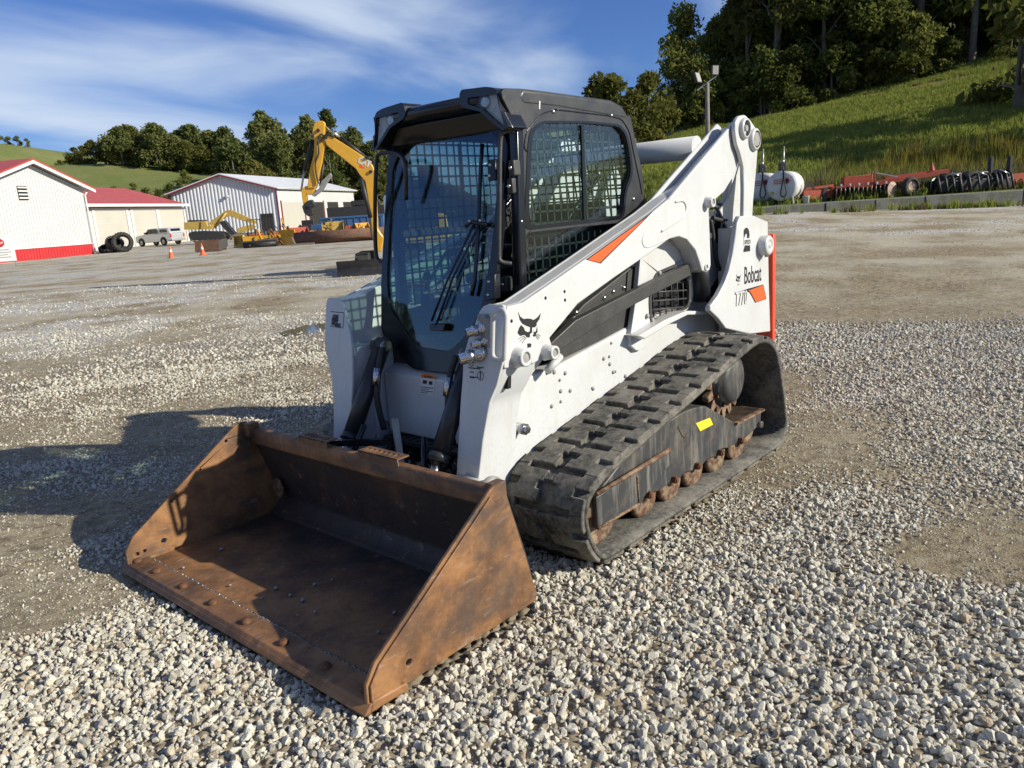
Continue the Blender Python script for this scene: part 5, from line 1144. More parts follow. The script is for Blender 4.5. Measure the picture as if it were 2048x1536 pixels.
MB().box((-.3, .60, .40), (1.5, .12, .22)).build('inner_beam', M['frame'], tf)
for root in (track, tf):
    q = copy_tree(root, LD); q.location = (0, -2*YC, 0) if root is track else (0, 0, 0)
    if root is tf: q.scale = (1, -1, 1)

# ---- lower body
body = bpy.data.objects.new('body', None); COL.objects.link(body); body.parent = LD
low = [(.80, .18), (.80, .60), (.665, .80), (.60, .826), (.374, .832), (-.339, .934), (-.42, .95), (-1.5, .95), (-1.6, .5), (-1.4, .2)]
for sg in (1, -1):
    MB().py(low, sg*.40, sg*.503).build('side_plate', M['white'], body, bevel=.014, seg=3)
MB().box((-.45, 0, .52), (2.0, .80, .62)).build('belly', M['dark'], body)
riv = [(-0.0928,0.7976),(-0.0948,0.756),(-0.0406,0.7963),(-0.1447,0.7046),(-0.1253,0.7057),(-0.2416,0.6596),(-0.1165,0.8673),(0.3875,0.8083),(0.2997,0.7856),(0.3472,0.7594),(0.3438,0.7023),(0.2658,0.6878),(0.3482,0.6491),(0.4217,0.6431),(0.0664,0.655),(0.0751,0.6596),(0.4422,0.8168)]
for i, (x, z) in enumerate(riv):
    r = .011 if i % 3 else .008
    MB().lathe((x, .502, z), (0, 1, 0), [(0, r), (.005, r), (.009, r*.5), (.0095, 0)], 10).build('rivet', M['grey'], body)
MB().cyl((.69, .50, .60), (.69, .56, .60), .028, 8).cyl((.69, .55, .60), (.69, .575, .60), .018, 6).build('stub_bolt', M['chrome'], body)
mid = [(-0.3933,1.2991),(-0.4948,1.3401),(-0.6605,1.3809),(-0.8221,1.3929),(-1.0016,1.2914),(-1.0874,1.1467),(-0.9908,1.123),(-0.9878,1.0132),(-0.9166,0.9427),(-0.7873,0.9123),(-0.5947,0.8934),(-0.4715,0.8604),(-0.4362,0.8029),(-0.382,0.7865),(-0.3195,0.7919),(-0.2701,0.826),(-0.2682,0.8822),(-0.3108,1.0063),(-0.3597,1.1519)]
whole = rounded([(-0.47,0.9411),(-0.4649,1.0556),(-0.4844,1.1265),(-0.5475,1.2014),(-0.7691,1.2286),(-0.9353,1.1531),(-0.9516,1.0696),(-0.9427,0.979),(-0.9043,0.9474),(-0.5292,0.9237)], .03)
for sg in (1, -1):
    MB().py(mid, sg*.50, sg*.53, holes=(whole,)).build('mid_plate', M['white'], body, bevel=.003)
    fr = MB(); inner = [(sum(p[0] for p in whole)/len(whole)*.10+x*.90, sum(p[1] for p in whole)/len(whole)*.10+z*.90) for x, z in whole]
    fr.py(whole, sg*.515, sg*.536, holes=(inner,)).build('grille_frame', M['char'], body)
    xs = [p[0] for p in whole]; zs = [p[1] for p in whole]; gr = MB()
    for i in range(1, 7):
        x = min(xs)+(max(xs)-min(xs))*i/7; gr.tube([(x, sg*.520, min(zs)+.02), (x+.01, sg*.520, max(zs)-.03)], .005, 6)
    for i in range(1, 6):
        z = min(zs)+(max(zs)-min(zs))*i/6; gr.tube([(min(xs)+.015, sg*.520, z-.02), (max(xs)-.015, sg*.520, z+.02)], .005, 6)
    gr.build('grille_bars', M['char'], body)
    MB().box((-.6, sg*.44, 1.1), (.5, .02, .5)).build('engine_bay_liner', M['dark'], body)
    # rounded inner disc and plates behind the arm
    MB().lathe((-.56, sg*.47, 1.27), (0, sg, 0), [(0, .0), (0.02, .0), (.02, .17), (.0, .185), (-.05, .185)], 40).build('inner_boss', M['white'], body)
    MB().py(rounded([(0.3871,0.9344),(0.0949,1.1002),(-0.4784,1.2839),(-0.4497,1.1411),(-0.3869,0.9513),(-0.3332,0.9169),(0.3381,0.8525)], .02), sg*.44, sg*.485).build('side_screen', M['char'], body, bevel=.006)
    MB().py([(-0.3203,1.2244),(-0.4353,1.2682),(-0.3981,1.0631),(-0.2849,1.05)], sg*.48, sg*.493).build('latch_post', M['char'], body)
    bar = [(-0.8419,1.2245),(-0.858,1.1524),(-0.2519,1.0654),(0.1632,0.9864),(0.4748,0.9253),(0.5089,0.9745),(0.297,1.0568),(-0.241,1.1394)]
    MB().py(bar, sg*.545, sg*.585).build('support_bar', M['char'], body, bevel=.005)
    # fender over the rear of the track
    MB().py([(-0.2436,0.8902),(-0.5212,0.9365),(-0.7639,0.9541),(-1.078,0.9105),(-1.0909,0.8899),(-0.7872,0.9271),(-0.5759,0.9054),(-0.3036,0.8637)], sg*.45, sg*.60).build('fender', M['white'], body, bevel=.005)
    for sx_, sz_ in [(-0.581,1.1952),(-0.9234,1.1242),(-0.4924,0.9381),(-0.44,0.9685)]:
        MB().lathe((sx_, sg*.53, sz_), (0, sg, 0), [(0, .014), (.012, .014), (.014, .006), (.014, 0)], 12).build('screw', M['grey'], body)
for x, z in [(-0.1785,1.137),(-0.0916,1.1129),(0.1615,1.071),(-0.2818,1.1465)]:
    MB().lathe((x, .485, z), (0, 1, 0), [(0, .013), (.006, .013), (.011, .006), (.012, 0)], 12).build('screw', M['chrome'], body)

# ---- rear uprights, engine house, tailgate
rear = bpy.data.objects.new('rear_frame', None); COL.objects.link(rear); rear.parent = LD
pan = [(-1.3214,1.4718),(-1.5099,1.4659),(-1.7342,1.4165),(-1.7579,1.0288),(-1.7899,0.6728),(-1.463,0.7083),(-1.1173,0.7987),(-1.0174,0.8758),(-0.9083,0.9398),(-0.9151,0.9659),(-1.0193,1.0187),(-1.1064,1.0844),(-1.1679,1.1542),(-1.2164,1.2474),(-1.2514,1.3452),(-1.2794,1.4345)]
for sg in (1, -1):
    MB().py(pan, sg*.645, sg*.68).build('upright_panel', M['white'], rear, bevel=.006)
    inn = [(-1.6858,1.8873),(-1.7537,1.792),(-1.7545,1.4325),(-1.6248,1.3082),(-1.4748,0.9919),(-1.2594,0.8231),(-0.9948,0.8622),(-1.002,1.1094),(-1.2653,1.1445),(-1.3048,1.4557),(-1.4803,1.5735)]
    MB().py(inn, sg*.47, sg*.50).build('inner_upright', M['white'], rear, bevel=.004)
    MB().box((-1.45, sg*.60, 1.0), (.30, .12, .8)).build('upright_box', M['white'], rear)
    MB().lathe((-1.3864,0.5,1.3821) if sg > 0 else (-1.3864,-0.5,1.3821), (0, sg, 0), [(.002, 0), (.002, .075), (0.0, .075)], 28).build('hose_opening', M['dark'], rear)
    lo = [(-1.1605,0.9657),(-1.404,1.1048),(-1.4902,1.0827),(-1.4602,0.9936),(-1.3451,0.942),(-1.207,0.9405),(-1.1544,0.9918),(-1.1436,1.094)]
    MB().py(rounded(lo, .03), sg*.50, sg*.505).build('lower_opening', M['dark'], rear)
    lk = [(-1.2571,1.9745),(-1.264,2.0263),(-1.3115,2.0626),(-1.3945,2.0749),(-1.4654,2.0516),(-1.5531,2.0013),(-1.5832,1.954),(-1.5842,1.8691),(-1.5561,1.7159),(-1.5203,1.5622),(-1.5064,1.4381),(-1.3749,1.4449),(-1.3816,1.6274),(-1.3742,1.7625),(-1.3252,1.8511),(-1.284,1.8943)]
    MB().py(rounded(lk, .02), sg*.648, sg*.675).build('rear_link', M['white'], rear, bevel=.008, seg=3)
    MB().py([(x, z) for x, z in [(-1.6013,1.8494),(-1.6243,1.4368),(-1.3907,1.4019),(-1.2878,1.5154),(-1.4132,1.5878),(-1.521,1.7251)]], sg*.55, sg*.56).build('link_inner', M['white'], rear)
for (u, v, R) in [(-1.3737186774064423,1.9925941254787252,0.062),(-1.5170093332386116,1.9313838193290764,0.068)]:
    MB().lathe((u, .675, v), (0, 1, 0), [(0, R), (.018, R), (.026, R*.8), (.026, R*.78), (.022, R*.76)], 32).build('pivot_boss', M['white'], rear)
    MB().cyl((u, .67, v), (u, .698, v), R*.62 if R > .065 else R*.3, 28).build('pivot_pin', M['grey'], rear)
x0_, z0_ = (-1.6342,1.2676)
MB().lathe((x0_, .68, z0_), (0, 1, 0), [(0, .066), (.05, .066), (.06, .055), (.06, .03), (.056, .028), (.056, .02), (.06, .018), (.06, 0)], 32).build('fuel_cap', M['white'], rear)
MB().box((x0_+.01, .72, z0_-.064), (.02, .02, .02)).build('cap_lug', M['steel'], rear)
tgx = -1.80
tg = [(tgx, .60), (tgx, 1.33), (tgx-.035, 1.33), (tgx-.05, 1.28), (tgx-.05, .62), (tgx-.03, .60)]
MB().py(tg, -.69, .69).build('tailgate', M['redor'], rear, bevel=.01)
MB().box((-1.30, 0, 1.02), (.9, .96, .62)).build('engine_house', M['cab'], rear, bevel=.03)
MB().box((-1.45, 0, 1.36), (.62, .9, .06)).build('engine_hood', M['cab'], rear, bevel=.02)
# lettering and stripe on the upright
Yd = .6812
U_, V_ = (-1, 0, 0), (0, 0, 1)
def dec(name, polys, mat, parent, y=Yd, sg=1):
    for p in polys: MB().py(p, sg*(y-.0012), sg*y).build(name, mat, parent)
bo = (-1.37,0.6805,1.0456)
text('lettering', 'Bobcat', bo, (-1, 0, -.02), V_, .155, M['ink'], rear, squeeze=.60, bold=.012)
bo = (-1.2339,0.6805,0.92)
text('lettering', 'T770', bo, (-1, 0, -.02), V_, .125, M['ink'], rear, squeeze=.66, bold=.018, shear=.15)
bo = (-1.2381,0.6815,0.9207)
text('lettering_fill', 'T770', bo, (-1, 0, -.02), V_, .125, M['decal'], rear, squeeze=.66, bold=-.004, shear=.15, thick=.0014)
bo = (-1.3659,0.6805,1.2567)
text('lettering', '2', bo, (-1, 0, -.02), V_, .19, M['ink'], rear, squeeze=.95, bold=.05)
bo = (-1.3694,0.682,1.2953)
MB().py([(bo[0]+.004, bo[2]-.008), (bo[0]-.108, bo[2]-.010), (bo[0]-.108, bo[2]+.034), (bo[0]+.004, bo[2]+.034)], .6815, .6824).build('lettering_band', M['white'], rear)
text('lettering', 'SPEED', (bo[0], .6828, bo[2]), (-1, 0, -.02), V_, .036, M['ink'], rear, squeeze=.92, bold=.012, shear=.2)
dec('stripe_edge', [[(-1.236,1.002),(-1.2424,0.9961),(-1.4066,0.9941),(-1.4473,0.9834),(-1.4887,0.9505),(-1.5378,0.9036),(-1.7148,0.9063),(-1.6649,1.0093),(-1.4336,1.0091)]], M['ink'], rear)
dec('orange_stripe', [[(-1.4382,0.9956),(-1.4655,0.983),(-1.5003,0.952),(-1.5453,0.9087),(-1.7006,0.9106),(-1.6583,1.0046)]], M['orange'], rear, .6822)
emb = [[(0.7858,1.1669),(0.7748,1.1454),(0.752,1.1306),(0.7297,1.1302),(0.7033,1.1249),(0.6859,1.1165),(0.6577,1.1241),(0.6322,1.1395),(0.6446,1.1148),(0.6669,1.099),(0.6654,1.09),(0.6798,1.0834),(0.7068,1.0867),(0.7371,1.0995),(0.7626,1.1121),(0.7783,1.1316)],[(0.7718,1.1077),(0.7555,1.0937),(0.7481,1.0781),(0.731,1.0695),(0.7152,1.0699),(0.7112,1.0883),(0.6988,1.0855),(0.7006,1.0661),(0.7046,1.0618),(0.7162,1.0584),(0.7173,1.0469),(0.7266,1.0441),(0.7417,1.0509),(0.7497,1.0609),(0.7829,1.0611),(0.7988,1.0775),(0.786,1.097)],[(0.6638,1.0824),(0.6627,1.0586),(0.6709,1.0555),(0.6766,1.0432),(0.6882,1.0421),(0.6976,1.0495),(0.687,1.0552),(0.6932,1.062),(0.6725,1.0631)],[(0.7381,1.0182),(0.7245,1.0188),(0.71,1.0134),(0.7149,0.9996),(0.7375,1.0005)],[(0.7524,1.0562),(0.7724,1.056),(0.7995,1.0475),(0.7987,1.0465),(0.7717,1.0541),(0.7521,1.0544)],[(0.7506,1.0518),(0.7711,1.0456),(0.7912,1.0345),(0.7895,1.034),(0.7691,1.0441),(0.7481,1.0496)],[(0.7443,1.047),(0.7631,1.0371),(0.7752,1.0261),(0.7735,1.0255),(0.761,1.0358),(0.7423,1.0452)],[(0.6667,1.0504),(0.6533,1.0453),(0.6433,1.0371),(0.6443,1.0361),(0.6548,1.0437),(0.6673,1.0487)],[(0.6703,1.0466),(0.6599,1.0389),(0.6501,1.0284),(0.652,1.0284),(0.6618,1.0381),(0.6723,1.0451)],[(0.6744,1.0422),(0.666,1.0325),(0.6598,1.0241),(0.6617,1.0241),(0.6679,1.032),(0.6763,1.0414)]]
ecx = sum(p[0] for p in emb[0])/len(emb[0]); ecz = sum(p[1] for p in emb[1])/len(emb[1])
ex, ez = (-1.293,1.0793)
dec('emblem', [[(ex+(x-ecx)*.44, ez+(z-ecz)*.44) for x, z in e] for e in emb[:4]], M['ink'], rear)

# ---- lift arms
armpoly = [(0.855,1.1997),(0.7456,1.2025),(0.5235,1.2695),(0.2728,1.3465),(-0.0304,1.4416),(-0.3528,1.5406),(-0.5334,1.6073),(-0.7491,1.7266),(-1.0351,1.8795),(-1.3244,2.0357),(-1.3725,2.017),(-1.4073,1.9),(-1.4003,1.8164),(-1.3233,1.7209),(-1.1869,1.6254),(-1.0171,1.5634),(-0.9848,1.5243),(-0.9948,1.3784),(-1.0043,1.2002),(-0.9845,1.1693),(-0.9399,1.1619),(-0.8902,1.1787),(-0.8666,1.2249),(-0.8139,1.3046),(-0.7153,1.3715),(-0.6246,1.3944),(-0.5194,1.3879),(-0.3744,1.345),(0.0368,1.2334),(0.3488,1.1436),(0.5749,1.0172),(0.5597,0.9774),(0.5695,0.951),(0.6115,0.9353),(0.6992,0.9218),(0.8978,0.9357),(0.8992,0.9535),(0.8821,1.0594)]
trough = [(-0.6318,1.6283),(-0.8226,1.7123),(-1.1139,1.8646),(-1.3604,2.0036)]
tin = armpoly[:7]+[(x-.018, z-.045) for x, z in armpoly[7:9]]+[(armpoly[9][0]-.02, armpoly[9][1]-.06)]+armpoly[10:]
fpl = [(.852, .536, 1.2073), (.853, .509, 1.198), (.857, .49, 1.178), (.868, .464, 1.119), (.880, .429, 1.054), (.889, .414, 1.006), (.896, .404, .966), (.909, .400, .869), (.924, .396, .79), (.956, .393, .615), (.995, .395, .414), (1.02, .395, .30)]
legout = [(1.203, .637), (1.06, .64), (.953, .637), (.894, .619), (.832, .592), (.776, .564), (.643, .544), (.509, .535), (.30, .522)]
legback = [(0.5613,0.64,0.9589),(0.6344,0.628,0.9201),(0.6851,0.6,0.8578),(0.7144,0.57,0.7719),(0.7364,0.547,0.6317),(0.7517,0.537,0.5015),(0.8379,0.528,0.3798)]
def lego(z): return float(np.interp(z, [p[0] for p in legout][::-1], [p[1] for p in legout][::-1]))
def legx(z): return float(np.interp(z, [p[2] for p in fpl][::-1], [p[0] for p in fpl][::-1]))
fout = [(p[0], 0, p[2]) for p in fpl]
for sg in (1, -1):
    arm = bpy.data.objects.new('lift_arm', None); COL.objects.link(arm); arm.parent = LD
    cut = lambda P: [(x, z) for x, z in P]
    MB().py(armpoly, sg*.618, sg*.640).build('outer_plate', M['white'], arm, bevel=.007, seg=3)
    MB().py(tin, sg*.53, sg*.619).build('arm_box', M['white'], arm, bevel=.012, seg=3)
    MB().py(armpoly, sg*.512, sg*.531).build('inner_plate', M['white'], arm, bevel=.006)
    # bent front plate of the arm leg
    mb = MB(); rows = []
    for (x, y, z) in fpl: rows.append((x, y, z))
    zs = [p[2] for p in fpl]
    vs = []
    for (x, y, z) in rows:
        yo = lego(z)+.002 if z < 1.19 else .642-(z-1.19)*1.3
        for (xx, yy) in ((x+.012, y), (x+.012, yo), (x-.006, yo), (x-.006, y)): vs.append((xx, sg*yy, z))
    n_ = len(rows); fs = [(0, 1, 2, 3), tuple(4*(n_-1)+k for k in (3, 2, 1, 0))]
    for i in range(n_-1):
        for k in range(4): fs.append((4*i+k, 4*i+(k+1) % 4, 4*i+4+(k+1) % 4, 4*i+4+k))
    mb.add(vs, fs).build('front_plate', M['white'], arm, bevel=.004)
    # leg bends inward to clear the track: lofted outer skin, closed box
    mb = MB(); zz = [.955, .93, .895, .86, .832, .80, .776, .74, .70, .643, .58, .509, .43, .36, .30]; vs = []
    bz = [p[2] for p in legback][::-1]; bx = [p[0] for p in legback][::-1]
    for z in zz:
        xf, xb, yo = legx(z), float(np.interp(z, bz, bx)), lego(z)
        for k in range(5): vs.append((xf-.004+(xb-xf)*k/4, sg*(yo-(.0 if k else .002)), z))
        vs += [(xb, sg*(yo-.03), z), (xb+.02, sg*.42, z), (xf-.01, sg*.42, z)]
    n_ = len(zz); mb.add(vs, [(8*i+k, 8*i+(k+1) % 8, 8*i+8+(k+1) % 8, 8*i+8+k) for i in range(n_-1) for k in range(8)], False)
    mb.add(vs[:8], [tuple(range(8))]); mb.add(vs[-8:], [tuple(range(8))])
    mb.build('arm_leg', M['white'], arm, bevel=.004)
    st = [[(0.269,1.3462),(0.15,1.3162),(-0.3526,1.5431)]]
    MB().py(st[0], sg*.640, sg*.6415).build('stripe_edge', M['ink'], arm)
    st2 = [(0.2553,1.345),(0.1587,1.3214),(-0.2679,1.5109)]
    MB().py(st2, sg*.6415, sg*.6424).build('orange_stripe', M['orange'], arm)
    if sg > 0:
        for e in emb: MB().py(e, .640, .6416).build('emblem', M['ink'], arm)
    # raised panel outline on the wide part of the arm
    rp = rounded([(-0.2768,1.4255),(-0.5225,1.6023),(-0.6532,1.571),(-0.7203,1.5354),(-0.695,1.4592),(-0.4274,1.3622),(-0.3138,1.3629),(-0.2508,1.4014)], .05, 6)
    rp2 = smoothline([(x, sg*.640, z) for x, z in [(-0.5332,1.602),(-0.3616,1.5116),(-0.2573,1.4319),(-0.2401,1.3866),(-0.2936,1.3618),(-0.4978,1.3894)]], 6)
    MB().tube(rp2, .004, 6).build('press_line', M['white'], arm)
    rp3 = smoothline([(x, sg*.640, z) for x, z in [(-0.587,1.5841),(-0.6763,1.5865),(-0.709,1.5414),(-0.6506,1.4946),(-0.4305,1.434)]], 6)
    MB().tube(rp3, .007, 6).build('press_line', M['white'], arm)
    for (x, z, r, h) in [(0.805,0.9711,0.04,0.055),(0.6095,0.9582,0.032,0.06),(-0.9545,1.5685,0.03,0.05),(-0.9406,1.1944,0.022,0.012)]:
        bs = MB().lathe((x, sg*.635, z), (0, sg, 0), [(0, r*1.25), (h*.5, r), (h, r), (h, r*.62), (h-.008, r*.6)], 28).build('pin_boss', M['white'], arm)
        MB().cyl((x, sg*.63, z), (x, sg*(.635+h-.006), z), r*.6, 24).build('pin', M['grey'], bs)
    for (x, z) in [(0.5915,1.2028),(0.449,1.215),(0.4484,1.1754),(0.8323,1.134)]:
        MB().lathe((x, sg*.6395, z), (0, sg, 0), [(.0015, 0), (.0015, .008), (0, .008)], 12).build('hole', M['dark'], arm)
    hx, hz = (0.8434,0.8667)
    MB().py([(hx+.014+p*.014, hz+.03+q) for p, q in circ(0, 0, 1, 10, 0, math.pi) if 0] or [(hx+.010, hz+.032), (hx-.012, hz+.030), (hx-.004, hz-.03), (hx+.018, hz-.03)], sg*.590, sg*.618).build('slot', M['dark'], arm)
    MB().tube([(x, sg*.56, z) for x, z in [(0.5079,0.8423),(0.4058,0.8962)]], .02, 8).build('arm_stop', M['white'], arm)
# torsion tube between the arms
MB().cyl((-1.075, -.52, 1.893), (-1.075, .52, 1.893), .067, 36).build('cross_tube', M['white'], LD)
# lift cylinders and hoses in the gap
for sg in (1, -1):
    a, b_ = ((-1.0392,0.9827),(-1.1255,1.3721))
    lc = MB().cyl((a[0], sg*.56, a[1]), (a[0]+.04, sg*.56, a[1]+.30), .055, 24).build('lift_cylinder', M['cyl'], LD)
    MB().cyl((a[0]+.04, sg*.56, a[1]+.30), (b_[0], sg*.56, b_[1]), .028, 16).build('rod', M['chrome'], lc)
    for k, s_ in enumerate(('1423,410 1436,418 1443,436 1441,470 1437,490', '1430,402 1447,412 1455,432 1452,452 1448,478')):
        pass
for pts in [[(-1.2602,0.52,1.5552),(-1.341,0.52,1.5152),(-1.3888,0.52,1.4568),(-1.3737,0.52,1.357),(-1.3446,0.52,1.2642)],[(-1.3144,0.52,1.5656),(-1.4177,0.52,1.5307),(-1.4596,0.52,1.4659),(-1.4376,0.52,1.4005),(-1.4223,0.52,1.29)]]:
    MB().tube(smoothline(pts, 6), .012, 10).build('hose_pipe', M['steel'], LD)
for pts in [[(-1.1795,0.55,1.4601),(-1.2111,0.55,1.3668),(-1.2429,0.55,1.2406),(-1.2897,0.55,1.1579),(-1.3592,0.55,1.1192)],[(-1.2062,0.55,1.4709),(-1.3072,0.55,1.4535),(-1.3906,0.55,1.4492)]]:
    MB().tube(smoothline(pts, 6), .013, 10).build('hose', M['hose'], LD)

# ---- cab
cab = bpy.data.objects.new('cab', None); COL.objects.link(cab); cab.parent = LD
YS = .447
side = [(.60, .95), (.545, 1.2), (.500, 1.75), (.485, 1.945), (.53, 2.02), (.578, 2.085), (.582, 2.11), (.56, 2.128), (.44, 2.134), (.30, 2.134), (-.28, 2.124), (-.38, 2.10), (-.44, 2.05), (-.47, 1.99), (-.53, 1.86), (-.585, 1.69), (-.60, 1.30), (-.60, .95)]
w1 = rounded([(0.3769,1.9512),(0.2914,1.99),(-0.0405,2.0023),(-0.3398,1.9981),(-0.4054,1.9591),(-0.4395,1.8634),(-0.4531,1.7497),(-0.3833,1.6711),(-0.355,1.5309),(0.4538,1.5207),(0.3995,1.8658)], .05)
w2 = rounded([(.472, 1.488), (-.33, 1.492), (-.30, 1.15), (.505, 1.10)], .03)
for sg in (1, -1):
    MB().py(side, sg*(YS-.028), sg*YS, holes=(w1, w2)).build('side_frame', M['cab'], cab, bevel=.004)
    def shr(poly, k):
        cx = sum(p[0] for p in poly)/len(poly); cz = sum(p[1] for p in poly)/len(poly)
        return [(cx+(x-cx)*k, cz+(z-cz)*k) for x, z in poly]
    MB().py(shr(w1, 1.05), sg*(YS-.020), sg*(YS-.017)).build('side_window', M['sglass'], cab)
    MB().py(shr(w2, 1.04), sg*(YS-.020), sg*(YS-.017)).build('lower_window', M['sglass'], cab)
    MB().py(shr(w1, 1.06), sg*(YS-.004), sg*(YS+.003), holes=(w1,)).build('window_seal', M['gloss'], cab)
    # raised outer panel lip around the window
    lip = rounded([(0.4539,1.8651),(0.4279,1.9497),(0.3105,2.0297),(0.2011,2.0552),(-0.2442,2.0472),(-0.3758,2.0351),(-0.446,1.9758),(-0.5068,1.7975),(-0.5475,1.6838),(-0.5648,1.6122)], .03)
    MB().tube(smoothline([(x, sg*(YS+.001), z) for x, z in lip[:46]], 2), .0035, 5).build('panel_seam', M['gloss'], cab)
    xm, zm = (-0.028,1.993)
    MB().bar((xm, sg*(YS-.012), zm), (xm+.012, sg*(YS-.012), 1.505), .012, .022, (1, 0, 0)).build('slider_rail', M['gloss'], cab)
    # steel guard mesh inside the glass
    g = MB(); yy = sg*(YS-.055); x = -.50
    while x < .50:
        g.bar((x, yy, 1.12), (x, yy, 2.02), .004, .010, (1, 0, 0)); x += .0565
    z = 1.13
    while z < 2.03:
        g.bar((-.50, yy, z), (.49, yy, z), .004, .010, (0, 0, 1)); z += .0565
    g.build('guard_mesh', M['cab'], cab)
    MB().box((.02, sg*(YS-.05), 1.505), (1.0, .03, .035)).build('window_sill', M['cab'], cab)
    for (x, z) in [(0.2176,2.0453),(-0.2768,2.0486),(0.5026,1.5441),(-0.4659,1.6153)]:
        MB().lathe((x, sg*YS, z), (0, sg, 0), [(0, .010), (.004, .010), (.008, .005), (.009, 0)], 10).build('screw', M['chrome'], cab)
xs_, zs_ = (0.3218,2.0693)
MB().bar((xs_, YS+.001, zs_-.018), (xs_-.006, YS+.001, zs_+.018), .002, .008, (1, 0, 0)).build('scuff_mark', M['decal'], cab)
roof = [(.44, 2.06), (.47, 2.10), (.44, 2.137), (.30, 2.137), (-.28, 2.128), (-.38, 2.104), (-.45, 2.05), (-.42, 2.03), (.2, 2.06)]
MB().py(roof, -.4485, .4485).build('roof', M['cab'], cab, bevel=.022, seg=3)
vis = [(.40, 2.07), (.52, 2.05), (.575, 2.07), (.585, 2.10), (.57, 2.128), (.42, 2.134), (.38, 2.12)]
MB().py(vis, -.30, .30).build('visor', M['gloss'], cab, bevel=.010)
MB().py([(.45, 1.98), (.50, 1.96), (.535, 2.05), (.45, 2.07)], -.42, .42).build('header', M['gloss'], cab, bevel=.008)
lo_ = [(0.1947,2.1412),(0.2099,2.154),(0.3637,2.1446),(0.4139,2.1319),(0.4315,2.1008),(0.4361,2.039),(0.4838,1.9502),(0.4432,1.9475),(0.3804,1.9913),(0.3171,2.0432),(0.2124,2.0752),(0.1868,2.0936)]
li_ = [(0.2419,2.1133),(0.4199,2.1058),(0.4351,2.0384),(0.4848,1.9561),(0.457,1.9545),(0.3948,2.0),(0.3271,2.0559),(0.2417,2.0855)]
for sg in (1, -1):
    MB().px(rounded([(sg*min(y, .46), z) for y, z in lo_], .018), .46, .588, holes=(rounded([(sg*y, z) for y, z in li_], .012),)).build('lamp_housing', M['gloss'], cab, bevel=.006)
    lp_ = MB().px([(sg*y, z) for y, z in li_], .574, .577).build('work_lamp', M['lens'], cab)
    MB().px([(sg*y, z) for y, z in li_], .560, .564).build('reflector', M['refl'], lp_)
    MB().lathe((.5645, sg*.33, 2.085), (1, 0, 0), [(0, .03), (.004, .032), (.008, .030), (.004, .012), (.003, 0)], 20).build('bulb_bowl', M['chrome'], lp_)
    MB().bar((.53, sg*.43, .98), (.478, sg*.43, 1.97), .05, .05, (0, 1, 0)).build('front_post', M['gloss'], cab, bevel=.008)
    MB().bar((-.575, sg*.42, 1.0), (-.55, sg*.42, 1.75), .05, .05, (0, 1, 0)).bar((-.55, sg*.42, 1.75), (-.44, sg*.42, 2.05), .05, .05, (0, 1, 0)).build('rear_post', M['cab'], cab)
# rear window with mesh
MB().bar((-.59, -.4, 1.45), (-.59, .4, 1.45), .03, .1).bar((-.45, -.4, 2.06), (-.45, .4, 2.06), .05, .06).build('rear_frame_rails', M['cab'], cab)
g = MB()
for i in range(15):
    y = -.39+.0565*i; g.bar((-.585, y, 1.45), (-.46, y, 2.05), .010, .004)
for i in range(12):
    t = i/11; g.bar((-.585+.125*t, -.4, 1.47+.58*t), (-.585+.125*t, .4, 1.47+.58*t), .004, .010)
g.build('rear_guard_mesh', M['cab'], cab)
MB().box((-.59, 0, 1.18), (.03, .84, .5)).build('rear_wall', M['cab'], cab)
MB().box((.0, 0, .93), (1.2, .84, .05)).build('cab_floor', M['cab'], cab)
for sg in (1, -1): MB().box((-.05, sg*.375, 1.00), (1.0, .05, .14)).build('inner_side', M['cab'], cab)
# headliner
MB().box((.0, 0, 2.05), (.8, .84, .02)).build('headliner', M['cab'], cab)
# seat, controls
seat = MB().py(rounded([(-.02, 1.12), (-.02, 1.22), (-.36, 1.20), (-.44, 1.62), (-.52, 1.62), (-.47, 1.12)], .04), -.24, .24).build('seat', M['seat'], cab, bevel=.03, seg=3)
for sg in (1, -1):
    MB().py(rounded([(.10, 1.20), (.10, 1.26), (-.34, 1.28), (-.34, 1.2)], .02), sg*.27, sg*.35).build('arm_rest', M['seat'], cab, bevel=.012)
    j = MB().tube([(.18, sg*.31, 1.0), (.20, sg*.31, 1.20), (.16, sg*.31, 1.30)], .014, 8).build('joystick', M['gloss'], cab)
    MB().lathe((.175, sg*.31, 1.27), (-.3, 0, 1), [(0, .018), (.03, .026), (.08, .024), (.11, .03), (.13, .02), (.135, 0)], 14).build('grip', M['gloss'], j)
    MB().box((.32, sg*.34, 1.06), (.22, .10, .24)).build('console', M['char'], cab, bevel=.02)
MB().tube(smoothline([(-.40, -.27, 1.75), (-.1, -.28, 1.55), (.05, -.27, 1.42), (.05, .27, 1.42), (-.1, .28, 1.55), (-.40, .27, 1.75)], 6), .014, 8).build('seat_bar', M['gloss'], cab)
MB().box((.30, -.37, 1.78), (.10, .06, .16)).build('display', M['gloss'], cab)
MB().px([(-0.5624,1.2155),(-0.472,1.2224),(-0.485,1.129),(-0.5762,1.1208)], .40, .403).build('warning_label', M['decal'], cab)
MB().px([(-0.4506,1.2255),(-0.3717,1.2293),(-0.3842,1.1346),(-0.4638,1.1296)], .40, .403).build('warning_label', M['decal'], cab)
MB().px([(-0.5558,1.2219),(-0.4655,1.2287),(-0.4683,1.209),(-0.5587,1.2019)], .403, .406).build('label_header', M['warn'], cab)
MB().px([(-0.4442,1.2317),(-0.3655,1.2354),(-0.368,1.2161),(-0.4469,1.2121)], .403, .406).build('label_header', M['warn'], cab)
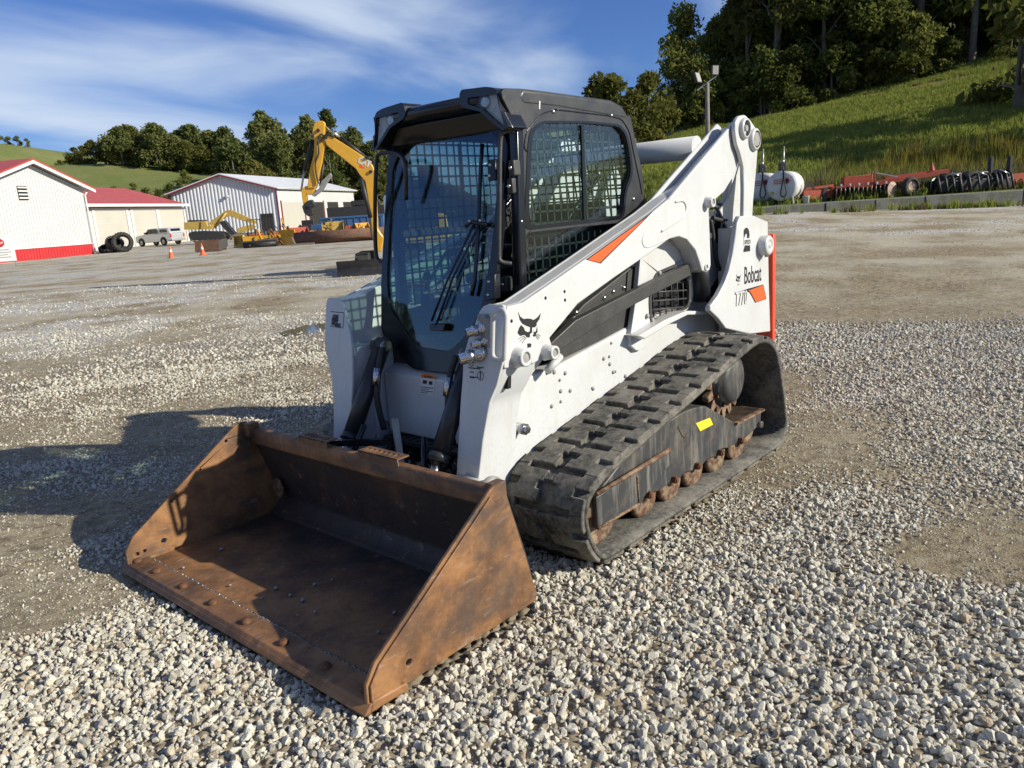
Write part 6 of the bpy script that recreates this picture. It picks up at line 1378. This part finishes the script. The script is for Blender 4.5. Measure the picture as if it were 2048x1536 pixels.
# ---- door: frame, glass, wiper, hinges
def dp(y, z, off=0.0): return (.50+(1.9-z)*.19+off, y, z)
gl = [(-.23, 2.0), (.20, 1.985), (.31, 1.955), (.365, 1.88), (.335, 1.38), (.285, 1.13), (.20, 1.02), (.09, .935), (-.155, .945), (-.385, 1.14), (-.41, 1.3), (-.405, 1.86), (-.33, 1.955)]
glr = rounded(gl, .05)
fro = [(-.24, 2.035), (.22, 2.02), (.345, 1.985), (.405, 1.90), (.385, 1.36), (.345, 1.10), (.26, .965), (.145, .835), (-.175, .830), (-.435, 1.00), (-.455, 1.28), (-.445, 1.88), (-.36, 1.99)]
door = bpy.data.objects.new('door', None); COL.objects.link(door); door.parent = LD
fn = lambda p, q, t: dp(p, q, t)
MB().prism(rounded(fro, .04), fn, -.018, .012, holes=(glr,)).build('door_frame', M['gloss'], door, bevel=.005)
MB().prism(glr, fn, -.004, .001).build('door_glass', M['glass'], door)
q = [dp(y, z, .016) for y, z in [(0.0207,1.061),(0.0505,1.2814),(0.0854,1.3778),(0.1316,1.4961),(0.242,1.5857)]]
piv = q[0]
wa = [(0.0247,1.0563),(0.2422,1.9185)]
for k, pts in enumerate([[(0.2381,1.5511),(0.0685,1.2767),(-0.0246,1.0837)],[(0.2657,1.5339),(0.1121,1.3011),(0.0067,1.0555)]]):
    MB().tube([dp(y, z, .03) for y, z in pts], .006, 8, ).build('wiper_arm', M['gloss'], door)
MB().tube([dp(y, z, .022) for y, z in [(0.2525,1.9106),(0.2503,1.815),(0.253,1.6543),(0.2558,1.4926),(0.2524,1.2831),(0.2379,1.2125)]], .010, 8).build('wiper_blade', M['gloss'], door)
MB().tube([dp(y, z, .03) for y, z in [(0.3266,1.5385),(0.2179,1.5565),(0.1794,1.537)]], .010, 8).build('wiper_link', M['gloss'], door)
MB().prism(rounded([(-0.0381,1.0683),(0.077,1.0733),(0.0654,1.0387),(-0.0282,1.034)], .01), fn, .002, .035).build('wiper_motor', M['gloss'], door, bevel=.006)
for (u, v) in [(0.2142,1.5613),(0.2831,1.5608)]:
    MB().ball(dp(u, v, .04), .008).build('wiper_nut', M['chrome'], door)
MB().prism([(0.1537,1.2537),(0.1875,1.2565),(0.1901,1.2234),(0.1597,1.2204)], fn, -.008, -.006).build('door_label', M['decal'], door)
for pts in [[(0.3131,1.8323),(0.3634,1.8323),(0.374,1.7373),(0.327,1.7362)],[(0.3444,1.3115),(0.4008,1.3185),(0.41,1.2024),(0.3506,1.1918)]]:
    hg = MB().prism(pts, fn, .004, .05).build('door_hinge', M['gloss'], door, bevel=.006)
    for k in (.25, .75):
        y_ = pts[0][0]*.6+pts[2][0]*.4; z_ = pts[0][1]*(1-k)+pts[3][1]*k
        MB().ball(dp(y_, z_, .05), .009).build('hinge_bolt', M['chrome'], hg)
grab = smoothline([(.50, .44, 1.945), (.555, .425, 1.945), (.57, .41, 1.90), (.59, .40, 1.65), (.60, .385, 1.42), (.60, .39, 1.37), (.56, .42, 1.355)], 6)
MB().tube(grab, .011, 10).build('grab_handle', M['char'], cab)
for u, v in [(0.4419,1.7855),(0.4261,1.7067),(0.349,1.2554)]:
    hb = MB().box((.52, u, v), (.05, .035, .07)).build('latch_bracket', M['char'], cab, bevel=.006)
    MB().ball((.55, u, v), .010).build('bracket_bolt', M['chrome'], hb)
mir = [(-0.4369,1.3635),(-0.4849,1.3771),(-0.5114,1.4229),(-0.4836,1.6463),(-0.4325,1.8858),(-0.3978,1.9252),(-0.2879,1.9198),(-0.2299,1.8949),(-0.2109,1.8422),(-0.2297,1.6837)]
MB().tube(smoothline([(.60, y, z) for y, z in mir], 5), .011, 8).build('mirror_bar', M['gloss'], cab)
MB().px(rounded([(-.60, 1.42), (-.485, 1.42), (-.485, 1.74), (-.60, 1.74)], .03), .40, .44).build('mirror', M['gloss'], cab, bevel=.006)
MB().px(rounded([(-.595, 1.44), (-.49, 1.44), (-.49, 1.725), (-.595, 1.725)], .025), .441, .443).build('mirror_glass', M['chrome'], cab)
MB().tube([(.50, -.44, 1.50), (.42, -.50, 1.55)], .012, 8).build('mirror_stalk', M['gloss'], cab)

# ---- front of the machine between the arm legs
fr = bpy.data.objects.new('front_body', None); COL.objects.link(fr); fr.parent = LD
MB().py([(.70, .46), (.745, .48), (.745, .80), (.66, .84), (.60, .84), (.60, .46)], -.37, .37).build('front_panel', M['white'], fr, bevel=.008)
MB().box((.60, 0, .9), (.12, .80, .16)).build('foot_box', M['cab'], fr, bevel=.01)
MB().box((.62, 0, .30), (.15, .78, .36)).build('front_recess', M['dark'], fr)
MB().py([(.70, .13), (.86, .13), (.90, .22), (.74, .34)], -.40, .40).build('front_crossmember', M['white'], fr, bevel=.01)
for sg in (1, -1):
    MB().py([(.62, .45), (.78, .55), (.79, .88), (.72, .97), (.60, .98)], sg*.38, sg*.42).build('cheek_plate', M['white'], fr, bevel=.006)
wl_ = [(-0.0676,0.822),(0.0356,0.8236),(0.0075,0.7153),(-0.0971,0.7145)]
wlab = MB().px(wl_, .7455, .7465).build('warning_sticker', M['decal'], fr, label='white safety sticker with an orange header')
wh = [(-0.0659,0.8225),(0.0373,0.8241),(0.031,0.8031),(-0.0725,0.8011)]
MB().px(wh, .7465, .748).build('sticker_header', M['warn'], wlab)
text('lettering', 'WARNING', (.7482, wh[3][0]+.022, wh[3][1]+.003), (0, 1, 0), (0, 0, 1), .018, M['ink'], wlab, squeeze=.8, bold=.01)
for k, s_ in enumerate(('842,774 866,777', '841,778 858,780', '841,781 866,784', '840,784 856,786')):
    pass
for ln in [[(-0.0833,0.7529),(0.0135,0.755),(0.0131,0.7513),(-0.0837,0.7492)],[(-0.0847,0.7423),(-0.021,0.7437),(-0.0214,0.7405),(-0.0851,0.7391)],[(-0.0859,0.733),(0.0073,0.735),(0.0069,0.7318),(-0.0864,0.7298)],[(-0.091,0.7232),(-0.0309,0.7244),(-0.0312,0.7217),(-0.0914,0.7206)],[(-0.0596,0.7892),(-0.0299,0.7894),(-0.036,0.7707),(-0.0659,0.7703)],[(-0.0152,0.7883),(0.0104,0.7882),(0.0044,0.7695),(-0.0213,0.7696)]]:
    MB().px(ln, .7465, .7475).build('print_line', M['ink'], wlab)
# pictogram sticker on the near leg and dealer sticker on the far leg
def front_pt(y, z):
    zs = [e[2] for e in fout][::-1]; xs = [e[0] for e in fout][::-1]
    return (float(np.interp(z, zs, xs))+.0135, y, z)
def fmesh(name, quad, parent, mat, off=0.0):
    mb = MB(); mb.add([Vector(front_pt(y, z))+Vector((off, 0, 0)) for y, z in quad], [(0, 1, 2, 3)]); return mb.build(name, mat, parent)
A_l = [o for o in LD.children if o.name.startswith('lift_arm')]
def pl(name, segs, parent, off=.001, w=.0022):
    for (y0, z0, y1, z1) in segs:
        dy, dz = y1-y0, z1-z0; L = math.hypot(dy, dz) or 1; ny, nz = -dz/L*w, dy/L*w
        fmesh(name, [(y0-ny, z0-nz), (y1-ny, z1-nz), (y1+ny, z1+nz), (y0+ny, z0+nz)], parent, M['ink'], off)
E1 = [(0.4382,0.9445),(0.5122,0.9395),(0.51,0.8895),(0.4454,0.8925)]
y0, y1 = E1[0][0], E1[1][0]; z1, z0 = E1[0][1], E1[2][1]
zm = z1-(z1-z0)*.30
pl('print_line', [(y0, zm, y1, zm), (y1, zm-.008, y1, z0), (y0+.01, z0, y1-.01, z0), (y0+.055, z1-.004, y0+.055, zm+.006), (y0+.055, zm+.006, y0+.09, zm+.006), (y0+.09, z1-.004, y0+.09, zm+.006), (y0+.01, zm-.018, y0+.035, zm-.018), (y0+.01, zm-.042, y0+.04, zm-.042), (y0+.075, zm-.015, y0+.075, zm-.045)], A_l[0])
for cy, cz, r in ((y0+.02, zm+.018, .011), (y0+.075, zm-.03, .019)):
    P_ = circ(cy, cz, r, 14); pl('print_line', [(*P_[i-1], *P_[i]) for i in range(14)], A_l[0], w=.0014)
E2 = [(-0.5943,1.1377),(-0.4771,1.1341),(-0.4803,1.0574),(-0.6024,1.0619)]
y0, y1 = E2[0][0], E2[1][0]; z1, z0 = E2[0][1], E2[3][1]
pl('print_line', [(y0, z1, y1, z1-.002), (y1, z1, y1-.004, z0), (y0, z0, y1, z0-.004)], A_l[1], w=.0016)
for k, (zz, hh, a, b_) in enumerate(((.60, .028, .18, .62), (.34, .036, .12, .60), (.10, .016, .40, .80))):
    zc = z0+(z1-z0)*zz; yy = y0+(y1-y0)*a; n_ = 7
    for i in range(n_):
        ya = yy+(y1-y0)*(b_-a)*i/n_; pl('print_line', [(ya, zc-hh*.5, ya+.003, zc+hh*.5)], A_l[1], w=.0022)
    pl('print_line', [(yy, zc-hh*.5, yy+(y1-y0)*(b_-a), zc-hh*.5), (yy, zc+hh*.5, yy+(y1-y0)*(b_-a), zc+hh*.5)], A_l[1], w=.0016)
pl('print_line', [(y0+.03, z1-.045, y0+.055, z1-.018), (y0+.055, z1-.018, y0+.062, z1-.05), (y0+.02, z0+.012, y0+.05, z0+.035)], A_l[1], w=.003)
# hydraulic couplers with tube guard on the near leg
cp = bpy.data.objects.new('hydraulic_couplers', None); COL.objects.link(cp); cp.parent = LD
for (p, r, L) in [((0.8731,0.5252,1.1064),0.024,0.1),((0.8834,0.5353,1.0511),0.019,0.08),((0.892,0.517,0.9981),0.03,0.12)]:
    p = Vector(p); d = Vector((.80, -.55, -.18)).normalized()
    cpl = MB().lathe(p-d*.01, d, [(0, 0), (0, r*1.2), (L*.35, r*1.2), (L*.36, r*.9), (L*.5, r*.9), (L*.52, r*1.08), (L*.72, r*1.08), (L*.74, r*.85), (L, r*.85), (L, r*.6), (L*.9, r*.55), (L*.9, 0)], 20).build('coupler', M['chrome'], cp)
    MB().lathe(p+d*(L*.905), d, [(0, r*.5), (.002, r*.4), (.002, 0)], 14).build('coupler_tip', M['rustbolt'], cpl)
MB().box(Vector((0.883,0.5411,1.0536))+Vector((.0, 0, 0)), (.03, .06, .20)).build('coupler_block', M['grey'], cp, bevel=.006)
MB().box(Vector((0.8646,0.5217,1.1513))+Vector((.01, 0, 0)), (.04, .05, .03)).build('coupler_bracket', M['grey'], cp, bevel=.004)
gp = rounded([(0.6266,1.1904),(0.7006,1.2013),(0.6696,0.9792),(0.6012,0.9847)], .035, 5)
MB().tube([(.93, y, z) for y, z in gp], .011, 10, closed=True).build('coupler_guard', M['white'], cp)
gp2 = rounded([(0.6531,1.1702),(0.6928,1.176),(0.6687,1.0007),(0.6351,1.0068)], .02, 4)
for z_ in (0, 1):
    yv, zv = [(0.6876,1.18),(0.6586,0.9826)][z_]; MB().tube([(.93, yv, zv), (.86, .62, zv)], .010, 8).build('guard_stay', M['white'], cp)
# tilt cylinders
for sg in (1, -1):
    a, b_ = (.772, .955), (1.045, .51)
    y_ = sg*.325
    tcy = MB().cyl((a[0], y_, a[1]), (b_[0], y_, b_[1]), .044, 28).ball((a[0], y_, a[1]), .05, 16, 8).build('tilt_cylinder', M['cyl'], LD)
    MB().cyl((b_[0], y_, b_[1]), (1.13, y_, .37), .024, 18).build('rod', M['chrome'], tcy)
    MB().cyl((a[0]+.01, y_-.055, a[1]), (a[0]+.01, y_+.055, a[1]), .030, 20).build('pin', M['steel'], tcy)
    MB().cyl((b_[0]-.02, y_, b_[1]+.03), (b_[0], y_, b_[1]), .052, 24).build('gland', M['cyl'], tcy)
    d = Vector((b_[0]-a[0], 0, b_[1]-a[1])).normalized(); nrm = Vector((.85, 0, .52))
    MB().tube(smoothline([Vector((a[0]+.02, y_+sg*-.055, a[1]-.02))+nrm*.03, Vector((a[0]+.06, y_-sg*.065, a[1]-.10))+nrm*.03, Vector((a[0]+.12, y_-sg*.065, a[1]-.25)), Vector((a[0]+.10, y_-sg*.07, a[1]-.42))], 6), .016, 10).build('hose', M['hose'], tcy)
    MB().cyl(Vector((a[0]+.075, y_-sg*.065, a[1]-.11))+nrm*.028, Vector((a[0]+.11, y_-sg*.065, a[1]-.19))+nrm*.012, .019, 14).build('hose_fitting', M['chrome'], tcy)
rr = random.Random(3)
for k in range(14):
    y = rr.uniform(-.30, .30)
    MB().tube(smoothline([(.70, y, .46), (.80+rr.uniform(-.03, .05), y+rr.uniform(-.05, .05), .36+rr.uniform(-.05, .05)), (.86, y+rr.uniform(-.12, .12), .28), (1.0, y*.6+rr.uniform(-.1, .1), .22)], 6), rr.uniform(.010, .017), 8).build('hose', M['hose'], fr)
MB().box((.76, 0, .455), (.10, .70, .03)).build('step_plate', M['cab'], fr, bevel=.006)
for i in range(12): MB().bar((.72, -.30+i*.05, .472), (.80, -.30+i*.05, .472), .012, .006).build('step_rib', M['cab'], fr)
for (y, z) in ((.08, .42), (-.22, .44), (.2, .40)):
    MB().cyl((.80, y, z), (.83, y, z), .018, 8).build('fitting', M['steel'], fr)
# quick attach frame behind the bucket
qa = bpy.data.objects.new('attachment_frame', None); COL.objects.link(qa); qa.parent = LD
for sg in (1, -1):
    MB().py([(1.00, .10), (1.10, .10), (1.20, .47), (1.14, .50), (1.03, .38)], sg*.18, sg*.40).build('attach_plate', M['white'], qa, bevel=.008)
    MB().cyl((1.04, sg*.44, .42), (1.04, sg*.66, .42), .045, 24).build('pivot_tube', M['white'], qa)
    MB().tube([(1.13, sg*.30, .34), (1.02, sg*.22, .60)], .016, 8).build('latch_lever', M['gloss'], qa)
MB().bar((1.05, -.3, .22), (1.05, .3, .22), .10, .14).build('attach_beam', M['white'], qa, bevel=.01)
MB().bar((1.12,0.0561,0.5801), (1.12,-0.4758,0.494), .03, .03).build('lever_bar', M['gloss'], qa)
wd = MB().bar((1.02, .02, .66), (1.10, .14, .36), .03, .05).build('loose_plank', M['grey'], qa)
x_, y_, z_ = 1.035, .665, .415
MB().lathe((x_, .63, z_), (0, 1, 0), [(0, .075), (.02, .075), (.026, .06), (.026, 0)], 28).build('pivot_cover', M['grey'], qa)

# ---- bucket
bk = bpy.data.objects.new('bucket', None); COL.objects.link(bk); bk.parent = LD
bk['label'] = 'rusty wide dirt bucket resting on the gravel'
WB = .926
sp = [(1.99, .030), (1.985, .118), (1.94, .178), (1.345, .578), (1.318, .592), (1.268, .590), (1.252, .545), (1.105, .060), (1.115, .030)]
holes = [circ(x, z, r, 12) for x, z, r in ((1.935, .085, .010), (1.90, .088, .009), (1.80, .105, .013), (1.56, .405, .006), (1.40, .515, .008), (1.73, .285, .006))]
for sg in (1, -1):
    MB().py(sp, sg*(WB-.016), sg*WB, holes=holes).build('side_cutter', M['rust'], bk, bevel=.004)
    # doubled wear strip along the sloping front edge
    MB().py([(1.978, .040), (1.975, .112), (1.93, .168), (1.345, .562), (1.318, .520), (1.86, .130), (1.85, .04)], sg*WB, sg*(WB+.010), holes=[h for h in holes[:2]+holes[3:]] if 0 else ()).build('edge_strip', M['rust'], bk, bevel=.003)
    MB().py([(1.99, .022), (1.975, .060), (1.83, .050), (1.82, .018)], sg*(WB-.02), sg*(WB+.016)).build('corner_shoe', M['rust'], bk, bevel=.006)
inner = [(2.0, .040), (1.30, .044), (1.20, .060), (1.145, .115), (1.150, .19), (1.243, .49), (1.256, .545)]
outer = [(2.0, .022), (1.25, .022), (1.16, .035), (1.118, .09), (1.128, .20), (1.222, .50), (1.236, .552)]
inn = smoothline([(x, 0, z) for x, z in inner], 6); out = smoothline([(x, 0, z) for x, z in outer], 6)
shell = [(p.x, p.z) for p in inn]+[(p.x, p.z) for p in reversed(out)]
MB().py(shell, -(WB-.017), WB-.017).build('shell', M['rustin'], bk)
# cutting edge with bolts, stiffener lip, steps
MB().py([(2.014, .020), (2.014, .026), (1.985, .052), (1.886, .056), (1.884, .036), (1.96, .020)], -WB-.012, WB+.012).build('cutting_edge', M['rust'], bk, bevel=.003)
wb = MB(); rr = random.Random(5); y = -.90
while y < .90:
    wb.ball((1.884+rr.uniform(-.003, .003), y, .049), rr.uniform(.006, .010), 6, 4); y += rr.uniform(.010, .016)
wb.build('weld_bead', M['steel'], bk)
for i, y in enumerate((-.905, -.703, -.440, -.176, .094, .364, .632, .86)):
    b_ = MB().lathe((1.943, y, .050), (0, 0, 1), [(0, .022), (.010, .022), (.018, .015), (.020, 0)], 14).build('edge_bolt', M['rustbolt'], bk)
lipp = [(1.226, .512), (1.238, .462), (1.264, .468), (1.271, .535), (1.262, .554), (1.228, .558)]
for sg in (1, -1): MB().box((1.262, sg*.885, .550), (.07, .05, .072)).build('corner_light_stop', M['rust'], bk, bevel=.006)  # end blocks added to stop sun leaking between lip and side plate
MB().py(lipp, -(WB-.018), WB-.018).build('top_lip', M['rust'], bk, bevel=.008)
for y0, y1 in ((-.43, -.20), (.045, .315)):
    s_ = bpy.data.objects.new('bucket_step', None); COL.objects.link(s_); s_.parent = bk
    hl = []
    n_ = 7
    for i in range(n_):
        ya = y0+.02+(y1-y0-.04)*i/n_; hl.append([(1.217, ya), (1.250, ya), (1.250, ya+.016), (1.217, ya+.016)])
    MB().pz([(1.200, y0), (1.268, y0), (1.268, y1), (1.200, y1)], .576, .582, holes=hl).build('tread_plate', M['rust'], s_)
    MB().px([(y0, .579), (y1, .579), (y1-.01, .52), (y0+.01, .52)], 1.262, 1.268).build('tread_face', M['rust'], s_)
    for ya in (y0, y1):
        MB().bar((1.269, ya, .580), (1.258, ya, .50), .005, .006).build('tread_bracket', M['steel'], s_)
MB().ball((1.20, -.80, .21), .045, 10, 6, (.5, 1, 1.3)).build('mud_lump', M['mudrust'], bk)
rr = random.Random(11); 
for k in range(16):
    x, y = rr.uniform(1.5, 1.93), rr.uniform(-.8, .85); s = rr.uniform(.006, .013)
    MB().ball((x, y, .046+s*.3), s, 6, 4, (1, .8, .6)).build('pebble', M['grey'], bk)

# ------------------------------------------------------------------ keep the tree three levels deep
def depth(o):
    d = 0
    while o.parent is not None: o = o.parent; d += 1
    return d
for o in list(COL.objects):
    while depth(o) > 2: o.parent = o.parent.parent
